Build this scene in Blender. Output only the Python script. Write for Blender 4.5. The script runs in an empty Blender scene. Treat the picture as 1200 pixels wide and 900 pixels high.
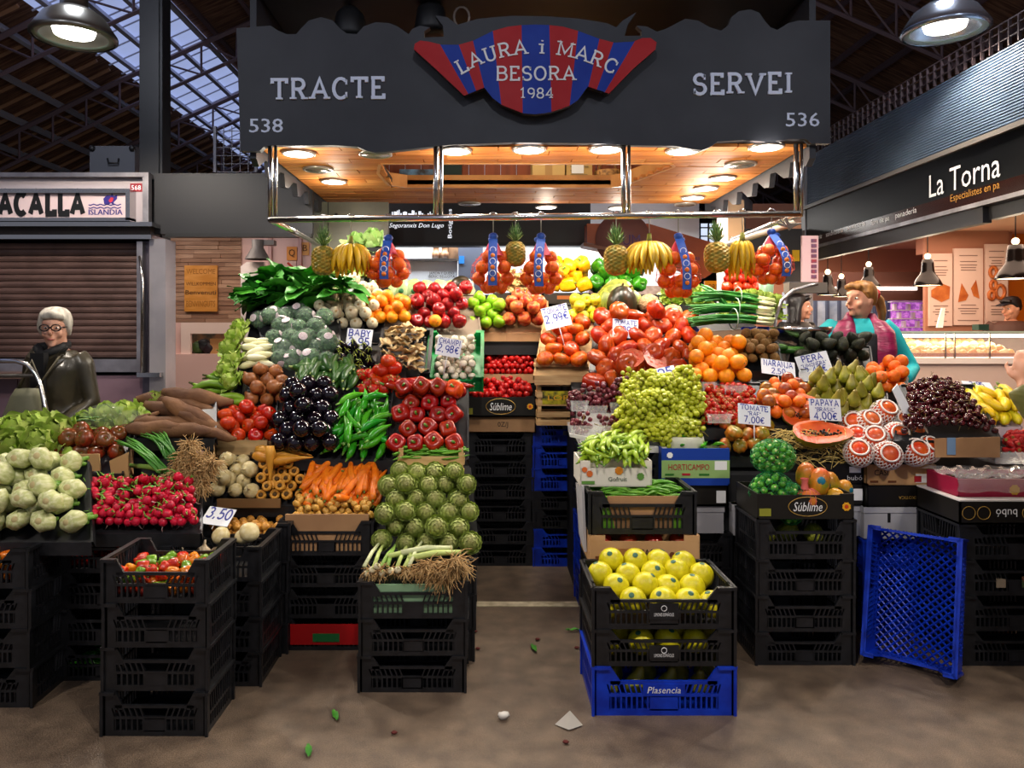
import bpy, math, random
from math import sin, cos, pi, radians
from mathutils import Vector, Matrix, Euler, noise
sc = bpy.context.scene
COL = sc.collection
R = random.Random(11)
# ---------------------------------------------------------------- camera, world, exposure
F, U0, V0, H = 900.0, 571.0, 390.0, 1.55          # focal length in pixels (1200x900), axis, eye height
cam = bpy.data.objects.new('camera', bpy.data.cameras.new('camera'))
COL.objects.link(cam)
cam.data.sensor_width = 36.0; cam.data.lens = F / 1200 * 36
cam.data.shift_x = (600 - U0) / 1200; cam.data.shift_y = -(450 - V0) / 1200
cam.data.clip_end = 200
cam.location = (0, 0, H); cam.rotation_euler = (pi / 2, 0, 0)
sc.camera = cam
w = bpy.data.worlds.new('market_air'); sc.world = w; w.use_nodes = True
w.node_tree.nodes['Background'].inputs[0].default_value = (0.40, 0.42, 0.52, 1)
w.node_tree.nodes['Background'].inputs[1].default_value = 0.5
sc.view_settings.view_transform = 'Standard'; sc.view_settings.look = 'None'
sc.view_settings.exposure = 0.14; sc.view_settings.gamma = 1.0
sc.view_settings.use_curve_mapping = False
sc.cycles.use_denoising = True
sc.cycles.max_bounces = 6; sc.cycles.diffuse_bounces = 3; sc.cycles.glossy_bounces = 3
sc.cycles.transparent_max_bounces = 10; sc.cycles.caustics_reflective = False; sc.cycles.caustics_refractive = False
sc.cycles.sample_clamp_indirect = 4.0
DOWN_W, HIGHBAY_W, UP_W = 50.0, 250.0, 70.0                     # watts of a canopy downlight, of a hall lamp, of its added uplight

def P(u, v, Y):                                    # pixel and depth -> world
    return Vector(((u - U0) * Y / F, Y, H - (v - V0) * Y / F))

# ---------------------------------------------------------------- materials
def lin(c):
    if isinstance(c, str):
        c = [int(c[i:i + 2], 16) / 255 for i in (0, 2, 4)]
        c = [x / 12.92 if x <= .04045 else ((x + .055) / 1.055) ** 2.4 for x in c]
    return (c[0], c[1], c[2], 1)
MATS = {}
def mat(name, col, rough=.5, col2=None, scale=6, metal=0, rnd=0, hue=0, bump=0, bscale=40, spec=.38, coat=0,
        alpha=1, trans=0, emit=0, sss=0, zramp=None, lo=.4, hi=.65, stretch=None, trl=0):
    if name in MATS: return MATS[name]
    m = bpy.data.materials.new(name); m.use_nodes = True
    nt = m.node_tree; N = nt.nodes; L = nt.links; b = N['Principled BSDF']
    b.inputs['Roughness'].default_value = rough; b.inputs['Metallic'].default_value = metal
    b.inputs['Specular IOR Level'].default_value = spec
    b.inputs['Coat Weight'].default_value = coat; b.inputs['Coat Roughness'].default_value = .12
    b.inputs['Alpha'].default_value = alpha; b.inputs['Transmission Weight'].default_value = trans
    if sss:
        b.inputs['Subsurface Weight'].default_value = sss; b.inputs['Subsurface Radius'].default_value = (.02, .012, .008)
        b.inputs['Subsurface Scale'].default_value = .6
    c = lin(col); b.inputs['Base Color'].default_value = c
    out = None
    tc = None
    if col2 is not None or bump or zramp:
        tc = N.new('ShaderNodeTexCoord')
        src = tc.outputs['Object']
        if stretch:
            mp = N.new('ShaderNodeMapping'); mp.inputs['Scale'].default_value = stretch
            L.new(src, mp.inputs[0]); src = mp.outputs[0]
    if col2 is not None:
        n = N.new('ShaderNodeTexNoise'); n.inputs['Scale'].default_value = scale; n.inputs['Detail'].default_value = 4
        if rnd or hue:
            oi0 = N.new('ShaderNodeObjectInfo'); va = N.new('ShaderNodeVectorMath'); va.operation = 'ADD'
            mm = N.new('ShaderNodeVectorMath'); mm.operation = 'SCALE'; mm.inputs['Scale'].default_value = 3.0
            L.new(oi0.outputs['Location'], mm.inputs[0]); L.new(src, va.inputs[0]); L.new(mm.outputs[0], va.inputs[1])
            L.new(va.outputs[0], n.inputs['Vector'])
        else:
            L.new(src, n.inputs['Vector'])
        r = N.new('ShaderNodeValToRGB'); r.color_ramp.elements[0].position = lo; r.color_ramp.elements[1].position = hi
        r.color_ramp.elements[0].color = c; r.color_ramp.elements[1].color = lin(col2)
        L.new(n.outputs['Fac'], r.inputs[0]); out = r.outputs[0]
    if zramp:                                      # own colouring along the fruit's axis: (z0, z1, colour)
        sx = N.new('ShaderNodeSeparateXYZ'); L.new(tc.outputs['Object'], sx.inputs[0])
        mr = N.new('ShaderNodeMapRange'); mr.inputs[1].default_value = zramp[0]; mr.inputs[2].default_value = zramp[1]
        L.new(sx.outputs[2], mr.inputs[0])
        mx = N.new('ShaderNodeMix'); mx.data_type = 'RGBA'
        L.new(mr.outputs[0], mx.inputs[0])
        if out: L.new(out, mx.inputs[6])
        else: mx.inputs[6].default_value = c
        mx.inputs[7].default_value = lin(zramp[2]); out = mx.outputs[2]
    if rnd or hue:
        oi = N.new('ShaderNodeObjectInfo'); hs = N.new('ShaderNodeHueSaturation')
        m1 = N.new('ShaderNodeMapRange'); m1.inputs[3].default_value = 1 - rnd; m1.inputs[4].default_value = 1 + rnd
        L.new(oi.outputs['Random'], m1.inputs[0]); L.new(m1.outputs[0], hs.inputs['Value'])
        if hue:
            mu = N.new('ShaderNodeMath'); mu.operation = 'MULTIPLY'; mu.inputs[1].default_value = 7.31
            fr = N.new('ShaderNodeMath'); fr.operation = 'FRACT'
            m2 = N.new('ShaderNodeMapRange'); m2.inputs[3].default_value = .5 - hue * .1; m2.inputs[4].default_value = .5 + hue * 1.5
            L.new(oi.outputs['Random'], mu.inputs[0]); L.new(mu.outputs[0], fr.inputs[0]); L.new(fr.outputs[0], m2.inputs[0])
            L.new(m2.outputs[0], hs.inputs['Hue'])
        if out: L.new(out, hs.inputs['Color'])
        else: hs.inputs['Color'].default_value = c
        out = hs.outputs[0]
    if out: L.new(out, b.inputs['Base Color'])
    if bump:
        n2 = N.new('ShaderNodeTexNoise'); n2.inputs['Scale'].default_value = bscale; n2.inputs['Detail'].default_value = 3
        L.new(src, n2.inputs['Vector'])
        bp = N.new('ShaderNodeBump'); bp.inputs['Strength'].default_value = bump; bp.inputs['Distance'].default_value = .01
        L.new(n2.outputs['Fac'], bp.inputs['Height']); L.new(bp.outputs[0], b.inputs['Normal'])
    if emit:
        if out: L.new(out, b.inputs['Emission Color'])
        else: b.inputs['Emission Color'].default_value = c
        b.inputs['Emission Strength'].default_value = emit
    MATS[name] = m
    return m

# ---------------------------------------------------------------- mesh building
class MB:
    def __init__(s): s.v = []; s.f = []; s.m = []; s.k = 0; s.sm = []
    def add(s, vs, fs, k=None, smooth=False):
        o = len(s.v); s.v += [Vector(p) for p in vs]
        for f in fs: s.f.append(tuple(i + o for i in f)); s.m.append(s.k if k is None else k); s.sm.append(smooth)
        return s
    def box(s, c, d, rot=None, k=None):
        hx, hy, hz = d[0] / 2, d[1] / 2, d[2] / 2
        vs = [Vector((x, y, z)) for x in (-hx, hx) for y in (-hy, hy) for z in (-hz, hz)]
        if rot is not None:
            q = rot if isinstance(rot, Matrix) else Euler(rot).to_matrix(); vs = [q @ p for p in vs]
        c = Vector(c); return s.add([p + c for p in vs], BOXF, k)
    def bb(s, a, b, k=None):                      # box from min to max corner
        return s.box([(a[i] + b[i]) / 2 for i in range(3)], [abs(b[i] - a[i]) for i in range(3)], None, k)
    def prism(s, pts, ext, k=None):               # polygon (3d points) extruded by vector ext
        n = len(pts); ext = Vector(ext); vs = [Vector(p) for p in pts]; vs += [p + ext for p in vs]
        fs = [tuple(range(n - 1, -1, -1)), tuple(range(n, 2 * n))]
        fs += [(i, (i + 1) % n, n + (i + 1) % n, n + i) for i in range(n)]
        return s.add(vs, fs, k)
    def slab(s, a, b, c, d, t, k=None):           # quad a-b-c-d thickened down its normal
        a, b, c, d = map(Vector, (a, b, c, d)); n = (b - a).cross(d - a).normalized()
        return s.prism([a, b, c, d], -n * t, k)
    def tube(s, pts, rad, seg=6, k=None, cap=True, sq=1.0):
        pts = [Vector(p) for p in pts]; n = len(pts)
        if not isinstance(rad, (list, tuple)): rad = [rad] * n
        vs = []; up = None
        for i, p in enumerate(pts):
            t = (pts[min(i + 1, n - 1)] - pts[max(i - 1, 0)])
            t = t.normalized() if t.length > 1e-9 else Vector((0, 0, 1))
            if up is None: up = Vector((0, 0, 1)) if abs(t.z) < .9 else Vector((1, 0, 0))
            x = t.cross(up)
            x = x.normalized() if x.length > 1e-6 else t.orthogonal().normalized()
            y = x.cross(t).normalized(); up = y
            for j in range(seg):
                a = 2 * pi * j / seg; vs.append(p + (x * cos(a) + y * sin(a) * sq) * rad[i])
        fs = [(i * seg + j, i * seg + (j + 1) % seg, (i + 1) * seg + (j + 1) % seg, (i + 1) * seg + j) for i in range(n - 1) for j in range(seg)]
        fs = [f[::-1] for f in fs]
        if cap: fs += [tuple(range(seg)), tuple(range(n * seg - 1, (n - 1) * seg - 1, -1))]
        return s.add(vs, fs, k, True)
    def lathe(s, prof, seg=14, lob=0, amp=0, nz=0, k=None, M=None, seed=0, ph=0, twist=0):
        vs = []; fs = []; rings = []
        for (r, z) in prof:
            if r <= 1e-6: rings.append([len(vs)]); vs.append(Vector((0, 0, z))); continue
            ring = []
            for j in range(seg):
                a = 2 * pi * j / seg; q = r * (1 + amp * cos(lob * a + ph))
                p = Vector((q * cos(a + twist * z), q * sin(a + twist * z), z))
                if nz: p += p.normalized() * nz * noise.noise(p * 2.2 / max(.02, s_max(prof)) + Vector((seed, seed * .7, 0)))
                ring.append(len(vs)); vs.append(p)
            rings.append(ring)
        for a, b in zip(rings, rings[1:]):
            for j in range(seg):
                j2 = (j + 1) % seg
                if len(a) == 1 and len(b) == 1: continue
                if len(a) == 1: fs.append((a[0], b[j2], b[j]))
                elif len(b) == 1: fs.append((a[j], a[j2], b[0]))
                else: fs.append((a[j], a[j2], b[j2], b[j]))
        if M is not None: vs = [M @ p for p in vs]
        return s.add(vs, fs, k, True)
    def ball(s, c, r, seg=10, rings=6, k=None, nz=0, seed=0):
        if not isinstance(r, (tuple, list)): r = (r, r, r)
        prof = [(sin(pi * i / rings), -cos(pi * i / rings)) for i in range(rings + 1)]
        prof[0] = (0, -1); prof[-1] = (0, 1)
        M = Matrix.Translation(c) @ Matrix.Diagonal((*r, 1))
        return s.lathe(prof, seg, k=k, M=M, nz=nz, seed=seed)
    def tf(s, M, a=0):
        for i in range(a, len(s.v)): s.v[i] = M @ s.v[i]
        return s
    def join(s, o, M=None, k=None):
        vs = o.v if M is None else [M @ p for p in o.v]
        off = len(s.v); s.v += [Vector(p) for p in vs]
        s.f += [tuple(i + off for i in f) for f in o.f]; s.m += (o.m if k is None else [k] * len(o.f)); s.sm += o.sm
        return s
BOXF = [(0, 1, 3, 2), (4, 6, 7, 5), (0, 4, 5, 1), (2, 3, 7, 6), (0, 2, 6, 4), (1, 5, 7, 3)]
def s_max(prof): return max(max(abs(r), abs(z)) for r, z in prof)
def mesh(name, mb, mats, smooth=None):
    me = bpy.data.meshes.new(name)
    me.from_pydata([tuple(p) for p in mb.v], [], mb.f)
    if not isinstance(mats, (list, tuple)): mats = [mats]
    for m in mats: me.materials.append(m)
    me.polygons.foreach_set('material_index', mb.m)
    me.polygons.foreach_set('use_smooth', mb.sm if smooth is None else [smooth] * len(mb.f))
    me.update(); return me
def ob(name, me, parent=None, loc=None, M=None):
    o = bpy.data.objects.new(name, me); COL.objects.link(o)
    if parent is not None: o.parent = parent
    if M is not None: o.matrix_local = M
    elif loc is not None: o.location = loc
    return o
def tag(o, label, cat, group=None):
    o['label'] = label; o['category'] = cat
    if group: o['group'] = group
    return o
def struct(name, mb, m, smooth=None):
    o = ob(name, mesh(name, mb, m, smooth)); o['kind'] = 'structure'; return o
def build(name, label, cat, parts, group=None, origin=None):
    """thing from world-space parts: [(part, MB, material, [sub-parts the same])]"""
    if origin is None:
        vs = [p for q in parts for p in q[1].v]
        origin = Vector(((min(p.x for p in vs) + max(p.x for p in vs)) / 2, (min(p.y for p in vs) + max(p.y for p in vs)) / 2, min(p.z for p in vs)))
    T = Matrix.Translation(-Vector(origin))
    def mk(q, par, loc=None):
        q[1].tf(T); o = ob(q[0], mesh(q[0], q[1], q[2]), par, loc)
        if len(q) > 3:
            for s_ in q[3]: mk(s_, o)
        return o
    if len(parts) == 1 and parts[0][0] == name:
        r = mk(parts[0], None, origin)
    else:
        r = ob(name, None, loc=origin)
        for q in parts: mk(q, r)
    return tag(r, label, cat, group)
def part(name, mb, m, parent, smooth=None): return ob(name, mesh(name, mb, m, smooth), parent)
def rotz(a): return Matrix.Rotation(a, 4, 'Z')
def frame(x, y, z, o=(0, 0, 0)):
    M = Matrix((x, y, z)).transposed().to_4x4(); M.translation = Vector(o); return M

# ---------------------------------------------------------------- lettering
TXT = {}
def text_mb(s, sx=1.0, shear=0.0, depth=0.0):
    """sans lettering, unit cap height in the xz plane facing -y, centred, from the built-in font"""
    key = (s, shear)
    if key not in TXT:
        cu = bpy.data.curves.new('lettering', 'FONT'); cu.body = s; cu.resolution_u = 2; cu.shear = shear
        o = bpy.data.objects.new('lettering', cu); COL.objects.link(o)
        dg = bpy.context.evaluated_depsgraph_get(); dg.update()
        me = bpy.data.meshes.new_from_object(o.evaluated_get(dg))
        TXT[key] = ([p.co.copy() for p in me.vertices], [tuple(f.vertices) for f in me.polygons])
        bpy.data.objects.remove(o); bpy.data.curves.remove(cu); bpy.data.meshes.remove(me)
    vs, fs = TXT[key]
    x0 = min(p.x for p in vs); x1 = max(p.x for p in vs); y0 = 0
    y1 = max(p.y for p in vs)
    mb = MB()
    sc_ = 1 / .69
    mb.add([((p.x - (x0 + x1) / 2) * sc_ * sx, 0, p.y * sc_ - .5) for p in vs], fs)
    mb.w = (x1 - x0) * sc_ * sx
    return mb
def text_fit(s, width, height, M, shear=0):
    """MB of the text scaled to width x height, placed by M (local x right, z up, facing -y)"""
    mb = text_mb(s, 1, shear)
    mb.tf(M @ Matrix.Diagonal((width / mb.w, 1, height, 1)))
    return mb
def arc(cx, cy, rx, ry, a0, a1, n=8):
    return [(cx + rx * cos(radians(a0 + (a1 - a0) * i / n)), cy + ry * sin(radians(a0 + (a1 - a0) * i / n))) for i in range(n + 1)]
GL = {  # stroke glyphs: width, strokes, slab serif spots
 'A': (.82, [[(.06, 0), (.41, 1), (.76, 0)], [(.18, .34), (.64, .34)]], [(.06, 0), (.76, 0)]),
 'B': (.70, [[(.08, 0), (.08, 1)], [(.0, 1)] + arc(.38, .76, .22, .24, 90, -90) + [(.08, .52)], arc(.4, .26, .26, .26, 90, -90) + [(0, 0)]], []),
 'C': (.72, [arc(.4, .5, .34, .5, 48, 312, 14)], [(.66, .82, 1), (.66, .18, 1)]),
 'E': (.64, [[(0, 1), (.56, 1), (.56, .82)], [(.1, 0), (.1, 1)], [(.1, .52), (.44, .52)], [(0, 0), (.6, 0), (.6, .2)]], []),
 'I': (.30, [[(.15, 0), (.15, 1)]], [(.15, 0), (.15, 1)]),
 'L': (.60, [[(.12, 1), (.12, 0)], [(0, 0), (.56, 0), (.56, .22)]], [(.12, 1)]),
 'M': (.96, [[(.1, 0), (.1, 1), (.48, .2), (.86, 1), (.86, 0)]], [(.1, 0), (.86, 0), (.06, 1), (.9, 1)]),
 'N': (.80, [[(.1, 0), (.1, 1), (.7, 0), (.7, 1)]], [(.1, 0), (.7, 1)]),
 'O': (.80, [arc(.4, .5, .35, .5, 0, 360, 18)], []),
 'P': (.64, [[(.1, 0), (.1, 1)], [(0, 1)] + arc(.36, .74, .24, .26, 90, -90) + [(.1, .48)]], [(.1, 0)]),
 'R': (.74, [[(.1, 0), (.1, 1)], [(0, 1)] + arc(.36, .75, .24, .25, 90, -90) + [(.1, .5)], [(.36, .5), (.62, 0)]], [(.1, 0), (.64, 0)]),
 'S': (.62, [arc(.31, .75, .25, .25, 25, 255, 9) + arc(.31, .25, .27, .26, 75, -155, 9)], [(.54, .86, 1), (.07, .14, 1)]),
 'T': (.72, [[(.02, .8), (.02, 1), (.7, 1), (.7, .8)], [(.36, 0), (.36, 1)]], [(.36, 0)]),
 'U': (.76, [[(.12, 1), (.12, .3)] + arc(.38, .28, .26, .28, 180, 360, 8) + [(.64, 1)]], [(.12, 1), (.64, 1)]),
 'V': (.80, [[(.06, 1), (.4, 0), (.74, 1)]], [(.06, 1), (.74, 1)]),
 'i': (.34, [[(.16, 0), (.16, .68)], [(.15, .9), (.17, .98)]], [(.16, 0), (.1, .68)]),
 '1': (.46, [[(.06, .8), (.24, 1), (.24, 0)]], [(.24, 0)]),
 '2': (.6, [arc(.3, .72, .25, .28, 160, -20, 8) + [(.04, 0), (.58, 0)]], []),
 '3': (.6, [arc(.28, .75, .24, .25, 150, -80, 8), arc(.28, .26, .27, .27, 85, -150, 8)], []),
 '4': (.64, [[(.44, 0), (.44, 1), (.04, .3), (.6, .3)]], [(.44, 0)]),
 '5': (.6, [[(.5, 1), (.12, 1), (.1, .56)] + arc(.28, .3, .26, .3, 110, -150, 9)], []),
 '6': (.6, [arc(.34, .5, .3, .5, 70, 180, 6) + arc(.3, .28, .25, .28, 180, 540, 12)], []),
 '7': (.56, [[(.04, 1), (.54, 1), (.2, 0)]], []),
 '8': (.6, [arc(.3, .75, .22, .25, -90, 270, 12), arc(.3, .25, .26, .26, 90, 450, 12)], []),
 '9': (.6, [arc(.3, .7, .25, .29, 0, 360, 12) + arc(.25, .5, .3, .5, 0, -75, 6)], []),
 '0': (.6, [arc(.3, .5, .26, .5, 0, 360, 16)], []),
 'H': (.7, [[(.1, 0), (.1, 1)], [(.6, 0), (.6, 1)], [(.1, .5), (.6, .5)]], []),
 'G': (.72, [arc(.4, .5, .34, .5, 48, 330, 12) + [(.7, .45), (.45, .45)]], []),
 'J': (.5, [[(.4, 1), (.4, .25)] + arc(.2, .22, .2, .22, 0, -170, 6)], []),
 'Y': (.7, [[(.05, 1), (.34, .5), (.64, 1)], [(.34, .5), (.34, 0)]], []),
 'Z': (.6, [[(.05, 1), (.55, 1), (.05, 0), (.55, 0)]], []),
 'F': (.6, [[(.1, 0), (.1, 1), (.55, 1)], [(.1, .52), (.45, .52)]], []),
 'X': (.66, [[(.05, 0), (.6, 1)], [(.05, 1), (.6, 0)]], []),
 'Q': (.8, [arc(.4, .5, .35, .5, 0, 360, 18), [(.5, .25), (.78, -.08)]], []),
 'D': (.74, [[(.1, 0), (.1, 1)] + arc(.3, .5, .36, .5, 90, -90, 8) + [(.1, 0)]], []),
 '.': (.24, [[(.1, 0), (.12, .08)]], []), ',': (.24, [[(.14, .08), (.06, -.14)]], []),
 '"': (.3, [[(.08, 1), (.08, .75)], [(.22, 1), (.22, .75)]], []), '€': (.7, [arc(.44, .5, .3, .46, 50, 310, 10), [(.02, .58), (.5, .58)], [(.02, .42), (.46, .42)]], []),
 ' ': (.42, [], []), '/': (.4, [[(.04, -.05), (.36, 1.05)]], []), 'K': (.66, [[(.1, 0), (.1, 1)], [(.6, 1), (.1, .45), (.62, 0)]], []),
}
def stroke(mb, pts, t, y0, y1, fn):
    pts = [Vector((p[0], p[1])) for p in pts]; n = len(pts); l = []; r = []
    closed = (pts[0] - pts[-1]).length < 1e-4
    for i in range(n):
        a = pts[i] - pts[i - 1] if i else (pts[0] - pts[-2] if closed else pts[1] - pts[0])
        b = pts[i + 1] - pts[i] if i < n - 1 else (pts[1] - pts[0] if closed else pts[-1] - pts[-2])
        a = a.normalized(); b = b.normalized(); m = (a + b)
        m = m.normalized() if m.length > 1e-3 else a
        nn = Vector((-m.y, m.x)); k = 1 / max(.5, nn.dot(Vector((-a.y, a.x))))
        l.append(pts[i] + nn * t * .5 * k); r.append(pts[i] - nn * t * .5 * k)
    for i in range(n - 1):
        q = [fn(p) for p in (r[i], r[i + 1], l[i + 1], l[i])]
        vs = [(p[0], y0, p[1]) for p in q] + [(p[0], y1, p[1]) for p in q]
        mb.add(vs, [(0, 1, 2, 3), (7, 6, 5, 4), (0, 4, 5, 1), (1, 5, 6, 2), (2, 6, 7, 3), (3, 7, 4, 0)])
def glyphs(s, t=.15, serif=True, gap=.16, wob=0, y=(0, .02)):
    """MB list per letter, cap height 1, baseline z=0, x running"""
    out = []; x = 0
    for ch in s:
        wd, st, sf = GL.get(ch, GL[' ']); mb = MB()
        dx, dz, sh = (R.uniform(-wob, wob), R.uniform(-wob, wob), R.uniform(-wob, wob)) if wob else (0, 0, 0)
        fn = lambda p: (x + p[0] + dx + sh * p[1], p[1] + dz)
        for i, q in enumerate(st): stroke(mb, q, t, y[0] - i * .0006, y[1], fn)
        if serif:
            for q in sf:
                if len(q) == 2: stroke(mb, [(q[0] - .16, q[1] * .93 + .035), (q[0] + .16, q[1] * .93 + .035)], 0.09, y[0] - .003, y[1], fn)
                else: stroke(mb, [(q[0], q[1] - .13), (q[0], q[1] + .13)], .09, y[0], y[1], fn)
        mb.w = wd; mb.x = x; out.append(mb); x += wd + gap
    return out, x - gap
def hand_text(lines, width, height, M):
    """handwritten lines filling a card, local xz plane, facing -y"""
    mb = MB(); n = len(lines); zt = height / 2
    for s, hh in lines:
        g, wd = glyphs(s, .15, False, .14, .05, (0, .004)); k = height * hh; sx = min(k, width / wd)
        for q in g:
            if q.v: mb.join(q, M @ Matrix.Translation((-wd * sx / 2, 0, zt - k)) @ Matrix.Diagonal((sx, 1, k, 1)))
        zt -= k * 1.28
    return mb
# ---------------------------------------------------------------- common materials
steel = mat('polished_steel', 'b9b7b6', .22, metal=1)
alu = mat('brushed_aluminium', 'a09a9c', .38, 'c4bfc0', 5, metal=1)
black_paint = mat('black_paint', '2a2b31', .5, '323339', 3, bump=.05, bscale=30)
dark_grey = mat('dark_grey_panel', '1f1f22', .5)
blackp = mat('black_plastic', '101114', .38, '1b1c20', 25, spec=.5)
bluep = mat('blue_plastic', '0c2ba0', .36, '113bc0', 12)
greenp = mat('green_plastic', '0c7a38', .36, '12924a', 14)
white_m = mat('white_lacquer', 'e8e2df', .4)
pink_m = mat('pale_pink_lacquer', 'd9b3ab', .45)
wood = mat('pale_crate_wood', 'b48c5c', .7, 'cdaa78', 5, stretch=(1, 1, 8), rnd=.08)
card = mat('brown_cardboard', '9a7350', .8, 'ad855d', 4)
glow = mat('lamp_glass', 'fffaf0', .3, emit=9.0)
off_glass = mat('unlit_lamp_glass', '6d665c', .25)
print_white = mat('white_print', 'e9e9ea', .5)
print_black = mat('black_print', '141416', .5)
def light(kind, loc, watts, col=(1, .93, .84), size=.08, parent=None, **kw):
    l = bpy.data.lights.new('lamp_light', kind); l.energy = watts; l.color = col
    if kind == 'SPOT': l.spot_size = radians(kw.get('cone', 150)); l.spot_blend = kw.get('blend', .6); l.shadow_soft_size = size
    elif kind == 'AREA': l.shape = 'RECTANGLE'; l.size = size; l.size_y = kw.get('sy', size)
    else: l.shadow_soft_size = size
    o = bpy.data.objects.new('lamp_light', l); COL.objects.link(o); o.location = loc
    if kw.get('rot'): o.rotation_euler = kw['rot']
    if parent is not None: o.parent = parent
    return o

# ---------------------------------------------------------------- floor
fm = mat('worn_asphalt', '5d4f43', .42, '7b6a59', 9, bump=.35, bscale=260, lo=.35, hi=.7)
nt = fm.node_tree; n = nt.nodes.new('ShaderNodeTexNoise'); n.inputs['Scale'].default_value = 240; n.inputs['Detail'].default_value = 2
tc = nt.nodes.new('ShaderNodeTexCoord'); nt.links.new(tc.outputs['Object'], n.inputs['Vector'])
rp = nt.nodes.new('ShaderNodeValToRGB'); rp.color_ramp.elements[0].position = .36; rp.color_ramp.elements[1].position = .68
rp.color_ramp.elements[0].color = (.55, .55, .55, 1); rp.color_ramp.elements[1].color = (1.5, 1.48, 1.45, 1)
nt.links.new(n.outputs['Fac'], rp.inputs[0])
mx = nt.nodes.new('ShaderNodeMix'); mx.data_type = 'RGBA'; mx.blend_type = 'MULTIPLY'; mx.inputs[0].default_value = 1
bs = nt.nodes['Principled BSDF']; src = bs.inputs['Base Color'].links[0].from_socket
nt.links.new(src, mx.inputs[6]); nt.links.new(rp.outputs[0], mx.inputs[7]); nt.links.new(mx.outputs[2], bs.inputs['Base Color'])
mb = MB(); mb.add([(-20, -6, 0), (20, -6, 0), (20, 34, 0), (-20, 34, 0)], [(0, 1, 2, 3)])
struct('floor', mb, fm)
mb = MB(); a = P(557, 711, 4.37); b = P(682, 703, 4.46); mb.bb((-.075, 4.345, 0), (.56, 4.42, .004))
struct('trim_1', mb, mat('worn_line_paint', 'd8ccb0', .7, 'b0a488', 14))

# ---------------------------------------------------------------- hall roof
prof = [(-18, 3.6), (-9, 8.0), (-7, 8.9), (0, 12.0), (9, 8.0), (18, 3.6)]
Y0, Y1 = -6, 34
boards = mat('roof_boards', 'bb8c6c', .8, '7d5a46', 3, stretch=(.3, 6, 1), lo=.35, hi=.6)
sky_glass = mat('skylight_glazing', '8f9cc4', .5, emit=.95)
iron = mat('roof_iron', '8a7478', .6); lit_iron = mat('lit_purlin_tone', 'dcdce8', .6)  # second tone is pale to put light on the left purlins into the colour
ceil = MB()
for i, (a, b) in enumerate(zip(prof, prof[1:])):
    ceil.add([(a[0], Y0, a[1]), (b[0], Y0, b[1]), (b[0], Y1, b[1]), (a[0], Y1, a[1])], [(0, 1, 2, 3)], 1 if i == 1 else 0)
ceiling = struct('ceiling', ceil, [boards, sky_glass])
for i, (a, b) in enumerate(zip(prof, prof[1:])):
    a = Vector((a[0], 0, a[1])); b = Vector((b[0], 0, b[1])); ln = (b - a).length; d = (b - a).normalized(); nn = Vector((d.z, 0, -d.x))
    k = 0; step = .62 if i == 1 else 1.0
    s_ = .3
    while s_ < ln:
        p = a + d * s_ + nn * .12; q = MB(); q.box((p.x, (Y0 + Y1) / 2, p.z), (.09, Y1 - Y0, .14), (0, -math.atan2(d.z, d.x), 0))
        part('purlin', q, lit_iron if i < 2 else iron, ceiling); s_ += step
y = 8.0
while y < 34:                                     # rafters and trusses
    for i, (a, b) in enumerate(zip(prof, prof[1:])):
        q = MB(); A = Vector((a[0], y, a[1] - .28)); B = Vector((b[0], y, b[1] - .28))
        q.tube([A, B], .07, 4); A2 = A - Vector((0, 0, .75)); B2 = B - Vector((0, 0, .75)); q.tube([A2, B2], .05, 4)
        m_ = max(2, int((B - A).length / .9))
        for j in range(m_):
            q.tube([A.lerp(B, j / m_), A2.lerp(B2, (j + 1) / m_)], .025, 4); q.tube([A.lerp(B, j / m_), A2.lerp(B2, j / m_)], .03, 4)
        part('truss', q, iron, ceiling, False)
    y += 3.6
for k in range(44):
    q = MB(); y = 6.5 + k * .62; q.tube([(-9, y, 7.92), (-7, y, 8.82)], .022, 4); part('glazing_bar', q, lit_iron, ceiling, False)
for k in range(46):                               # boards laid across the purlins of the left slope
    q = MB(); y = 6.5 + k * .6; A = Vector((-17.5, y, 3.8)); B = Vector((-9.1, y, 7.9))
    q.tube([A, B], .05, 4); part('batten', q, mat('warm_batten', 'b98a64', .75), ceiling, False)
mb = MB(); mb.bb((-20, 33.8, 0), (20, 34, 12)); struct('wall_back', mb, mat('far_wall', '3a3436', .8))
mb = MB(); mb.bb((-19, -6, 0), (-18.8, 34, 4)); struct('wall_left', mb, mat('far_wall', '3a3436', .8))
mb = MB(); mb.bb((18.8, -6, 0), (19, 34, 4)); struct('wall_right', mb, mat('far_wall', '3a3436', .8))

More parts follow.
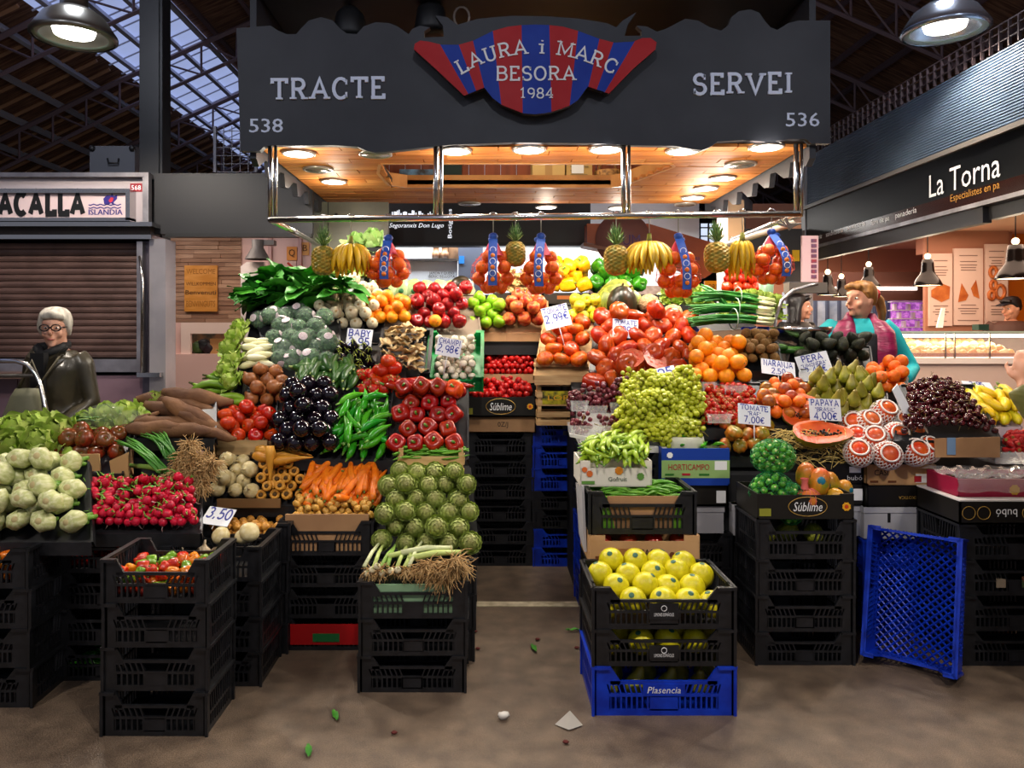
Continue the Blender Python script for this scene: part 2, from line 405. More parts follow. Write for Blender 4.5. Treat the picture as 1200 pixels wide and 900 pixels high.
# iron column on the left, with its wire screen, the case on top of the stall
mb = MB(); mb.bb((-2.89, 6.38, 0), (-2.70, 6.55, 9)); mb.bb((-2.87, 6.36, 0), (-2.72, 6.57, 9))
build('iron_column', 'tall black iron column rising beside the shuttered fish stall', 'column', [('iron_column', mb, mat('column_black', '15161a', .5))])
mb = MB(); mb.tube([(2.92, 9.2, 0), (2.92, 9.2, 9.5)], .07, 8); mb.tube([(3.08, 9.3, 0), (3.08, 9.3, 9.5)], .05, 8)
mb.lathe([(.22, 3.0), (.22, 3.1), (.12, 3.2), (.1, 3.5), (.16, 3.6), (.16, 3.66)], 12, M=Matrix.Translation((2.95, 9.2, 0)))
build('iron_column', 'slim paired iron column behind the right end of the canopy', 'column', [('iron_column', mb, mat('grey_iron', '5b5a60', .5))])
def wire_screen(u0, u1, v0, v1, Y, label, n=5, step=.07):
    a = P(u0, v1, Y); b = P(u1, v0, Y); q = MB(); x = a.x
    while x <= b.x: q.bb((x, Y, a.z), (x + .006, Y + .006, b.z)); x += step
    z = a.z
    while z <= b.z: q.bb((a.x, Y, z), (b.x, Y + .006, z + .006)); z += step
    for x in (a.x, b.x): q.bb((x - .012, Y - .01, a.z), (x + .012, Y + .015, b.z))
    build('wire_screen', label, 'screen', [('wire_screen', q, mat('screen_wire', '54535f', .5))])
wire_screen(252, 300, 148, 202, 6.55, 'square wire mesh screen on the black fascia next to the canopy')
wire_screen(176, 196, 132, 202, 6.7, 'narrow square wire mesh screen hanging at the black iron column')
a = P(105, 200, 6.8); b = P(158, 171, 6.8)
q = MB(); q.bb((a.x, 6.8, a.z - .02), (b.x, 7.1, b.z)); h_ = MB(); h_.tube([P(126, 186, 6.79), P(127, 191, 6.77), P(138, 191, 6.77), P(139, 186, 6.79)], .008, 6)
cn = MB()
for u_, v_ in ((108, 174), (155, 174)): cn.ball(P(u_, v_, 6.8), .03, 8, 5)
build('equipment_case', 'grey hard case with black corner balls on top of the fish stall', 'case', [('body', q, mat('case_grey', '55565c', .5)), ('handle', h_, print_black), ('corner_ball', cn, print_black)])

# ---------------------------------------------------------------- hall lamps
shade_m = mat('lamp_shade_metal', '8f8d86', .3, metal=.9); shade_b = mat('lamp_shade_steel', 'a9b4c6', .25, metal=.9)
def highbay(x, y, z, label, m, visible=True):
    r = ob('hanging_lamp', None, loc=(x, y, z))
    tag(r, label, 'lamp', 'hall lamps')
    s_ = MB(); s_.lathe([(.245, 0), (.262, .01), (.262, .03), (.235, .07), (.19, .14), (.12, .19), (.085, .20), (.08, .30), (.095, .31), (.095, .45), (.05, .48), (0, .48)], 28)
    s_.lathe([(.24, .005), (.2, .09), (.1, .16), (0, .17)], 28); part('shade', s_, m, r)
    g = MB(); g.lathe([(0, .035), (.12, .03), (.13, .06), (0, .07)][::1], 24); part('lamp_bulb', g, glow, r)
    gl = MB(); gl.lathe([(.205, .012), (.243, .008), (.243, .016), (.205, .02)], 28); part('lens_ring', gl, mat('lens_ring', '9fb0a8', .2), r)
    c = MB(); c.tube([(0, 0, .47), (0, 0, 5.0)], .006, 5); part('cable', c, print_black, r)
    light('SPOT', (0, 0, .02), HIGHBAY_W, (1, .88, .74), .12, r, cone=155, blend=.4)
    light('POINT', (0, 0, .62), UP_W, (.86, .9, 1), .1, r)  # added uplight over the shade, only there to brighten the roof
highbay(-2.69, 5.0, 3.46, 'hanging dome lamp with dull metal shade above the shuttered fish stall', shade_m)
highbay(2.98, 5.0, 3.50, 'hanging dome lamp with bluish steel shade beside the ribbed bakery fascia', shade_b)
for (x_, y_) in ((-2.69, 1.2), (2.98, 1.2), (.15, 1.2)):
    highbay(x_, y_, 3.6, 'hanging dome lamp over the aisle in front of the fruit stall', shade_m)

# ---------------------------------------------------------------- canopy
CY = 4.75; CK = CY / 5.2
px = lambda pts, Y=CY: [P(u, v, Y) for u, v in pts]
top = [(277, 33), (317, 30), (326, 36), (336, 40), (347, 40), (354, 32), (362, 24), (376, 20), (390, 24), (398, 33), (406, 39), (418, 40), (426, 31), (440, 26), (456, 27), (466, 31), (479, 40),
       (483, 34), (492, 30), (504, 32), (497, 37), (497, 44), (520, 43), (519, 30), (510, 18), (524, 20), (536, 29), (560, 22), (600, 18.5), (641, 19), (680, 22), (711, 27), (722, 32), (730, 24), (746, 14), (736, 28), (732, 42), (752, 42), (752, 36), (746, 30),
       (758, 31), (770, 37), (780, 34), (803, 22), (818, 24), (832, 32), (845, 36), (853, 30), (857, 20), (866, 13), (880, 11), (890, 15), (896, 24), (903, 32), (911, 35), (924, 27), (936, 24), (973, 24)]
bot = [(973, 168), (951, 168), (945, 163), (925, 163), (910, 165), (904, 171), (896, 166), (870, 164), (841, 166), (831, 173), (822, 176), (806, 174), (790, 171), (740, 170), (695, 168), (600, 167), (545, 169), (513, 171), (469, 176), (440, 179), (428, 176), (419, 172), (390, 170), (345, 171), (320, 170), (309, 172), (304, 177), (282, 177)]
board = MB(); board.prism(px(top + bot), (0, .05, 0))
canopy = ob('stall_canopy', None, loc=(0, 0, 0)); tag(canopy, 'dark wave-edged stall canopy with downlights in its wooden underside', 'canopy')
part('sign_board', board, black_paint, canopy)
raised = mat('raised_letter_metal', 'dbe3f6', .4)
def sign_text(s, u0, u1, vb, vt, t=.16, serif=True, m=None, Y=CY, name='letter', dv=0):
    g, wd = glyphs(s, t, serif, .2, 0, (-.012, 0)); k = (u1 - u0) / wd
    for q in g:
        if not q.v: continue
        sub = MB()
        A = P(u0, vb, Y); kk = Y / F
        sub.join(q, Matrix.Translation(A + Vector((0, 0, -dv * q.x / wd * kk))) @ Matrix.Diagonal((k * kk, 1, (vb - vt) * kk, 1)))
        part(name, sub, m or raised, canopy)
sign_text('TRACTE', 319, 451, 117, 94, dv=-2.5)
sign_text('SERVEI', 812, 927, 110.5, 88, dv=-2)
for s_, u0, u1, v0, v1 in (('538', 292, 331, 139, 155), ('536', 921, 960, 132, 148)):
    q = text_fit(s_, (u1 - u0) * CY / F, (v1 - v0) * CY / F, Matrix.Translation(P((u0 + u1) / 2, (v0 + v1) / 2, CY - .006)))
    q2 = MB().join(q); q2.tf(Matrix.Translation((.0025, .0015, 0))); q.join(q2); part('stall_number', q, raised, canopy)
# shield
sp = [(20, 190), (24, 165), (50, 150), (90, 155), (150, 170), (230, 170), (300, 150), (390, 105), (460, 85), (520, 78), (590, 75), (660, 78), (720, 85), (790, 105), (890, 142), (960, 160), (1050, 155), (1090, 138), (1130, 138), (1158, 158), (1152, 192),
      (1050, 280), (935, 398), (835, 365), (790, 428), (750, 455), (660, 485), (590, 495), (530, 490), (430, 450), (390, 420), (350, 370), (255, 408), (130, 290)]
sp = [(480 + x / 4, 10 + y / 4) for x, y in sp]
cuts = [((145, 172), (275, 400)), ((230, 168), (310, 380)), ((297, 152), (350, 372)), ((390, 105), (430, 450)), ((525, 78), (530, 490)), ((655, 78), (665, 487)), ((790, 105), (750, 455)), ((890, 142), (838, 367)), ((955, 160), (878, 378)), ((1055, 155), (915, 392))]
cuts = [((480 + a[0] / 4, 10 + a[1] / 4), (480 + b[0] / 4, 10 + b[1] / 4)) for a, b in cuts]
def clip(poly, a, b, sgn):
    side = lambda p: sgn * ((b[0] - a[0]) * (p[1] - a[1]) - (b[1] - a[1]) * (p[0] - a[0]))
    out = []
    for i, p in enumerate(poly):
        q = poly[(i + 1) % len(poly)]; sp_, sq = side(p), side(q)
        if sp_ >= 0: out.append(p)
        if (sp_ > 0 > sq) or (sp_ < 0 < sq):
            t = sp_ / (sp_ - sq); out.append((p[0] + (q[0] - p[0]) * t, p[1] + (q[1] - p[1]) * t))
    return out
SY = CY - .10
bm_ = MB(); bm_.prism(px(sp, SY), (0, .05, 0)); shield = part('shield', bm_, mat('shield_edge', '222226', .5), canopy)
br = MB(); br.bb((P(560, 0, CY).x, SY + .04, P(0, 90, CY).z), (P(700, 0, CY).x, CY, P(0, 60, CY).z)); part('shield_bracket', br, black_paint, shield)
red_s = mat('shield_red', 'a8141c', .5, 'b02428', 4, spec=.2); blue_s = mat('shield_blue', '0f2f90', .5, '183a9c', 4, spec=.2)
for i in range(11):
    poly = sp
    if i > 0: poly = clip(poly, *cuts[i - 1], -1)
    if i < 10: poly = clip(poly, *cuts[i], 1)
    if len(poly) > 2:
        q = MB(); q.prism(px(poly, SY - .004), (0, .005, 0)); part('stripe', q, red_s if i % 2 == 0 else blue_s, shield)
kk = SY / F
def shield_text(s, cu, vb, hgt, t, arcR=0, width=None):
    g, wd = glyphs(s, t, True, .16, 0, (-.005, 0)); k = hgt * kk
    ks = k if not width else width * kk / wd
    for q in g:
        if not q.v: continue
        c = (q.x + q.w / 2 - wd / 2) * ks; o = MB()
        loc = Matrix.Diagonal((ks, 1, k, 1)) @ Matrix.Translation((-(q.x + q.w / 2), 0, 0))
        if arcR:
            a = c / (arcR * kk); cc = P(cu, vb, SY - .004) + Vector((arcR * kk * sin(a), 0, arcR * kk * (cos(a) - 1)))
            M = Matrix.Translation(cc) @ Matrix.Rotation(a, 4, 'Y')
        else: M = Matrix.Translation(P(cu, vb, SY - .004) + Vector((c, 0, 0)))
        o.join(q, M @ loc); part('letter', o, print_white, shield)
shield_text('LAURA i MARC', 629, 63, 16, .13, 175, 186)
shield_text('BESORA', 628, 94, 15.5, .13, 0, 92)
shield_text('1984', 629, 115, 11.5, .12, 0, 39)
# side fascias, scalloped
for X_, sgn in ((P(290, 0, CY).x, 1), (P(960, 0, CY).x, -1)):
    q = MB(); pts = [(0, 1.1), (0, -.06)]
    for k in range(6):
        y = k * .36; pts += [(y + .06, -.10), (y + .2, -.03), (y + .30, -.02), (y + .33, -.11)]
    pts += [(2.3, -.04), (2.3, .9)]
    zc = P(0, 172, CY).z
    q.prism([(X_, CY + .05 + a, zc + b) for a, b in pts], (.04 * sgn, 0, 0)); part('side_board', q, black_paint, canopy)
# wooden underside with opening
SZ = P(0, 170, CY).z + .01
x0, x1, y0, y1 = P(300, 0, CY).x, P(950, 0, CY).x, CY + .05, 7.55 * CK
oy0, oy1 = 5.80 * CK, 6.72 * CK
def opening(y): # x-range of the open well at depth y
    t = (y - oy0) / (oy1 - oy0); return ((-.80 - .02 * t) * CK, (1.40 - .26 * t) * CK)
plank = [mat('soffit_wood_%d' % i, c, .6, c2, 3, stretch=(1, 6, 1), spec=.2) for i, (c, c2) in enumerate((('bd7a3e', 'a5652f'), ('c98a4c', 'b0733a'), ('b06e34', '9c5c2a')))]
meshes = {}
row = 0; y = y0
while y < y1 - .02:
    d_ = min(.115, y1 - y); x = x0 - (row % 3) * .17
    while x < x1:
        a_, b_ = max(x, x0), min(x + .5, x1); x += .5
        segs = [(a_, b_)]
        if oy0 - .06 < y + d_ / 2 < oy1:
            o0, o1 = opening(y + d_ / 2); segs = [(a_, min(b_, o0)), (max(a_, o1), b_)]
        for a, b in segs:
            if b - a < .03: continue
            key = (round(b - a, 2), round(d_, 3), R.randrange(3))
            if key not in meshes:
                q = MB(); q.box((0, 0, 0), (key[0] - .006, d_ - .007, .02)); meshes[key] = mesh('plank', q, plank[key[2]])
            ob('plank', meshes[key], canopy, ((a + b) / 2, y + d_ / 2, SZ + R.uniform(0, .004)))
    y += d_; row += 1
q = MB()                                           # deck above the planks, around the well
q.bb((x0, y0, SZ + .015), (x1, oy0 - .06, SZ + .05)); q.bb((x0, oy1, SZ + .015), (x1, y1, SZ + .05)); q.bb((x0, oy0 - .06, SZ + .015), (-.82 * CK, oy1, SZ + .05)); q.bb((1.42 * CK, oy0 - .06, SZ + .015), (x1, oy1, SZ + .05))
part('deck', q, mat('deck_board', '2b1c12', .8), canopy)
rim_m = mat('well_rim_wood', 'c08a52', .35, 'a8713f', 4)
q = MB(); ring = [(-.80, oy0)] + [(-.80 + .0, oy0)] + [(1.38, oy0), (1.42, oy0 + .08), (1.16, oy1 - .06), (1.08, oy1), (-.70, oy1), (-.84, oy1 - .1), (-.86, oy0 + .3)]
ring = [(a * CK, b) for a, b in ring[1:]]; nr = len(ring)
for i in range(nr):
    a = ring[i]; b = ring[(i + 1) % nr]
    q.slab((a[0], a[1], SZ + .09), (b[0], b[1], SZ + .09), (b[0], b[1], SZ - .012), (a[0], a[1], SZ - .012), .022)
part('well_rim', q, rim_m, canopy)
# store room above
q = MB(); xx = -1.0
while xx < 1.75: q.bb((xx, 6.75, SZ + .05), (xx + .135, 6.78, SZ + .9)); xx += .14
part('loft_boards', q, mat('red_brown_boards', '8a4220', .45, '73351a', 3, stretch=(8, 1, .6)), canopy)
light('AREA', (.3, 6.0, SZ + .9), 16, (1, .8, .58), 1.4, sy=.3)  # added light with no fixture, brightens the loft boards
q = MB(); q.bb((x0, CY + .05, SZ + .95), (x1, 6.9, SZ + 1.0)); part('roof_deck', q, black_paint, canopy)
def carton(label, u0, u1, vt, Y, d, m, z0, lines=0):
    a = (u0 - U0) * Y / F; b = (u1 - U0) * Y / F; zt = H - (vt - V0) * Y / F
    q = MB(); q.bb((a, Y, z0), (b, Y + d, zt)); parts = [('body', q, m)]
    t = MB(); t.bb(((a + b) / 2 - .03, Y - .002, z0), ((a + b) / 2 + .03, Y, zt)); parts.append(('tape', t, mat('packing_tape', 'b08a58', .3)))
    if lines:
        t = MB()
        for k in range(lines): t.bb((a + .03, Y - .004, zt - .07 - k * .035), (b - .03 - R.uniform(0, .08), Y - .002, zt - .058 - k * .035))
        parts.append(('print_lines', t, mat('faded_print', '8a744a', .6)))
        t = MB(); t.bb((a + .04, Y - .005, z0 + .09), (a + .14, Y - .002, z0 + .16)); parts.append(('label', t, print_white))
    build('cardboard_box', label, 'box', parts)
carton('plain pale cardboard box stored in the canopy loft', 624, 662, 186, 6.35, .3, mat('pale_card', 'c9a669', .8), SZ + .05)
carton('printed cardboard box with a white label in the canopy loft', 664, 694, 186, 6.32, .3, mat('pale_card2', 'bf9a5c', .8), SZ + .05, 4)
q = MB(); q.tube([P(712, 200, 6.4) + Vector((cos(t) * .07, 0, sin(t) * .12)) for t in [i * 2 * pi / 12 for i in range(13)]], .012, 6, cap=False)
q2 = MB(); a = P(700, 0, 6.4).x; q2.lathe([(.1, 0), (.13, .12), (.12, .12), (.09, .01)], 14, M=Matrix.Translation((a + .1, 6.4, SZ + .05)))
build('wicker_basket', 'small wicker basket with a hoop handle in the canopy loft', 'basket', [('basket_body', q2, mat('wicker', 'a9783f', .7, '6b4824', 40)), ('handle', q, MATS['wicker'])])
q = MB(); a = P(468, 0, 6.3).x; q.bb((a, 6.3, SZ + .05), (a + .28, 6.55, SZ + .17)); build('folded_sacks', 'blue and grey folded packing stacked in the canopy loft', 'packaging', [('folded_sacks', q, mat('blue_grey_pack', '6f9bc2', .6, '3f3a3a', 9))])
q = MB(); a = P(519, 0, 6.5).x; q.bb((a, 6.5, SZ + .05), (a + .16, 6.6, SZ + .4)); q.bb((a - .01, 6.48, SZ + .38), (a + .17, 6.62, SZ + .42)); build('storage_bin', 'dark green bin standing in the canopy loft', 'bin', [('storage_bin', q, mat('dark_green_bin', '12241f', .5))])
# downlights
lit = [(350, 179), (533, 176), (620, 174.5), (710, 174), (800, 176), (898, 171.5), (391, 212), (847, 208), (827, 220), (812, 231), (640, 242), (725, 243)]
unlit = [(440, 180), (373, 198), (868, 192), (550, 238), (803, 239)]
for i, (u, v) in enumerate(lit + unlit):
    Y = F * (SZ - .012 - H) / (V0 - v); X = (u - U0) * Y / F; r = .092 if v < 200 else .085
    fr = MB(); fr.lathe([(r, .012), (r + .016, .012), (r + .016, 0), (r + .004, -.004), (r, .0), (r, .012)], 24, M=Matrix.Translation((X, Y, SZ - .022)))
    o = part('downlight_ring', fr, mat('downlight_ring', '9c9690', .3, metal=.6), canopy)
    g = MB(); g.lathe([(0, -.004), (r, -.002), (r, .01), (0, .01)], 24, M=Matrix.Translation((X, Y, SZ - .022)))
    part('downlight_lens', g, glow if i < len(lit) else off_glass, o)
    if i < len(lit): light('SPOT', (X, Y, SZ - .045), DOWN_W, (1, .9, .76), .08, canopy, cone=165, blend=.35); light('POINT', (X, Y, SZ - .14), 7, (1, .88, .72), .05, canopy)
# spot heads over the board
for u, v in ((410, 28), (505, 22)):
    q = MB(); q.lathe([(0, 0), (.1, .0), (.11, .03), (.09, .16), (.05, .2), (0, .2)], 16, M=Matrix.Translation(P(u, v + 18, CY + .22)))
    st = MB(); st.tube([P(u, v, CY + .22), P(u, v - 30, CY + .22)], .012, 6); build('spot_lamp', 'unlit black spot lamp behind the wavy top of the sign', 'lamp', [('lamp_head', q, print_black), ('bracket', st, print_black)], 'spot lamps behind the sign')
# cable coil and grey posts on top
q = MB(); q.tube([P(541 + 9 * cos(t), 20 + 12 * sin(t), CY + .2) for t in [i * 2 * pi / 14 for i in range(30)]], .008, 5); build('cable_coil', 'coil of pale cable hung behind the sign above the shield', 'cable', [('cable_coil', q, mat('pale_cable', '9a8a80', .6))])
q = MB(); q.bb((P(519, 0, 5.1).x, 5.1, SZ + 1), (P(527, 0, 5.1).x, 5.15, 5.2)); build('support_post', 'grey steel post rising from the canopy roof beside the cable coil', 'post', [('support_post', q, mat('post_grey', '4d5566', .4))])

# ---------------------------------------------------------------- steel hanging rail
RY = CY + .02
rail = ob('hanging_rail', None, loc=(0, 0, 0)); tag(rail, 'polished steel tube rail hung under the canopy for fruit', 'rail')
zr = P(0, 254, RY).z; xl, xr = P(317, 0, RY).x, P(938, 0, RY).x
q = MB(); q.tube([(xl, RY, zr - .018), (xr, RY, zr + .018)], .021, 10); part('front_tube', q, steel, rail)
for X_, z in ((xl, zr - .018), (xr, zr + .018)):
    q = MB(); q.tube([(X_, RY, z), (X_, 6.1, z)], .019, 10); part('side_tube', q, steel, rail)
for u in (319, 513, 733, 935):
    X_ = P(u, 0, RY).x
    for dx in (-.012, .022):
        q = MB(); q.tube([(X_ + dx, RY, zr), (X_ + dx, RY, SZ)], .0155 if dx < 0 else .011, 8); part('hanger_tube', q, steel, rail)
q = MB(); 
for (a, b) in ((P(929, 262, 4.8), P(848, 288, 5.8)),): q.tube([a, b], .022, 8)
for k in range(9): q.tube([P(915 + R.uniform(-8, 8), 258 + R.uniform(-3, 6), 4.78), P(925, 266 + R.uniform(-4, 4), 4.8), P(935 + R.uniform(-4, 4), 262, 4.79)], .006, 5)
part('bound_pole', q, mat('taped_pole', '8f8377', .6), rail)

# ---------------------------------------------------------------- columns at the back of the stall
q = MB(); a, b = P(365, 0, 6.7).x, P(455, 0, 6.7).x; q.bb((a, 6.7, 0), (b, 6.76, SZ - .03)); 
s_ = MB(); s_.bb((P(384, 0, 6.7).x, 6.695, 0), (P(384, 0, 6.7).x + .008, 6.7, SZ - .03)); s_.ball(P(394, 252, 6.7), .018, 8, 5)
build('metal_partition', 'grey green metal panel standing behind the hanging pineapple and bananas', 'panel', [('panel_sheet', q, mat('grey_green_metal', '6d6e60', .4, '5c5d52', 3)), ('seam', s_, print_black)])
q = MB(); a, b = P(846, 0, 6.6).x, P(872, 0, 6.6).x; q.bb((a + .045, 6.6, 0), (b, 6.75, SZ - .03)); q2 = MB(); q2.bb((a, 6.58, 0), (a + .045, 6.75, SZ - .03))
build('back_post', 'brown square post with a white edge behind the canopy', 'post', [('post_core', q, mat('brown_post', '8a6c4c', .5)), ('edge_strip', q2, white_m)])

# ---------------------------------------------------------------- shuttered fish stall, left
LY = 6.2
pk = mat('stall_panel_mauve', '6d5560', .35, '7d6570', 2); sh_m = mat('shutter_paint', '5c4640', .45, '4c3934', 6)
st = ob('fish_stall', None, loc=(-3.5, LY, 0)); tag(st, 'closed fish stall with brown roller shutter and chrome sign box', 'stall')
T = Matrix.Translation((3.5, -LY, 0))
def sp_(name, q, m, par=None): q.tf(T); return part(name, q, m, par or st)
def rect(u0, v0, u1, v1, Y, d=.03):
    q = MB(); a = P(u0, v1, Y); b = P(u1, v0, Y); q.bb((a.x, Y, a.z), (b.x, Y + d, b.z)); return q
sp_('sign_back', rect(-120, 206, 172, 262, LY, .2), mat('stall_cream', 'a89da0', .5))
sp_('top_trim', rect(-120, 202, 173, 207, LY - .05, .2), alu)
sp_('side_trim', rect(167, 202, 174, 262, LY - .05, .06), alu)
sb = sp_('sign_face', rect(-120, 225, 147, 256, LY - .08, .08), mat('sign_pink_white', 'cdb7b8', .3))
for r_ in ((-120, 221, 152, 226), (-120, 255, 152, 259), (147, 226, 152, 258)): sp_('sign_frame', rect(*r_, LY - .11, .12), steel)
g, wd = glyphs('BACALLA', .3, False, .2, 0, (-.003, 0)); A = P(-18, 250.5, LY - .081); ks = (97 + 18) / wd * LY / F; kz = 23 * LY / F
for q in g: 
    o = MB().join(q, Matrix.Translation(A) @ Matrix.Diagonal((ks, 1, kz, 1))); sp_('letter', o, print_black, sb)
navy = mat('logo_navy', '2b2270', .5)
q = text_fit('ISLANDIA', 39 * LY / F, 6.2 * LY / F, Matrix.Translation(P(123.5, 248.5, LY - .083))); q.join(MB().join(q).tf(Matrix.Translation((.003, .001, 0)))); sp_('letter', q, navy, sb)
q = MB()
for vv in (240, 243.6):
    stroke(q, [(104 + k * 1.9, -(vv + .7 * sin(k * 1.5))) for k in range(21)], 1.2, 0, -.003, lambda p: (P(p[0], 0, LY - .08).x, P(0, -p[1], LY - .08).z))
q.tf(Matrix.Translation((0, LY - .08, 0))); sp_('logo_waves', q, navy, sb)
q = MB(); q.prism(px([(122, 239), (121, 233), (125, 228.5), (130, 229), (131, 226.5), (133.5, 230), (137, 228), (137, 233), (133, 237), (134, 241), (130, 238), (126, 240.5)], LY - .083), (0, .003, 0)); sp_('logo_fish', q, navy, sb)
q = MB(); q.prism(px([(127, 235), (130, 231), (133, 232), (132, 236), (129, 237.5)], LY - .085), (0, .003, 0)); sp_('logo_fish_mark', q, mat('logo_red', 'b02a3c', .5), sb)
q = rect(152.5, 215, 166.5, 224.5, LY - .004, .004); num = sp_('number_plate', q, mat('plate_red', '8c1e28', .5))
sp_('number', text_fit('568', 11 * LY / F, 5.5 * LY / F, Matrix.Translation(P(159.5, 219.8, LY - .006))), print_white, num)
sp_('ledge', rect(-120, 260, 178, 265, LY - .1, .3), steel); sp_('ledge_band', rect(-120, 265, 176, 275, LY - .02, .2), mat('dark_brown_band', '2a201d', .5)); sp_('ledge', rect(-120, 275, 177, 280, LY - .08, .3), steel)
for k in range(18):
    v = 284 + k * 7.55; q = MB(); a = P(-120, v + 7.2, LY); b = P(161, v, LY); zt, zb = b.z, a.z
    pts = [(LY + .05, zb), (LY + .044, zb + (zt - zb) * .12), (LY + .038, zb + (zt - zb) * .5), (LY + .042, zb + (zt - zb) * .88), (LY + .05, zt), (LY + .06, zt), (LY + .06, zb)]
    q.prism([(a.x, y, z) for y, z in pts], (b.x - a.x, 0, 0)); sp_('shutter_slat', q, sh_m)
sp_('shutter_sill', rect(-120, 421, 161, 436, LY - .01, .08), alu)
sp_('guide_rail', rect(160, 283, 167, 437, LY - .05, .08), alu); sp_('side_post', rect(175, 280, 194, 640, LY - .03, .2), mat('jamb_steel', 'a8a2a4', .3, 'c4bcbc', 2, metal=.7))
sp_('side_post', rect(167, 283, 175, 640, LY + .02, .1), mat('jamb_dark', '6a636c', .35, metal=.8))
q = MB(); q.tube([P(164, 300, LY - .06), P(167, 330, LY - .09), P(166, 440, LY - .08)], .012, 6); sp_('shutter_crank', q, steel)
sp_('bolt_ledge', rect(160, 437, 187, 442, LY - .1, .1), steel)
for r_ in ((-120, 440, 20, 640), (21, 440, 98, 640), (106, 440, 167, 640)): sp_('base_panel', rect(*r_, LY + .02, .1), pk)
sp_('base_post', rect(98, 437, 106, 640, LY, .12), mat('base_post', '4a3840', .4))
sp_('base_stripe', rect(-120, 495, 167, 510, LY - .005, .03), mat('base_red', '8c1a22', .4))
sp_('shelf', rect(-120, 437, 40, 444, LY - .25, .27), mat('shelf_brown', '5b463f', .4))
sp_('stall_body', rect(-120, 203, 190, 640, LY + .25, .05), dark_grey)
q = MB(); a = P(178, 274, 6.26); b = P(366, 203, 6.26); q.bb((a.x, 6.26, a.z), (b.x, 6.32, b.z)); q2 = MB(); q2.bb((P(195, 0, 6.24).x, 6.22, a.z - .03), (b.x, 6.3, a.z))
build('black_fascia', 'plain dark grey fascia board between the fish stall and the canopy', 'fascia', [('board', q, dark_grey), ('light_track', q2, print_black)])

# ---------------------------------------------------------------- lit stall behind on the left
WY = 8.5
mb = MB(); mb.bb((-4.6, WY + .1, 0), (-1.35, WY + .2, 3.22)); lw = struct('wall_stall_left', mb, pink_m)
pm = [mat('wall_strip_%d' % i, c, .6, c2, 3, stretch=(1, 1, 9)) for i, (c, c2) in enumerate((('a8836b', '8e6c57'), ('b8947b', '9d7b65'), ('97735c', '83614d')))]
z = P(0, 378, WY).z; row = 0
while z < P(0, 276, WY).z:
    x = P(190, 0, WY).x - (row % 4) * .13
    while x < P(280, 0, WY).x:
        ln = R.uniform(.3, .5); a_, b_ = max(x, P(190, 0, WY).x), min(x + ln, P(280, 0, WY).x); x += ln
        if b_ - a_ > .02:
            q = MB(); d_ = R.uniform(.012, .03); q.bb((a_ + .001, WY + .1 - d_, z + .002), (b_ - .001, WY + .1, z + .045)); part('wall_strip', q, R.choice(pm), lw)
    z += .048; row += 1
wb = mat('amber_wood_board', 'c07f2e', .5, 'd4954a', 4, stretch=(1, 1, 5)); br_ = mat('burnt_print', '5a3410', .7); br2 = mat('faint_burnt_print', '98621f', .7)
q = MB(); a = P(216, 365, WY + .04); b = P(254.5, 311, WY + .04); q.bb((a.x, WY + .04, a.z), (b.x, WY + .06, b.z)); parts = [('board', q, wb)]
for s_, v, hh, m_, wd_ in (('WELCOME', 318, 6, br2, 34), ('WILLKOMMEN', 332.5, 4, br_, 35), ('Benvenuti', 342.5, 5, print_black, 36), ('BENVINGUTS', 356, 7, br2, 34)):
    parts.append(('lettering', text_fit(s_, wd_ * WY / F, hh * WY / F, Matrix.Translation(P(235.3, v, WY + .037))), m_))
build('welcome_board', 'amber wooden board with welcome words in several languages on strip wall', 'sign', parts)
q = MB(); a = P(193, 640, 8.0); b = P(285, 415, 8.0); q.bb((a.x, 8.0, 0), (b.x, 8.3, b.z)); parts = [('counter_body', q, pink_m)]
for r_ in ((212, 378, 282, 391), (212, 391, 223, 415)): parts.append(('frame', rect(*r_, 8.05, .05), mat('frame_white', 'e0c9c0', .4)))
parts.append(('frame', rect(193, 378, 212, 415, 8.1, .05), pink_m))
parts.append(('shelf_back', rect(223, 391, 285, 415, 8.3, .03), mat('niche_brown', '6b4a30', .6, '2d2a20', 12)))
build('white_counter', 'pale counter with an open niche below the strip-clad wall', 'counter', parts)
for i, (u, v, m_) in enumerate(((232, 407, '3c5a2c'), (239, 404, '20242a'), (246, 408, '2a2028'))):
    q = MB(); q.ball(P(u, v, 8.2), .07, 10, 6, nz=.2, seed=i); build('dark_squash', 'dark rounded squash lying in the niche of the pale counter', 'squash', [('dark_squash', q, mat('sq%d' % i, '#'[1:] + m_, .4))], 'squash in the counter niche')
q = MB(); q.bb((P(246, 0, 8.15).x, 8.15, P(0, 415, 8.15).z), (P(262, 0, 8.15).x, 8.25, P(0, 397, 8.15).z)); build('kraft_bag', 'small brown paper bag in the niche of the pale counter', 'bag', [('kraft_bag', q, mat('kraft', 'c79a62', .7))])
q = MB(); pts = px([(282, 565), (282, 312), (289, 307), (309, 307), (309, 565)], 8.0); q.prism(pts, (0, .06, 0)); build('display_stand', 'white stand with a cut corner beside the strip-clad wall', 'stand', [('display_stand', q, mat('panel_white', 'ddd0cb', .4))])
q = MB(); q.lathe([(.13, 0), (.06, .12), (.06, .2), (0, .2)], 14, M=Matrix.Translation(P(302, 304, 7.9))); q2 = MB(); q2.bb(P(306, 287, 7.9), P(324, 282.5, 8.0))
build('track_lamp', 'grey track lamp on a bracket above the cut white panel', 'lamp', [('shade', q, mat('track_grey', '5f5b5a', .4)), ('arm', q2, MATS['track_grey'])])
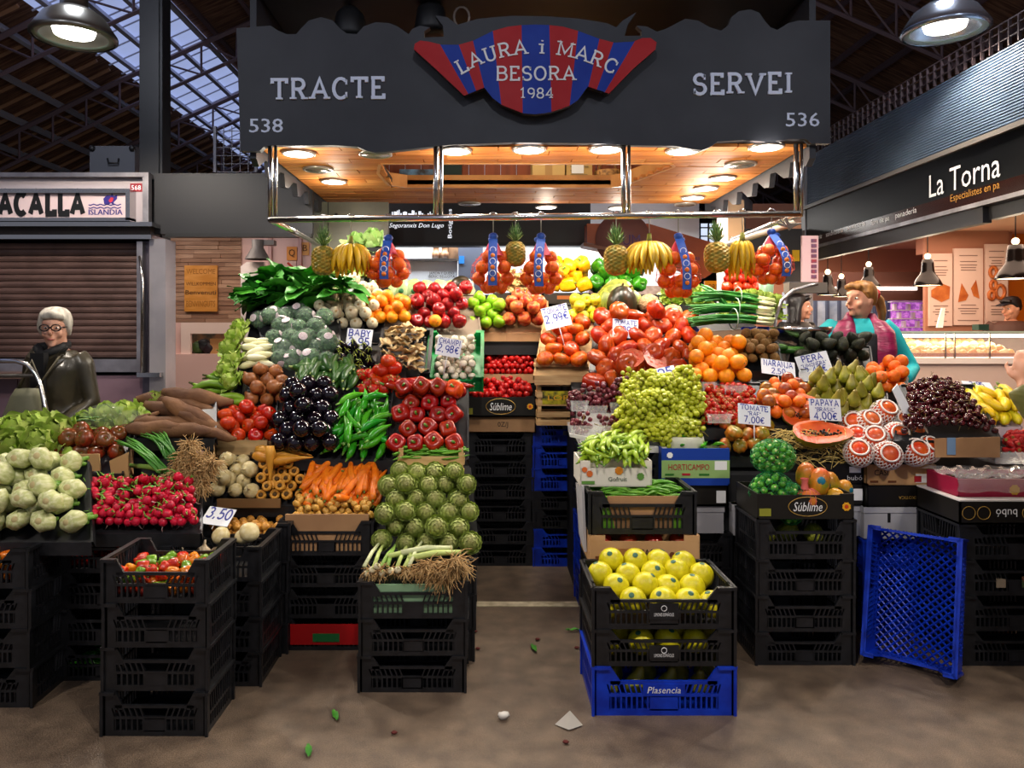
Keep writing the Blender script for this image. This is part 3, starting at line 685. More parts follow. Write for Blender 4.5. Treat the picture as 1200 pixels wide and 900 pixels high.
for (u0, v0, u1, v1, s_, c, lab) in ((336, 289, 348, 305, 'Q', 'd98a35', 'amber sticker with a big letter Q on the pale wall'), (353, 284, 362, 299, 'B', 'd79a52', 'small amber and white sticker next to the grey green panel')):
    q = rect(u0, v0, u1, v1, WY + .085, .01); build('wall_sticker', lab, 'sticker', [('sheet', q, mat('st' + s_, c, .5)), ('lettering', text_fit(s_, (u1 - u0) * .6 * WY / F, (v1 - v0) * .5 * WY / F, Matrix.Translation(P((u0 + u1) / 2, (v0 + v1) / 2 - 1, WY + .08))), br_)])
q = rect(336, 306, 347, 318, WY + .085, .01); q2 = MB(); q2.tube([P(337, 308, WY + .08), P(346, 316, WY + .08)], .012, 4)
build('wall_sticker', 'white sticker with a red diagonal bar on the pale wall', 'sticker', [('sheet', q, mat('st_w', 'd9b7ac', .5)), ('bar', q2, mat('st_r', 'c0392b', .5))])
q = rect(314, 276, 318, 372, WY + .05, .05); q.join(rect(349, 276, 353, 372, WY + .05, .05)); build('door_frame', 'pale pink door posts behind the leafy greens', 'door frame', [('door_frame', q, mat('post_pink', 'b98f8c', .4))])
light('AREA', (-3.1, 7.4, 2.75), 22, (1, .82, .68), 1.2, rot=(0, 0, 0))

# ---------------------------------------------------------------- stalls far behind, centre
BY = 10.0
q = rect(440, 228, 692, 284, BY, .1); q2 = rect(440, 284, 692, 288, BY - .05, .2); parts = [('board', q, mat('charcoal_board', '2a2826', .5)), ('light_track', q2, print_black)]
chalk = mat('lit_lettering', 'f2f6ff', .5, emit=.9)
m_ = MB()
for k in range(26):
    u = 457 + k * 2.1 + R.uniform(-.5, .5); hh = R.uniform(3, 11); m_.join(rect(u, 256 - hh, u + R.uniform(1, 2.2), 256, BY - .01, .01))
parts.append(('skyline_drawing', m_, chalk))
parts.append(('lettering', text_fit('Segoranxis Don Lugo', 64 * BY / F, 5 * BY / F, Matrix.Translation(P(488, 264, BY - .012)), .3), chalk))
v_ = text_fit('Botigues', 34 * BY / F, 4.5 * BY / F, Matrix.Translation(P(527, 262, BY - .012)) @ Matrix.Rotation(-pi / 2, 4, 'Y')); parts.append(('lettering', v_, chalk))
build('shop_fascia', 'charcoal shop fascia with white chalk drawing and script behind the stall', 'fascia', parts)
mb = MB(); mb.bb((-1.6, 11.6, 0), (3.2, 11.7, 4.2)); struct('wall_shop_back', mb, mat('shop_white', 'e9eef5', .5))
q = rect(440, 305, 536, 420, 10.9, .3); q2 = rect(440, 303, 537, 306, 10.8, .4); parts = [('counter_front', q, mat('counter_white', 'e6ebf2', .4)), ('worktop', q2, steel)]
for s_, v, u0, u1 in (('JAMON Y QUESO', 320, 503, 532), ('IBERIC BELLOTA', 324, 502, 533)): parts.append(('lettering', text_fit(s_, (u1 - u0) * 10.9 / F, 3 * 10.9 / F, Matrix.Translation(P((u0 + u1) / 2, v, 10.88))), print_black))
build('shop_counter', 'white shop counter with small black lettering behind the apples', 'counter', parts)
q = rect(537, 288, 566, 519, 10.7, .2); build('grey_cabinet', 'blue grey cabinet at the end of the white shop counter', 'cabinet', [('body', q, mat('cab_grey', '5c6272', .4)), ('sign', rect(538, 300, 544, 309, 10.68, .02), mat('cab_blue', '2f7fd0', .4))])
for u in (511, 521):
    q = MB(); q.lathe([(0, 0), (.06, .0), (.062, .08), (.045, .1), (.045, .16), (.06, .17), (.06, .2), (0, .2)], 12, M=Matrix.Translation(P(u, 303, 10.9))); build('glass_jar', 'tan lidded jar standing on the white shop counter', 'jar', [('glass_jar', q, mat('jar_tan', 'a87f5f', .3, '6b4634', 9))], 'jars on the shop counter')
q = rect(524, 288, 540, 303, 10.95, .2); build('shop_box', 'brown crate standing beside the jars on the white shop counter', 'box', [('shop_box', q, mat('shop_brown', '7c5b3f', .6, '4f3725', 8))])
light('AREA', (-.3, 10.6, 3.3), 120, (.93, .97, 1), 2.4, sy=.8)
light('AREA', (1.9, 10.6, 3.1), 60, (1, .96, .9), 1.6, sy=.8)
# orange-brown awning shop
OY = 9.2; om = mat('awning_rust', '8f3f16', .5, 'a34e20', 3)
q = MB(); pts = px([(688, 262), (760, 262), (838, 285), (838, 318), (826, 326), (760, 300), (688, 284)], OY); q.prism(pts, (0, .25, 0))
q2 = MB(); q2.prism(px([(684, 284), (762, 300), (762, 304), (684, 288)], OY - .1), (0, .3, 0)); parts = [('hood', q, om), ('lower_edge', q2, mat('awning_brown', '6b3b22', .5))]
m_ = MB(); m_.lathe([(0, 0), (.33, .0), (.33, .01), (0, .01)], 28, M=Matrix.Translation(P(730, 281, OY - .02)) @ Matrix.Rotation(pi / 2, 4, 'X')); parts.append(('round_logo', m_, mat('logo_brown', '7c5048', .5)))
parts.append(('lettering', text_fit('UM', 20 * OY / F, 12 * OY / F, Matrix.Translation(P(740, 281, OY - .045))), mat('logo_purple', '4a2a5c', .5)))
parts.append(('lettering', text_fit('duma', 14 * OY / F, 5 * OY / F, Matrix.Translation(P(813, 302, OY - .02))), mat('logo_purple', '4a2a5c', .5)))
build('rust_awning', 'rust coloured shop hood with a round logo behind the bananas', 'awning', parts)
q = MB(); q.bb((P(690, 0, 10.8).x, 10.8, 0), (P(835, 0, 10.8).x, 11.1, P(0, 335, 10.8).z)); q2 = rect(690, 288, 745, 335, 11.3, .1)
build('far_display', 'bright display counter below the rust coloured hood', 'counter', [('counter_body', q, mat('disp_mix', 'c9b7aa', .5, '6e4a40', 4)), ('back_panel', q2, white_m)])
q = rect(800, 262, 850, 300, 13.0, .05); parts = [('glazing', q, mat('lit_window', 'cfdcf0', .4, emit=1.0))]
m_ = MB()
for k in range(6): m_.join(rect(800 + k * 10, 262, 801.4 + k * 10, 300, 12.95, .05))
for k in range(4): m_.join(rect(800, 266 + k * 10, 850, 267.2 + k * 10, 12.95, .05))
parts.append(('glazing_bars', m_, dark_grey)); build('far_window', 'bright gridded window high behind the hanging bananas', 'window', parts)
q = rect(826, 329, 846, 348, 8.8, .04); build('price_board', 'small orange board behind the leafy celery', 'sign', [('board', q, mat('orange_board', 'ef9a12', .4)), ('lettering', text_fit('JORDI', 17 * 8.8 / F, 6 * 8.8 / F, Matrix.Translation(P(836, 336, 8.78))), br_)])
# ---------------------------------------------------------------- bakery on the right
FX = 3.3
def fz(v, u=945): return H + (V0 - v) * (FX * F / (u - U0)) / F
zt, zm, zs, zb = 3.36, 2.85, 2.42, 2.28
q = MB(); n = 26; pts = []
for k in range(n):                                  # ribbed metal fascia
    z0_ = zm + (zt - zm) * k / n; z1_ = zm + (zt - zm) * (k + 1) / n; dz = z1_ - z0_
    pts += [(FX, z0_), (FX - .012, z0_ + dz * .3), (FX - .012, z0_ + dz * .7)]
pts += [(FX, zt), (FX + .05, zt), (FX + .05, zm)]
q.prism([(a, 1.5, b) for a, b in pts], (0, 6.4, 0))
parts = [('ribbed_panel', q, mat('ribbed_blue_grey', '56677c', .5, '62748a', 3, metal=.15))]
q = MB(); q.bb((FX - .05, 1.5, zm - .035), (FX + .05, 7.95, zm)); parts.append(('trim_strip', q, mat('trim_grey', '6a6460', .4)))
gl_b = mat('black_glass_sign', '060709', .4, spec=.15)
q = MB(); q.bb((FX - .02, 1.5, zs), (FX + .04, 7.95, zm - .035)); parts.append(('sign_panel', q, gl_b))
q = MB(); q.bb((FX - .022, 1.5, zs), (FX - .02, 7.95, zs + .1)); parts.append(('brown_band', q, mat('sign_brown', '2a0f08', .2)))
q = MB(); q.bb((FX - .04, 1.5, zs - .03), (FX + .05, 7.95, zs)); parts.append(('trim_strip', q, alu))
q = MB(); q.bb((FX - .01, 5.1, zb), (FX + .05, 7.95, zs - .03)); q.bb((FX + .03, 1.5, zb + .02), (FX + .09, 5.1, zs - .03)); parts.append(('lower_board', q, mat('lower_grey', '3a393b', .45)))
q = MB()
y = 1.5
while y < 7.9: q.bb((FX - .02, y, zt), (FX, y + .012, zt + .16)); y += .09
for z in (zt + .05, zt + .11, zt + .16): q.bb((FX - .016, 1.5, z), (FX - .006, 7.9, z + .008))
parts.append(('bird_guard', q, mat('guard_iron', '3b2e30', .6)))
def side_text(s, ua, ub, va, hh, m, name='lettering'):
    # lettering running along the fascia: ua is further away (left in view)
    ya, yb = FX * F / (ua - U0), FX * F / (ub - U0); wd = ya - yb; ym = (ya + yb) / 2
    z = H + (V0 - va) * ((FX * F / ((ua + ub) / 2 - U0))) / F
    M = frame(Vector((0, -1, 0)), Vector((1, 0, 0)), Vector((0, 0, 1)), (FX - .026, ym, z))
    return (name, text_fit(s, wd, hh, M), m)
gold = mat('gold_print', 'b5842c', .4)
parts += [side_text('La Torna', 1093, 1177, 205, .165, print_white), side_text('Especialistes en pa', 1118, 1176, 224, .05, gold)]
for s_, a, b, v in (('panadería', 1053, 1078, 249), ('forn de pa', 1024, 1046, 258), ('pastisseria', 996, 1017, 264), ('sandvitxeria', 971, 991, 272), ('cafeteria', 954, 966, 278)):
    parts.append(side_text(s_, a, b, v, .045, print_white))
q = MB(); q.bb((FX - .03, 7.9, 0), (FX + .05, 8.0, 3.3)); parts.append(('corner_post', q, mat('corner_alu', '77757a', .4)))
build('bakery_fascia', 'ribbed blue grey and black glass bakery fascia reading La Torna', 'fascia', parts)
# bakery interior
warm = mat('bakery_cream', 'e6b79a', .6)
mb = MB(); mb.bb((3.45, 11.0, 0), (9, 11.1, 3.4)); struct('wall_bakery_back', mb, mat('bakery_wall', 'a8745c', .6))
mb = MB(); mb.bb((FX + .06, 3.2, 2.75), (9, 11.0, 2.85)); struct('ceiling_bakery', mb, warm)
mb = MB(); mb.bb((7.5, 3.0, 0), (7.6, 11.0, 3)); struct('wall_bakery_right', mb, mat('bakery_orange', 'b5651d', .5))
q = MB(); a = P(925, 352, 9.6); b = P(1088, 330, 9.6); q.bb((a.x, 9.6, a.z), (b.x, 9.75, b.z + .12)); q2 = rect(925, 336, 1075, 340, 9.55, .05)
build('ceiling_beam', 'brown beam with a light strip inside the bakery', 'beam', [('beam_body', q, mat('beam_brown', '4d2e26', .5)), ('light_strip', q2, mat('strip_light', 'fff0e6', .4, emit=2.0))])
q = rect(1046, 344, 1086, 530, 9.9, .05); parts = [('back_panel', q, mat('purple_panel', '8a3fa0', .5, 'd58ae0', 22, emit=.6))]
m_ = MB()
for k in range(4): m_.join(rect(1046, 353 + k * 10, 1086, 354 + k * 10, 9.8, .12))
parts.append(('shelf', m_, print_white)); m_ = MB()
for k in range(7): m_.join(rect(1048 + k * 5.4, 356 + (k % 3) * 10, 1051 + k * 5.4, 363 + (k % 3) * 10, 9.82, .06))
parts.append(('pack', m_, mat('pack_white', 'e9d7ee', .4))); build('lit_shelf', 'purple lit shelf unit glowing behind the vendor', 'shelf', parts)
q = rect(920, 342, 1048, 525, 10.2, .1); parts = [('panel', q, mat('pane_blue', 'b8c6da', .4, '6f86a8', 3))]; m_ = MB()
for k in range(7): m_.join(rect(955 + k * 14, 352, 958 + k * 14, 420, 10.15, .05))
parts.append(('mullion', m_, mat('mull', '44506a', .5))); build('glazed_partition', 'pale blue glazed partition behind the bakery lamps', 'partition', parts)
q = rect(922, 347, 948, 354, 10.16, .03); build('shop_sign', 'small white lit sign above the dark haired woman', 'sign', [('shop_sign', q, mat('lit_white', 'f4f6ff', .4, emit=.8))])
# posters
PY = 9.0
def poster(u0, u1, vt, vb, label, pics):
    a = P(u0, vb, PY); b = P(u1, vt, PY); q = MB(); q.bb((a.x, PY, a.z), (b.x, PY + .03, b.z)); parts = [('sheet', q, mat('poster_paper', 'd9bfb2', .5))]
    t = MB(); cx = (u0 + u1) / 2; hw = (u1 - u0) / 2 - 4
    for k, v in enumerate([vt + 8, vt + 15, vt + 19, vt + 22, vt + 25, vb - 24, vb - 20, vb - 17, vb - 14, vb - 6]):
        f_ = hw * R.uniform(.6, 1); t.join(rect(cx - f_, v, cx + f_, v + 1, PY - .004, .003))
    parts.append(('print_lines', t, mat('poster_ink', '8a7168', .6)))
    for s_ in pics(cx): parts.append(s_)
    build('bread_poster', label, 'poster', parts)
crust = mat('bread_crust', 'a8521f', .5, 'c8763a', 8); crumb = mat('bread_light', 'd99a55', .6)
def loaf(cx):
    q = MB(); q.prism(px([(cx - 11, 340), (cx + 1, 332), (cx + 11, 336), (cx + 10, 350), (cx + 1, 354), (cx - 11, 348)], PY - .006), (0, .004, 0)); return [('picture', q, crust)]
def wedges(cx):
    q = MB(); q.prism(px([(cx - 12, 354), (cx - 8, 332), (cx, 346), (cx - 3, 352)], PY - .006), (0, .004, 0)); q.prism(px([(cx + 3, 338), (cx + 9, 328), (cx + 13, 350), (cx + 6, 347)], PY - .006), (0, .004, 0)); return [('picture', q, crust)]
def donuts(cx):
    q = MB()
    for (x, y, r) in ((-4, 319, 6), (-4, 334, 5), (4, 342, 8), (-6, 346, 5)):
        q.tube([P(cx + x + r * .66 * cos(t), y + r * sin(t), PY - .008) for t in [i * 2 * pi / 12 for i in range(13)]], .022, 5, cap=False)
    return [('picture', q, crust)]
mb = MB(); mb.bb((P(1086, 0, PY).x, PY + .03, 0), (P(1184, 0, PY).x, PY + .08, 2.75)); struct('wall_bakery_side', mb, mat('bakery_wall', 'a8745c', .6))
poster(1089, 1116, 297, 382, 'tall bread poster picturing a square brown loaf', loaf)
poster(1118, 1152, 291, 381, 'tall bread poster picturing two pastry wedges', wedges)
poster(1155, 1181, 286, 382, 'tall bread poster picturing stacked ring pastries', donuts)
q = rect(1090, 272, 1186, 296, PY + .1, .3); build('bulkhead', 'brown boxed bulkhead above the bread posters', 'bulkhead', [('bulkhead', q, mat('bulk_brown', 'a4705c', .5))])
q = rect(1182, 274, 1290, 540, PY + .3, .1); build('amber_partition', 'bright orange partition next to the ring pastry poster', 'partition', [('amber_partition', q, mat('panel_orange', 'c8701a', .4))])
# glazed counter
KY = 7.3
a = P(1040, 388, KY).x; b = P(1330, 388, KY).x; zt_ = P(0, 388, KY).z; zg = P(0, 420, KY).z
q = MB(); q.bb((a, KY, 0), (b, KY + .9, zg - .03)); parts = [('counter_front', q, mat('counter_blush', 'd8c4ba', .4))]
q = MB(); q.bb((a, KY - .03, zg - .05), (b, KY + .9, zg)); parts.append(('counter_edge', q, white_m))
q = MB(); q.bb((a, KY - .02, zt_ - .02), (b, KY + .9, zt_)); parts.append(('glass_top', q, mat('green_glass_edge', 'a9c4b8', .1, alpha=.75)))
glass = mat('clear_glass', 'ffffff', .03, alpha=.12, spec=.6)
q = MB(); q.bb((a, KY - .012, zg), (b, KY - .004, zt_ - .02)); parts.append(('front_pane', q, glass))
q = MB()
for u in (1108, 1119, 1160): q.join(rect(u, 390, u + 1, 420, KY - .02, .02))
parts.append(('pane_joint', q, steel))
q = MB(); q.bb((a, KY + .75, zg), (b, KY + .8, zt_ - .02)); parts.append(('back_board', q, mat('case_back', '6e564e', .5)))
q = MB(); q.bb((a + .02, KY + .0, zg + .015), (b, KY + .02, zg + .05)); parts.append(('tray_edge', q, mat('tray_copper', 'a8562a', .4)))
q = MB(); q.bb((a + .05, KY + .3, zt_ - .06), (b - .05, KY + .36, zt_ - .03)); parts.append(('case_light', q, mat('case_light', 'fff2dc', .4, emit=6.0)))
build('bakery_counter', 'glazed bakery counter full of pastries behind the vendor', 'counter', parts)
light('AREA', ((a + b) / 2, KY + .3, zt_ - .07), 14, (1, .86, .66), 2.0, sy=.2)
pastry = [mat('pastry_%d' % i, c, .5, c2, 20) for i, (c, c2) in enumerate((('d9a256', 'efd08e'), ('c47a35', 'e0a45a'), ('ead2a0', 'd8b070')))]
pm_ = []
for i in range(3):
    q = MB(); q.tube([(-.05, .015, 0), (-.03, -.005, .012), (0, -.012, .018), (.03, -.005, .012), (.05, .015, 0)], [.008, .022, .03, .022, .008], 8); pm_.append(mesh('pastry', q, pastry[i]))
for k in range(64):
    u = 1044 + (k % 16) * 9.6 + R.uniform(-2, 2); d_ = .08 + (k // 16) * .16; zz = zg + .03 + (k // 16) * .035
    o = ob('pastry', pm_[k % 3], loc=((u - U0) * KY / F + .02, KY + d_, zz)); o.rotation_euler = (0, 0, R.uniform(-1, 1)); s_ = R.uniform(1, 1.5); o.scale = (s_, s_, s_)
    tag(o, 'golden curved pastry in the glazed bakery counter', 'pastry', 'pastries in the bakery counter')
q = rect(1147, 380, 1159, 387, KY, .1); build('price_display', 'small dark green display on top of the bakery counter', 'display', [('price_display', q, mat('display_green', '223a30', .3))])
q = MB(); q.prism(px([(1098, 384), (1104, 361), (1108, 361), (1105, 384)], KY + .1), (0, .02, 0)); build('paper_stand', 'slanted white paper card standing on the bakery counter', 'card', [('paper_stand', q, mat('paper_white', 'f2efe8', .5))])
# bakery pendant lamps
gl_black = mat('gloss_black_shade', '0c0706', .2, spec=.35)
def pendant(u, vt, vb, Y, w_, label):
    r = ob('pendant_lamp', None, loc=P(u, vb, Y)); tag(r, label, 'lamp', 'black bakery pendants'); k = w_ * Y / F / 2; hh = (vb - vt) * Y / F
    q = MB(); q.lathe([(k, 0), (k * 1.0, hh * .06), (k * .8, hh * .25), (k * .52, hh * .45), (k * .47, hh * .55), (k * .42, hh * .85), (k * .36, hh), (0, hh)], 20); part('shade', q, gl_black, r)
    q = MB(); q.lathe([(0, .012), (k * .95, .006), (k * .95, .015), (0, .02)], 20); part('diffuser', q, mat('warm_glow', 'ffdcae', .4, emit=4.0), r)
    q = MB(); q.ball((0, 0, hh + .03), .03, 8, 5); part('cap_bulb', q, mat('warm_glow', 'ffdcae', .4), r)
    q = MB(); q.tube([(0, 0, hh), (0, 0, 2.75 - P(u, vb, Y).z)], .005, 5); part('cord', q, print_black, r)
    light('POINT', (0, 0, -.06), 9, (1, .78, .55), .05, r)
pendant(1087, 304, 335, 7.6, 31, 'glossy black pendant lamp in front of the square loaf poster')
pendant(1190, 287, 327, 6.4, 42, 'large glossy black pendant lamp beside the ring pastry poster')
pendant(970, 322, 346, 8.2, 25, 'small glossy black pendant lamp left of the vendor over the glazed partition')
pendant(986, 327, 348, 8.6, 23, 'small glossy black pendant lamp close behind another near the vendor')
pendant(1018, 313, 336, 8.2, 26, 'small glossy black pendant lamp right above the vendor')
light('AREA', (4.6, 7.2, 2.7), 90, (1, .70, .52), 2.2, sy=3)
light('AREA', (3.9, 9.6, 2.7), 60, (1, .74, .58), 1.5, sy=1)
# steel hood and price strip at the right end of the fruit stall
q = rect(862, 268, 940, 330, 7.9, .3); build('steel_hood', 'dark steel cabinet behind the hanging bag of oranges', 'cabinet', [('body', q, mat('hood_steel', '4a4644', .35, metal=.6)), ('bottle', rect(929, 293, 937, 306, 7.88, .02), mat('yellow_label', 'd8a91c', .4))])
q = rect(940, 276, 959, 330, 6.9, .03); parts = [('sheet', q, mat('leaflet_pink', 'd8b2b4', .5))]; m_ = MB()
for k in range(8): m_.join(rect(951, 280 + k * 6, 957, 284 + k * 6, 6.89, .01))
parts.append(('picture_block', m_, mat('leaflet_ink', '6a4a66', .5, 'a0303a', 30))); build('leaflet_panel', 'narrow pink leaflet panel with small pictures at the stall corner', 'panel', parts)

# ---------------------------------------------------------------- people
skin = mat('skin', 'c98d70', .5, 'd29a7e', 8, sss=.15); skin_old = mat('skin_pale', 'c99a84', .55, 'b8836c', 12, sss=.15)
def remesh(mb, vox=.012, smooth=4):
    me = mesh('tmp', mb, skin); o = bpy.data.objects.new('tmp', me); COL.objects.link(o)
    m1 = o.modifiers.new('r', 'REMESH'); m1.mode = 'VOXEL'; m1.voxel_size = vox
    m2 = o.modifiers.new('s', 'SMOOTH'); m2.iterations = smooth; m2.factor = .5
    dg = bpy.context.evaluated_depsgraph_get(); dg.update()
    e = bpy.data.meshes.new_from_object(o.evaluated_get(dg)); bpy.data.objects.remove(o); bpy.data.meshes.remove(me)
    e.materials.clear(); e.polygons.foreach_set('use_smooth', [True] * len(e.polygons)); return e
def loft(mb, rings, seg=18):                       # rings: (center, rx, ry)
    vs = []; fs = []
    for c, rx, ry in rings:
        for j in range(seg): a = 2 * pi * j / seg; vs.append(Vector(c) + Vector((rx * cos(a), ry * sin(a), 0)))
    n = len(rings)
    for i in range(n - 1):
        for j in range(seg): fs.append((i * seg + j, i * seg + (j + 1) % seg, (i + 1) * seg + (j + 1) % seg, (i + 1) * seg + j))
    fs += [tuple(range(seg - 1, -1, -1)), tuple(range((n - 1) * seg, n * seg))]
    return mb.add(vs, fs, None, True)
def head_mb(M):
    q = MB(); o = len(q.v)
    loft(q, [((0, .012, -.115), .022, .03), ((0, .0, -.105), .042, .058), ((0, .005, -.075), .058, .078), ((0, .01, -.03), .069, .09), ((0, .012, .02), .075, .097), ((0, .015, .06), .076, .099), ((0, .018, .09), .066, .086), ((0, .02, .112), .04, .052), ((0, .02, .12), .012, .015)])
    q.tube([(0, -.085, .028), (0, -.104, .0), (0, -.112, -.018), (0, -.095, -.03)], [.009, .012, .016, .012], 8)          # nose
    q.ball((-.075, .015, .0), (.012, .022, .034), 8, 6); q.ball((.075, .015, .0), (.012, .022, .034), 8, 6)              # ears
    q.tube([(-.05, -.076, .04), (0, -.088, .042), (.05, -.076, .04)], [.008, .012, .008], 6)                                # brow
    q.ball((-.04, -.062, -.03), (.024, .024, .022), 8, 5); q.ball((.04, -.062, -.03), (.024, .024, .022), 8, 5)          # cheeks
    q.ball((0, -.075, -.095), (.024, .02, .018), 8, 5)                                                                   # chin
    q.tube([(-.022, -.086, -.055), (0, -.096, -.053), (.022, -.086, -.055)], [.005, .009, .005], 6)
    q.tube([(-.02, -.085, -.066), (0, -.094, -.067), (.02, -.085, -.066)], [.005, .009, .005], 6)
    return q.tf(M)
def hand_mb(wrist, d, up, s=1.0, curl=.5, thumb=1):
    """palm and five fingers; d points along the fingers, up is the back of the hand"""
    d = Vector(d).normalized(); up = Vector(up); up = (up - d * up.dot(d)).normalized(); sd = d.cross(up) * thumb
    q = MB(); w = Vector(wrist)
    q.tube([w - d * .02 * s, w + d * .02 * s, w + d * .05 * s, w + d * .088 * s], [.026 * s, .031 * s, .039 * s, .036 * s], 10, sq=.42)
    for i, ln in enumerate((.072, .08, .074, .058)):
        b = w + d * .082 * s + sd * (.027 - .018 * i) * s; a1 = curl * .6; a2 = curl * 1.3; l = ln * s
        p1 = b + (d * cos(a1) - up * sin(a1)) * l * .45; p2 = p1 + (d * cos(a2) - up * sin(a2)) * l * .32; p3 = p2 + (d * cos(a2 * 1.4) - up * sin(a2 * 1.4)) * l * .25
        q.tube([b - d * .015 * s, b, p1, p2, p3], [.0095 * s, .0098 * s, .0092 * s, .0085 * s, .0065 * s], 7)
    b = w + d * .025 * s + sd * .028 * s; t1 = b + (d * .6 + sd * .7 - up * .2) * .035 * s; t2 = t1 + (d * .9 + sd * .3 - up * .35) * .032 * s; t3 = t2 + (d - up * .5).normalized() * .02 * s
    q.tube([b - sd * .012 * s, b, t1, t2, t3], [.012 * s, .0135 * s, .0115 * s, .0105 * s, .007 * s], 7)
    return q
def person(name_label, loc, yaw, ht, head_yaw, head_tilt, L, Rr, skin_m, hair, hair_style, clothes, cat='person', hands=(None, None), extras=None, lean=0):
    """L/Rr: (elbow, wrist, finger direction, back-of-hand) of the arm at -x / +x, local metres for 1.65 m, facing -y"""
    k = ht / 1.65; root = ob('person', None, loc=loc); root.rotation_euler = (0, 0, yaw); tag(root, name_label, 'person')
    S = Matrix.Scale(k, 4)
    neck = Vector((0, .01 - lean * .5, 1.40)); hc = Vector((0, -.02 - lean * .6, 1.53)); sh = [Vector((-.175, .01 - lean * .4, 1.345)), Vector((.175, .01 - lean * .4, 1.345))]
    HM = Matrix.Translation(hc) @ Matrix.Rotation(head_yaw, 4, 'Z') @ Matrix.Rotation(head_tilt, 4, 'X')
    body = MB(); body.join(head_mb(HM)); body.tube([neck - Vector((0, 0, .06)), neck, hc - Vector((0, -.02, .05))], [.065, .056, .054], 12)
    def torso(mb, e=0, z0=.86, fl=0):
        loft(mb, [((0, 0, z0), .165 + e + fl, .12 + e + fl * .7), ((0, 0, .95), .17 + e, .125 + e), ((0, 0, 1.05), .15 + e, .112 + e), ((0, -.005 - lean * .2, 1.18), .165 + e, .118 + e), ((0, -.005 - lean * .3, 1.28), .18 + e, .115 + e), ((0, 0 - lean * .4, 1.35), .165 + e, .095 + e), ((0, .005 - lean * .5, 1.395), .10 + e * .6, .07 + e * .7)])
    torso(body)
    arms = [L, Rr]
    for i in range(2):
        el, wr, fd, bk = arms[i]; el = Vector(el); wr = Vector(wr)
        body.tube([sh[i], sh[i].lerp(el, .5), el, el.lerp(wr, .45), wr], [.058, .05, .041, .038, .026], 10)
        body.join(hand_mb(wr, fd, bk, 1.0, .55, -1 if i == 0 else 1))
        hx = -.085 if i == 0 else .085
        body.tube([(hx, 0, .92), (hx * 1.02, -.005, .70), (hx, 0, .48), (hx, .015, .3), (hx, .02, .08)], [.088, .078, .056, .053, .036], 12)
        body.tube([(hx, .05, .04), (hx, -.02, .045), (hx, -.13, .025)], [.036, .042, .03], 10)
    body.tf(S); me = remesh(body, .011 * k, 2); me.materials.append(skin_m); b = ob('body', me, root)
    # eyes and lips
    for sx in (-.03, .03):
        q = MB(); q.ball((sx, -.0745, .010), (.0125, .0115, .0085), 10, 8); q.tf(S @ HM); e = part('eye', q, mat('eye_white', 'e2dcd6', .2), root)
        q = MB(); q.ball((sx, -.0828, .010), (.0065, .005, .0065), 8, 6); q.tf(S @ HM); part('iris', q, mat('iris_dark', '2a1a12', .2), e)
    q = MB(); q.tube([(-.022, -.09, -.06), (0, -.103, -.06), (.022, -.09, -.06)], [.003, .006, .003], 6); q.tf(S @ HM); part('lips', q, mat('lips', 'a85a50', .4), root)
    hm = MB(); hair_style(hm); hm.tf(S @ HM); me = remesh(hm, .012 * k, 2); me.materials.append(hair); ob('hair', me, root)
    for cname, fn, m_ in clothes:
        q = MB(); fn(q, torso, sh, arms); q.tf(S); me = remesh(q, .013 * k, 3); me.materials.append(m_); ob(cname, me, root)
    if extras: extras(root, S, HM)
    return root
def sleeves(mb, sh, arms, e=.018, end=.93):
    for i in range(2):
        el = Vector(arms[i][0]); wr = Vector(arms[i][1]); w2 = el.lerp(wr, end)
        mb.tube([sh[i] + Vector((.03 if i == 0 else -.03, 0, .01)), sh[i].lerp(el, .15), sh[i].lerp(el, .5), el, el.lerp(wr, .45), w2], [.062 + e, .063 + e, .052 + e, .046 + e, .042 + e, .036 + e], 12)
def trousers(q, torso, sh, arms):
    loft(q, [((0, 0, .80), .17, .13), ((0, 0, .97), .185, .14)])
    for hx in (-.085, .085): q.tube([(hx, 0, .9), (hx, 0, .5), (hx, .02, .07)], [.1, .078, .07], 12)
def shoes(q, torso, sh, arms):
    for hx in (-.085, .085): q.tube([(hx, .06, .045), (hx, -.02, .05), (hx, -.16, .035)], [.042, .05, .035], 10)
def cap_hair(q, e=.014):
    loft(q, [((0, .05, -.03), .076, .058), ((0, .035, .02), .08 + e, .084), ((0, .024, .06), .082 + e, .1), ((0, .022, .1), .072 + e, .092), ((0, .02, .13), .045 + e, .06), ((0, .02, .14), .015, .02)])
    q.tube([(-.06, -.07, .085), (0, -.088, .1), (.06, -.07, .085)], [.02, .026, .02], 8)
def short_hair(q):
    cap_hair(q, .016); q.tube([(-.075, -.02, .05), (-.08, .0, .0), (-.07, .03, -.04)], [.02, .022, .018], 8); q.tube([(.075, -.02, .05), (.08, .0, .0), (.07, .03, -.04)], [.02, .022, .018], 8); q.tube([(-.05, -.08, .075), (.02, -.09, .085), (.07, -.06, .07)], [.016, .02, .016], 8)
def pony_hair(q):
    cap_hair(q, .012); q.tube([(0, .1, .06), (0, .14, .055), (0, .19, .02), (.0, .225, -.06), (0, .23, -.17)], [.03, .024, .035, .032, .012], 10); q.tube([(-.07, -.03, .06), (-.078, -.005, .02)], [.018, .012], 8); q.tube([(.07, -.03, .06), (.078, -.005, .02)], [.018, .012], 8)
def long_hair(q):
    cap_hair(q, .014)
    for sx in (-1, 1): q.tube([(sx * .07, -.01, .06), (sx * .085, .01, -.02), (sx * .09, .02, -.14), (sx * .08, .01, -.28)], [.025, .03, .034, .02], 8)
    loft(q, [((0, .07, -.32), .07, .025), ((0, .075, -.15), .1, .035), ((0, .06, 0), .09, .05)])
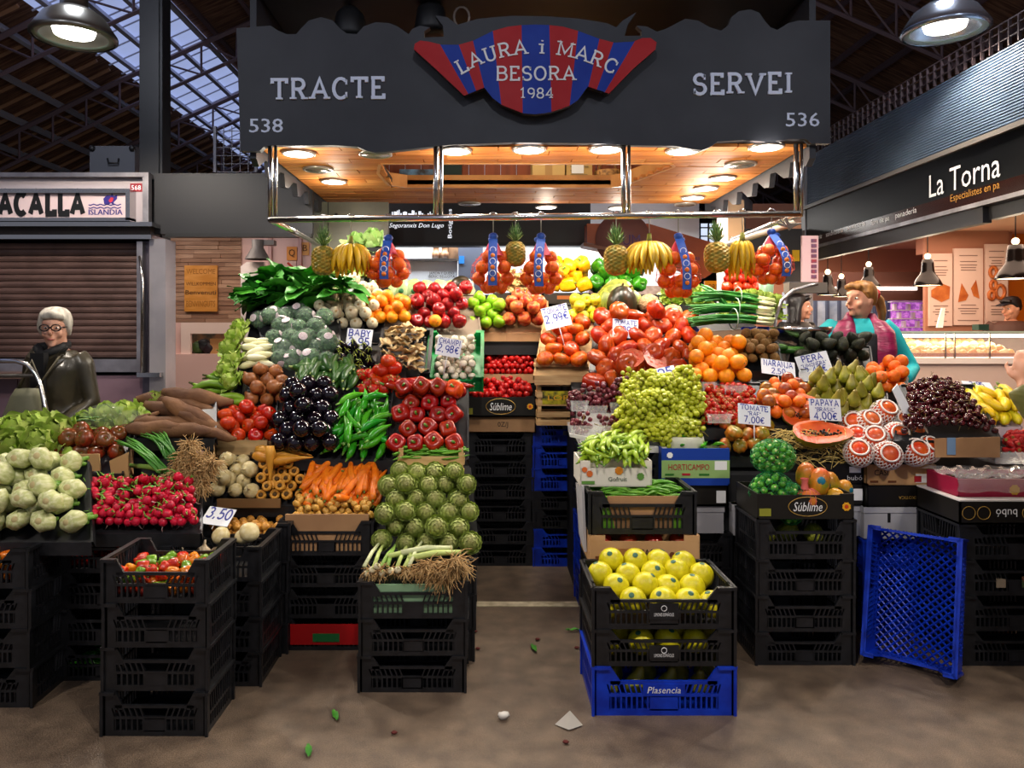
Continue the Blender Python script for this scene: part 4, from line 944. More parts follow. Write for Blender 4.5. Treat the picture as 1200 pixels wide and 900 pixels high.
# woman in the dark coat
coat = mat('olive_leather', '2b271d', .34, '3c3628', 5, bump=.25, bscale=14, coat=.15)
def coat_fn(q, torso, sh, arms): torso(q, .022, .62, .02); sleeves(q, sh, arms, .004)
def lady_extras(root, S, HM):
    q = MB()
    for sx in (-.032, .032): q.tube([(sx + .027 * cos(t), -.108, .012 + .02 * sin(t)) for t in [i * 2 * pi / 12 for i in range(13)]], .0042, 5, cap=False)
    q.tube([(-.006, -.11, .014), (.006, -.11, .014)], .004, 5); q.tube([(-.058, -.105, .016), (-.08, .0, .012)], .0035, 5); q.tube([(.058, -.105, .016), (.08, .0, .012)], .0035, 5)
    q.tf(S @ HM); part('glasses', q, mat('glasses_frame', '1b1112', .2), root)
    q = MB(); q.tube([(-.09, -.06, 1.41), (0, -.12, 1.36), (.09, -.06, 1.41), (0, .09, 1.43), (-.09, -.06, 1.41)], .03, 8); q.bb((-.05, -.16, 1.14), (.05, -.12, 1.38)); q.tf(S); part('black_top', q, mat('black_knit', '0d0d10', .8), root)
    q = MB()
    for sx in (-1, 1): q.add([(sx * .03, -.155, 1.2), (sx * .11, -.13, 1.36), (sx * .12, -.06, 1.42), (sx * .06, -.13, 1.34)], [(0, 1, 2, 3), (3, 2, 1, 0)])
    q.tf(S); part('lapel', q, coat, root)
    q = MB(); q.tube([(.14, -.13, 1.36), (.0, -.175, 1.15), (-.2, -.16, .95), (-.27, -.12, .86)], .012, 6, sq=.4); q.tf(S); part('shoulder_strap', q, mat('strap', '4a4434', .5), root)
lady = person('grey haired woman in glasses and dark olive coat by the shutter', (-2.80, 5.0, 0), radians(-14), 1.70, radians(30), radians(4), ((-.25, .02, 1.08), (-.20, -.16, .92), (.2, -.6, -.6), (-.5, -.5, .4)), ((.25, .02, 1.07), (.15, -.15, .93), (-.5, -.6, -.5), (.5, -.5, .5)), skin_old, mat('silver_hair', 'b9b3a8', .6, '8f8a80', 30, stretch=(1, 1, .2)), short_hair,
    [('coat', coat_fn, coat), ('trousers', trousers, mat('blue_grey_wool', '2b3138', .8)), ('shoes', shoes, print_black)], extras=lady_extras)
# her bag and the cart handle
q = MB(); c = P(26, 480, 4.72); loft(q, [((c.x, c.y, c.z - .15), .13, .05), ((c.x, c.y, c.z - .05), .125, .055), ((c.x + .02, c.y, c.z + .08), .09, .045), ((c.x + .03, c.y, c.z + .13), .07, .03)]); s_ = MB(); s_.tube([(c.x - .03, c.y, c.z + .12), (c.x + .06, c.y, c.z + .3), (c.x + .1, c.y + .05, c.z + .12)], .012, 6)
build('handbag', 'soft grey green handbag hanging from the grey haired woman', 'bag', [('bag_body', q, mat('bag_green', '5b5b48', .6, '6b6a55', 5)), ('strap', s_, MATS['strap'])])
q = MB(); q.tube([P(-60, 423, 4.6), P(18, 423, 4.6), P(32, 427, 4.6), P(42, 438, 4.6), P(48, 452, 4.58), P(58, 500, 4.55), P(60, 560, 4.5)], .014, 8)
q2 = MB(); q2.tube([P(-60, 441, 4.62), P(40, 440, 4.6)], .012, 8); q3 = MB(); q3.tube([P(60, 560, 4.5), (P(60, 560, 4.5).x, 4.5, .02)], .014, 8)
build('shopping_cart', 'chrome tube handle frame of a cart in front of the woman', 'cart', [('handle', q, steel), ('cross_bar', q2, mat('bar_dark', '3c3733', .4)), ('upright', q3, steel)])
# vendor
teal = mat('teal_jersey', '0f9aa0', .7, '18aab0', 6, bump=.2, bscale=12); vestm = mat('magenta_quilt', '6d1038', .4, '8a1a4a', 8, bump=.5, bscale=22, stretch=(1, 1, 4))
def shirt_fn(q, torso, sh, arms): torso(q, .014, .9); sleeves(q, sh, arms, .014, .78); q.tube([(-.07, -.02, 1.40), (0, -.075, 1.39), (.07, -.02, 1.40), (0, .07, 1.42), (-.07, -.02, 1.40)], .022, 8)
def vest_fn(q, torso, sh, arms):
    for sx in (-1, 1):
        loft(q, [((sx * .125, -.02, .92), .1, .155), ((sx * .12, -.02, 1.05), .096, .15), ((sx * .125, -.03, 1.2), .098, .152), ((sx * .122, -.015, 1.32), .095, .137), ((sx * .1, .0, 1.395), .06, .09)])
        q.tube([(sx * .07, -.1, 1.34), (sx * .08, -.03, 1.42), (sx * .04, .07, 1.44)], [.02, .03, .025], 8)
    loft(q, [((0, .09, .92), .15, .05), ((0, .09, 1.15), .15, .045), ((0, .08, 1.38), .12, .035)])
def apron_fn(q, torso, sh, arms): loft(q, [((0, -.07, .6), .17, .1), ((0, -.07, .95), .125, .092), ((0, -.085, 1.1), .115, .078), ((0, -.09, 1.22), .11, .07), ((0, -.085, 1.31), .1, .062)])
def vend_extras(root, S, HM):
    q = MB(); q.tube([(.034 * cos(t), .142, .055 + .034 * sin(t)) for t in [i * 2 * pi / 10 for i in range(11)]], .012, 6, cap=False); q.tf(S @ HM); part('hair_tie', q, mat('red_tie', 'c0202c', .5), root)
vendor = person('market vendor in magenta vest, teal sleeves and black apron looking aside', (2.55, 5.27, .23), radians(-6), 1.66, radians(-58), radians(-3), ((-.34, -.10, 1.12), (-.22, -.32, 1.02), (.5, -.7, -.3), (-.2, -.3, .9)), ((.33, -.02, 1.06), (.17, -.26, 1.0), (-.7, -.6, -.2), (.2, -.3, .9)), skin, mat('blond_hair', '9a6a34', .5, '6b4420', 26, stretch=(1, 1, .2)), pony_hair,
    [('shirt', shirt_fn, teal), ('vest', vest_fn, vestm), ('apron', apron_fn, mat('black_apron', '15161b', .7)), ('trousers', trousers, mat('black_trousers', '16171c', .8)), ('shoes', shoes, print_black)], extras=vend_extras)
mb = MB(); mb.bb((2.05, 5.02, 0), (3.1, 6.1, .23)); build('duckboard', 'low platform the vendor stands on behind the display', 'platform', [('duckboard', mb, mat('duckboard_grey', '3a3632', .7))])
mb = MB(); mb.bb((2.55, 6.9, 0), (3.2, 7.5, .30)); build('duckboard', 'low platform under the dark haired woman', 'platform', [('duckboard', mb, MATS['duckboard_grey'])])
mb = MB(); mb.bb((3.9, 8.3, 0), (7, 8.95, .28)); build('duckboard', 'low platform behind the bakery counter', 'platform', [('duckboard', mb, MATS['duckboard_grey'])])
def dark_top(q, torso, sh, arms): torso(q, .02, .85); sleeves(q, sh, arms, .016)
down = (((-.24, .02, 1.08), (-.25, -.06, .84), (0, -.2, -1), (-1, 0, 0)), ((.24, .02, 1.08), (.25, -.06, .84), (0, -.2, -1), (1, 0, 0)))
person('dark haired woman in black seen beside the weighing scale', (2.89, 7.15, .30), radians(30), 1.6, radians(40), 0, down[0], down[1], skin, mat('black_hair', '120d0d', .4, '1e1616', 20), long_hair, [('jacket', dark_top, mat('black_jacket', '17130f', .6)), ('trousers', trousers, MATS['black_trousers'])])
def capped(root, S, HM):
    q = MB(); loft(q, [((0, .02, .055), .085, .11), ((0, .02, .09), .084, .106), ((0, .02, .125), .06, .075), ((0, .02, .135), .02, .03)]); q.prism([(-.06, -.08, .062), (.06, -.08, .062), (.045, -.17, .05), (-.045, -.17, .05)], (0, 0, .01)); q.tf(S @ HM); part('cap', q, mat('cap_dark', '1d1b22', .6), root)
person('bakery worker in a dark cap behind the glazed counter', (5.86, 8.6, .28), radians(-30), 1.66, radians(-40), radians(8), down[0], down[1], skin, MATS['black_hair'], cap_hair, [('jacket', dark_top, mat('brown_jacket', '4a2f26', .7)), ('trousers', trousers, MATS['black_trousers'])], extras=capped)
def puffy(q, torso, sh, arms): torso(q, .04, .8); sleeves(q, sh, arms, .032, .96)
person('shopper in a quilted olive jacket raising one hand beside the cherries', (2.62, 3.18, 0), radians(10), 1.7, 0, 0, ((-.30, -.02, 1.10), (-.365, .09, 1.30), (.1, .1, 1), (-.8, -.4, .2)), down[1], skin, mat('brown_hair', '3a2618', .5), short_hair, [('jacket', puffy, mat('olive_quilt', '5a5a2c', .5, '6e6c3a', 5, bump=.5, bscale=10, stretch=(1, 1, 3))), ('trousers', trousers, MATS['black_trousers']), ('shoes', shoes, print_black)])
# ---------------------------------------------------------------- crates and boxes
CR = {}
def crate_mesh(w, d, h, m, lattice=False, dip=.70):
    key = (round(w, 3), round(d, 3), round(h, 3), m.name, lattice)
    if key in CR: return CR[key]
    q = MB(); t = .011
    def wall(ln, place, dp):
        # place(a, z, depth) -> local point ; a in -ln/2..ln/2
        def plate(pts): q.prism([place(a, z, 0) for a, z in pts], place(0, 0, t) - place(0, 0, 0))
        hd = h * dp; c = .12 * ln; s = .07 * ln; e = ln / 2
        for sg in (-1, 1):
            plate([(sg * e, 0), (sg * e, h), (sg * (e - c), h), (sg * (e - c - s), hd), (sg * (e - c - s), hd - .018), (sg * (e - c), hd - .018), (sg * (e - c), 0)])
        a1 = e - c
        def bar(a, b, z0, z1): plate([(a, z0), (b, z0), (b, z1), (a, z1)])
        bar(-a1, a1, 0, h * .13); bar(-a1, a1, h * .38, h * .44); bar(-a1, a1, hd - h * .07, hd)
        n = max(6, int(2 * a1 / .021)); st = 2 * a1 / n
        for i in range(n + 1):
            a = -a1 + i * st
            if abs(a) < ln * .09 and dp < 1: continue
            bar(a - .0035, a + .0035, h * .13, h * .38)
            sk = .012 if a > 0 else -.012
            plate([(a - .003, h * .44), (a + .003, h * .44), (a + .003 + sk, hd - h * .07), (a - .003 + sk, hd - h * .07)])
        if dp < 1: bar(-ln * .1, ln * .1, h * .1, h * .40)
    wall(w, lambda a, z, k: Vector((a, -d / 2 + k, z)), dip); wall(w, lambda a, z, k: Vector((a, d / 2 - k, z)), dip)
    wall(d, lambda a, z, k: Vector((-w / 2 + k, a, z)), 1.0); wall(d, lambda a, z, k: Vector((w / 2 - k, a, z)), 1.0)
    for sx in (-1, 1):                             # rim lips
        q.box((sx * (w / 2 + .004), 0, h - .006), (.014, d + .014, .012))
        for sy in (-1, 1): q.box((sx * (w / 2 - .06 * w), sy * (d / 2 + .003), h - .006), (.12 * w, .014, .012)); q.box((sx * (w / 2 + .002), sy * (d / 2 + .002), h * .5), (.012, .012, h))
    if lattice:
        x = -w / 2
        for sl in (1, -1):
            k = -int(d / .03)
            while -w / 2 + k * .035 < w / 2:
                a = -w / 2 + k * .035; x0 = max(a, -w / 2) if sl > 0 else min(a + d, w / 2); 
                p0 = Vector((a, -d / 2 * sl, .006)); p1 = Vector((a + d, d / 2 * sl, .006))
                if p1.x <= -w / 2 or p0.x >= w / 2: k += 1; continue
                if p0.x < -w / 2: p0 = p0.lerp(p1, (-w / 2 - p0.x) / d)
                if p1.x > w / 2: p1 = p0.lerp(p1, (w / 2 - p0.x) / (p1.x - p0.x))
                if (p1 - p0).length > .02: q.tube([p0, p1], .005, 4)
                k += 1
    else: q.bb((-w / 2 + t, -d / 2 + t, .002), (w / 2 - t, d / 2 - t, .012))
    CR[key] = mesh('crate', q, m, False); return CR[key]
ORD = ['bottom', 'second', 'third', 'fourth', 'fifth', 'sixth', 'seventh', 'eighth', 'ninth', 'tenth', 'eleventh']
cname = {'black_plastic': 'black', 'blue_plastic': 'blue', 'green_plastic': 'green'}
def crate(x, y, z, w, d, h, m, label, rot=0, group=None, lattice=False, prints=(), tilt=0):
    """x centre, y front face, z bottom"""
    me = crate_mesh(w, d, h, m, lattice)
    if not prints: o = ob('plastic_crate', me, loc=(x, y + d / 2, z))
    else:
        o = ob('plastic_crate', None, loc=(x, y + d / 2, z)); ob('crate_shell', me, o)
        for nm, q, m_ in prints: q.tf(Matrix.Translation((0, -d / 2 - .004, 0))); part(nm, q, m_, o)
    o.rotation_euler = (0, 0, rot)
    if tilt: o.matrix_world = Matrix.Translation((x, y, z)) @ Matrix.Rotation(tilt, 4, 'X') @ Matrix.Translation((0, d / 2, 0))
    return tag(o, label, 'crate', group)
def stack(x, y, w, d, hs, m, what, rot=0, z=0, skip=0, jit=.006, group=None):
    n = len(hs)
    for i, h in enumerate(hs):
        mm = m[i] if isinstance(m, list) else m; zz = z; z += h
        if i < skip: continue
        crate(x + R.uniform(-jit, jit), y + R.uniform(-jit, jit), zz, w, d, h, mm, '%s slotted plastic crate, %s in the stack under %s' % (cname[mm.name], 'topmost' if i == n - 1 else ORD[i], what), rot + R.uniform(-.012, .012), group)
    return z
def open_box(name, x0, x1, y0, y1, z0, z1, m, label, prints=(), front=None, t=.008, back=None, mi=None):
    """open-topped carton; front = lower height of front wall as a fraction"""
    q = MB(); f = z0 + (z1 - z0) * (front or 1)
    q.bb((x0, y0, z0), (x1, y1, z0 + t)); q.bb((x0, y0, z0), (x1, y0 + t, f)); q.bb((x0, y1 - t, z0), (x1, y1, back or z1)); q.bb((x0, y0, z0), (x0 + t, y1, z1)); q.bb((x1 - t, y0, z0), (x1, y1, z1))
    parts = [('box_body', q, m)]
    if front:                                       # raised corners on the front
        c = (x1 - x0) * .14
        for sx in (0, 1):
            a, b = (x0, x0 + c) if sx == 0 else (x1 - c, x1); k = MB(); k.bb((a, y0 - .001, f), (b, y0 + t, z1)); parts.append(('front_corner', k, m))
    for pi_, p in enumerate(prints):
        if p[0] == 'text': _, s, fx, fz_, fw, fh, pm_ = p[:7]; k = text_fit(s, (x1 - x0) * fw, (z1 - z0) * fh, Matrix.Translation((x0 + (x1 - x0) * fx, y0 - .004, z0 + (z1 - z0) * fz_)), p[7] if len(p) > 7 else 0); nm = 'lettering'
        elif p[0] == 'flip': _, s, fx, fz_, fw, fh, pm_ = p; k = text_fit(s, (x1 - x0) * fw, (z1 - z0) * fh, Matrix.Translation((x0 + (x1 - x0) * fx, y0 - .004, z0 + (z1 - z0) * fz_)) @ Matrix.Rotation(pi, 4, 'Y')); nm = 'lettering'
        elif p[0] == 'rect': _, a, b, c, d, pm_ = p; k = MB(); k.bb((x0 + (x1 - x0) * a, y0 - .0015 - pi_ * .0004, z0 + (z1 - z0) * b), (x0 + (x1 - x0) * c, y0 - .0005, z0 + (z1 - z0) * d)); nm = 'printed_patch'
        elif p[0] == 'oval':
            _, cx, cz, rx, rz, pm_ = p; cx = x0 + (x1 - x0) * cx; cz = z0 + (z1 - z0) * cz; k = MB()
            k.tube([(cx + rx * cos(a), y0 - .003, cz + rz * sin(a)) for a in [i * 2 * pi / 24 for i in range(25)]], .002, 4, cap=False); nm = 'printed_oval'
        elif p[0] == 'dot':
            _, cx, cz, r_, pm_ = p; cx = x0 + (x1 - x0) * cx; cz = z0 + (z1 - z0) * cz; k = MB()
            k.prism([(cx + r_ * (1 + .18 * (i % 2)) * cos(i * pi / 8), y0 - .003 - pi_ * .0004, cz + r_ * (1 + .18 * (i % 2)) * sin(i * pi / 8)) for i in range(16)], (0, .002, 0)); nm = 'printed_mark'
        parts.append((nm, k, pm_))
    return build(name, label, 'box', parts)
def wood_crate(x0, x1, y0, y1, z0, z1, label, rows=2, m=None, paper=None, text=None):
    m = m or wood; parts = []
    for x in (x0 + .012, x1 - .012):
        for y in (y0 + .014, y1 - .014): q = MB(); q.bb((x - .012, y - .012, z0), (x + .012, y + .012, z1 + .02)); parts.append(('corner_post', q, m))
    sh_ = (z1 - z0) / (rows * 1.45)
    for r_ in range(rows):
        z = z0 + r_ * (z1 - z0) / rows
        for a, b in (((x0, y0 - .006, z), (x1, y0, z + sh_)), ((x0, y1, z), (x1, y1 + .006, z + sh_)), ((x0 - .006, y0, z), (x0, y1, z + sh_)), ((x1, y0, z), (x1 + .006, y1, z + sh_))): q = MB(); q.bb(a, b); parts.append(('slat', q, m))
    q = MB(); q.bb((x0, y0, z0), (x1, y1, z0 + .006)); parts.append(('base_board', q, m))
    if paper: q = MB(); q.bb((x0 + .03, y0 - .009, z0 + .01), (x1 - .03, y0 - .0065, z1 - .01)); parts.append(('paper_band', q, paper))
    if text: parts.append(('lettering', text_fit(text[0], (x1 - x0) * .6, (z1 - z0) * .3, Matrix.Translation(((x0 + x1) / 2, y0 - .011, (z0 + z1) / 2)) @ (Matrix.Rotation(pi, 4, 'Y') if text[2] else Matrix())), text[1]))
    return build('wooden_crate', label, 'crate', parts)
paper_w = mat('card_white', 'dcdfe6', .6); ink = mat('blue_ink', '1c2f8f', .5)
def price_card(u, v, w_, h_, Y, lines, label, roll=0, tilt=25, pin=.12):
    M = Matrix.Translation(P(u, v, Y)) @ Matrix.Rotation(radians(-roll), 4, 'Y') @ Matrix.Rotation(radians(-tilt), 4, 'X')
    W, Hh = w_ * Y / F, h_ * Y / F / cos(radians(tilt))
    q = MB(); q.bb((-W / 2, 0, -Hh / 2), (W / 2, .003, Hh / 2)); q.tf(M)
    t = hand_text(lines, W * .88, Hh * .94, M @ Matrix.Translation((0, -.001, -.02 * Hh)))
    st = MB(); st.tube([(0, .006, Hh * .2), (0, .008, -Hh / 2 - pin)], .003, 5); st.tf(M)
    build('price_card', label, 'price card', [('card', q, paper_w), ('handwriting', t, ink), ('pin', st, print_white)])

# ---------------------------------------------------------------- produce kinds
K = {}
def kind(name, *variants): K[name] = variants
def one(nm, q, m): return (nm, mesh(nm, q, m))
green_stem = mat('green_stem', '4a7a2a', .5, '6a9438', 20, rnd=.15); dry_stem = mat('dry_stem', '5a4428', .7); leaf_m = mat('leaf_green', '2f7a1e', .45, '4d9a2e', 14, rnd=.2)
def calyx(r, z, n=5, m=None, nm='calyx', droop=.25, stem=.3):
    q = MB()
    for i in range(n):
        a = 2 * pi * i / n; d = Vector((cos(a), sin(a), 0)); s = Vector((-sin(a), cos(a), 0)); c = Vector((0, 0, z))
        q.add([c, c + d * r * .45 + s * r * .2 + Vector((0, 0, .03 * r)), c + d * r - Vector((0, 0, droop * r)), c + d * r * .45 - s * r * .2 + Vector((0, 0, .03 * r))], [(0, 1, 2, 3)])
    q.tube([(0, 0, z - .1 * r), (.1 * r, 0, z + stem * r)], [.14 * r, .1 * r], 5)
    return one(nm, q, m or green_stem)
def scl(prof, d): return [(r * d, z * d) for r, z in prof]
TOM = [(0, -.38), (.2, -.39), (.38, -.28), (.49, -.05), (.48, .15), (.38, .32), (.2, .38), (.07, .35), (0, .30)]
APP = [(0, -.36), (.10, -.43), (.25, -.42), (.40, -.25), (.49, .02), (.47, .2), (.37, .37), (.22, .43), (.08, .38), (0, .27)]
SPH = [(0, -.5)] + [(.5 * sin(pi * i / 8), -.5 * cos(pi * i / 8)) for i in range(1, 8)] + [(0, .5)]
def lath(nm, prof, d, m, seg=14, lob=0, amp=0, nz=0, seed=0, sx=1): q = MB(); q.lathe(scl(prof, d), seg, lob, amp, nz * d, seed=seed, M=Matrix.Diagonal((sx, 1, 1, 1))); return one(nm, q, m)
def fruit(name, prof, d, m, cal=None, seg=14, lob=0, amp=0, nz=0, nv=1, sx=1, body=None):
    vs = []
    for i in range(nv):
        v = [lath(body or name, prof, d, m if not isinstance(m, list) else m[i % len(m)], seg, lob, amp, nz, i * 3.1, sx)]
        if cal: v.append(cal)
        vs.append(v)
    kind(name, *vs)
red_t = mat('tomato_red', 'a50e05', .2, 'b81e0a', 4, rnd=.1, hue=.008)
fruit('tomato', TOM, 1, red_t, calyx(.26, .31), lob=5, amp=.012, nv=2)
fruit('cherry_tomato', SPH, 1, mat('cherry_tomato_red', '9c0a0a', .2, 'b01a10', 6, rnd=.14), seg=10)
fruit('vine_tomato', SPH, 1, mat('vine_tomato_red', 'a8100a', .2, 'b82a0e', 6, rnd=.12), calyx(.42, .47, stem=.5), seg=10)
brn_t = mat('brown_tomato', '8a2a14', .2, '5a2c14', 4, rnd=.2, zramp=(.05, .5, '4c3a16'))
fruit('brown_tomato', TOM, 1, brn_t, calyx(.24, .31), lob=6, amp=.02, nv=2)
raf = mat('raf_tomato', 'c0481a', .2, '96602a', 3.0, rnd=.2, hue=.02, zramp=(.1, .42, '5d6a1e'))
fruit('raf_tomato', [(r * 1.02, z * .86) for r, z in TOM], 1, raf, calyx(.22, .26), seg=32, lob=9, amp=.07, nv=2)
beef = mat('beef_tomato', 'a02009', .2, 'b43a12', 1.6, rnd=.12, hue=.008, zramp=(.2, .5, 'b0501a'), lo=.45, hi=.75)
fruit('beef_tomato', [(r * 1.05, z * .84) for r, z in TOM], 1, beef, calyx(.2, .25, 5, dry_stem), seg=32, lob=8, amp=.035, nv=3, nz=.05)
fruit('ribbed_tomato', [(r * 1.02, z * .86) for r, z in TOM], 1, mat('ribbed_tomato_m', 'b02806', .2, 'c05a14', 1.8, rnd=.1, hue=.008), calyx(.2, .25), seg=36, lob=12, amp=.045, nv=2)
fruit('red_apple', APP, 1, mat('apple_red', '74080f', .2, 'a02020', 3.5, rnd=.2), ('stem', mesh('stem', MB().tube([(0, 0, .27), (.03, 0, .42)], .022, 5), dry_stem)), nv=2, nz=.03)
fruit('green_apple', APP, 1, mat('apple_green', '6da014', .25, '8fbb2c', 3, rnd=.12), ('stem', mesh('stem', MB().tube([(0, 0, .27), (.03, 0, .42)], .022, 5), dry_stem)), nv=2, nz=.03)
fruit('blush_apple', APP, 1, mat('apple_blush', 'a02a1c', .2, 'c87a3c', 2.6, rnd=.14), ('stem', mesh('stem', MB().tube([(0, 0, .27), (.03, 0, .42)], .022, 5), dry_stem)), nv=2, nz=.03)
fruit('yellow_apple', APP, 1, mat('apple_yellow', 'b9b21c', .3, 'cfc63a', 3, rnd=.1), ('stem', mesh('stem', MB().tube([(0, 0, .27), (.03, 0, .42)], .022, 5), dry_stem)))
ora = mat('orange_peel', 'ea7a08', .36, 'f28c14', 5, rnd=.08, hue=.008, bump=.25, bscale=45)
dotm = ('navel', mesh('navel', MB().lathe([(0, .51), (.05, .5), (.05, .485), (0, .48)][::-1], 8), mat('navel_green', '6f6a22', .6)))
fruit('orange', SPH, 1, ora, dotm)
fruit('bag_orange', SPH, 1, mat('deep_orange_peel', 'e85a06', .36, 'f06c10', 5, rnd=.08, bump=.25, bscale=45), dotm)
fruit('mandarin', [(r, z * .86) for r, z in SPH], 1, mat('mandarin_peel', 'dd5c08', .34, 'ea7414', 5, rnd=.1, bump=.25, bscale=45), ('navel', mesh('navel', MB().lathe([(0, .44), (.06, .43), (.06, .41), (0, .41)][::-1], 8), mat('navel_green', '6f6a22', .6))))
fruit('plum', SPH, 1, mat('plum_skin', '7a2418', .25, 'b8501c', 2.2, rnd=.3, hue=.03), dotm)
fruit('yellow_pomelo', [(r, z * 1.0) for r, z in SPH], 1, mat('pomelo_yellow', 'c4b80c', .3, 'd6cb26', 4, rnd=.07, bump=.15, bscale=30), ('sticker', mesh('sticker', MB().lathe([(0, .508), (.09, .500), (.11, .488)][::-1], 10), mat('fruit_sticker', '2c5a46', .4))), seg=20)
bulb = [(0, -.42), (.12, -.43), (.3, -.36), (.46, -.15), (.49, .05), (.42, .25), (.26, .38), (.13, .46), (.08, .6), (0, .62)]
fruit('white_onion', bulb, 1, mat('onion_white', 'c4b894', .35, 'd6ccae', 4, rnd=.08, zramp=(.35, .62, '9aa860')), ('root_tuft', mesh('root_tuft', MB().lathe([(0, -.46), (.1, -.44), (.12, -.4)], 8), mat('root_brown', 'a8895c', .8))), nv=2)
fruit('brown_onion', bulb, 1, mat('onion_brown', '7c4520', .38, '9a6236', 3, rnd=.2, stretch=(1, 1, .3)), None, nv=2, nz=.04)
fruit('small_onion', bulb, 1, mat('onion_gold', 'b87a28', .35, 'd29a48', 4, rnd=.15), None, seg=10)
fruit('garlic', [(0, -.36), (.2, -.38), (.42, -.25), (.48, -.05), (.36, .2), (.16, .36), (.08, .5), (.07, .75), (0, .76)], 1, mat('garlic_skin', 'cfc0a4', .5, 'b39c7c', 4, rnd=.1), None, lob=8, amp=.05, seg=24)
egg = [(0, -.62), (.18, -.6), (.36, -.47), (.44, -.22), (.38, .08), (.27, .34), (.19, .5), (0, .55)]
fruit('eggplant', egg, 1, mat('eggplant_skin', '0c060e', .12, '140a18', 3, coat=.5, rnd=.2), calyx(.3, .52, 5, mat('eggplant_calyx', '2c2a16', .6), droop=.7, stem=.5), nv=2, nz=.03)
fruit('mini_eggplant', [(r * .8, z) for r, z in egg], 1, mat('eggplant_skin', '0c060e', .12), calyx(.34, .5, 5, mat('lime_calyx', '8fa02a', .6, 'b0b84a', 9), droop=1.0, stem=1.0))
bellp = [(0, -.36), (.12, -.46), (.25, -.48), (.37, -.4), (.43, -.1), (.47, .2), (.43, .4), (.29, .48), (.15, .44), (0, .30)]
bstem = ('stem', mesh('stem', MB().tube([(0, 0, .28), (.0, .02, .42), (.05, .05, .58)], [.1, .055, .065], 7), green_stem))
fruit('red_pepper', bellp, 1, mat('pepper_red', '8a0506', .2, '9c0e08', 3, rnd=.14, hue=.006), bstem, seg=20, lob=4, amp=.09, nv=2, nz=.05)
fruit('orange_pepper', bellp, 1, mat('pepper_orange', 'c8340a', .18, 'dc5a10', 2.5, rnd=.1), bstem, seg=20, lob=4, amp=.09, nz=.05)
fruit('yellow_pepper', bellp, 1, mat('pepper_yellow', 'e0a008', .18, 'ecb81c', 3, rnd=.1), bstem, seg=20, lob=4, amp=.09, nv=2, nz=.05)
fruit('green_pepper', bellp, 1, mat('pepper_green', '1e5e10', .18, '3a8418', 3, rnd=.15), bstem, seg=20, lob=4, amp=.09, nv=2, nz=.05)
def longp(nm, m, ln, r, bend, nv=2, seg=8, cap=True, rr=(.25, .8, 1, .95, .8, .5, .12), stem=True, sm=None, nz=0):
    vs = []
    for i in range(nv):
        n = len(rr); b = bend * (1 if i % 2 == 0 else -.6); q = MB()
        q.tube([(-ln / 2 + ln * j / (n - 1), b * sin(pi * j / (n - 1)), nz * sin(j * 2.1 + i)) for j in range(n)], [r * k * (1 + nz * 6 * sin(j * 1.7 + i)) for j, k in enumerate(rr)], seg); v = [one(nm, q, m)]
        if stem: s = MB(); s.tube([(-ln / 2 + r * .1, 0, 0), (-ln / 2 - r * .9, -b * .2, r * .2)], [r * .35, r * .22], 5); v.append(one('stem', s, sm or green_stem))
        vs.append(v)
    kind(nm, *vs)
longp('long_green_pepper', mat('long_pepper_green', '2c7a10', .2, '4f9a1c', 5, rnd=.25, hue=.015), .15, .02, .02, 3)
longp('pale_green_pepper', mat('pale_pepper_green', '7d9a1c', .28, '96b030', 6, rnd=.15), .13, .014, .022, 3)
longp('long_red_pepper', mat('pepper_red', 'a80a0c', .16), .2, .028, .03, 2)
longp('zucchini', mat('zucchini_skin', '1f4416', .3, '3a6424', 14, rnd=.2, stretch=(.2, 1, 1)), .2, .026, .012, 2, rr=(.55, .85, 1, 1, 1, .95, .5), sm=mat('pale_stem', '9aa860', .6))
longp('carrot', mat('carrot_skin', 'd2620a', .4, 'e07a18', 7, rnd=.1, stretch=(6, 1, 1)), .19, .02, .008, 2, rr=(.8, 1, .95, .85, .7, .5, .2), sm=mat('carrot_top', '5d6a24', .7))
longp('cassava', mat('cassava_bark', '5a3a24', .75, '7c5636', 7, rnd=.12, bump=.5, bscale=30), .33, .042, .02, 3, seg=10, rr=(.35, .85, 1, 1.0, .9, .7, .3), stem=False, nz=.006)
longp('plantain', mat('plantain_green', '5d8a16', .4, '7a9c28', 4, rnd=.15), .25, .024, .05, 2, seg=6, rr=(.3, .75, 1, 1, .95, .7, .2), sm=mat('plantain_tip', '4a4a1c', .7))
longp('green_bean', mat('bean_green', '4c8a1c', .4, '6ca030', 9, rnd=.2), .15, .006, .02, 3, seg=5, rr=(.3, 1, 1, 1, 1, .9, .2), stem=False)
longp('parsnip', mat('parsnip_skin', 'b87a1c', .5, 'd29a3c', 5, rnd=.12), .2, .028, .006, 2, rr=(.7, 1, .85, .62, .4, .25, .08), sm=mat('parsnip_crown', '4a3414', .8))
longp('endive', mat('endive_leaf', 'd8d49a', .4, 'ece8d0', 5, rnd=.06, stretch=(.3, 3, 3)), .16, .028, .0, 1, rr=(.3, .85, 1, 1, .85, .55, .08), stem=False)
longp('yellow_mango', mat('small_mango_yellow', 'd8b010', .35, 'b8b41c', 2, rnd=.12), .12, .027, .012, 2, rr=(.4, .85, 1, 1, .95, .75, .25), sm=mat('mango_tip', '5a6a1c', .6))
fruit('potato', [(r * .8, z * 1.1) for r, z in SPH], 1, mat('potato_skin', 'b8862e', .5, 'd2a452', 4, rnd=.12), None, seg=10, nz=.12, nv=3)
fruit('kiwi', [(r * .84, z) for r, z in SPH], 1, mat('kiwi_skin', '6e4c20', .75, '86622e', 9, rnd=.12, bump=.4, bscale=60), None, nv=1)
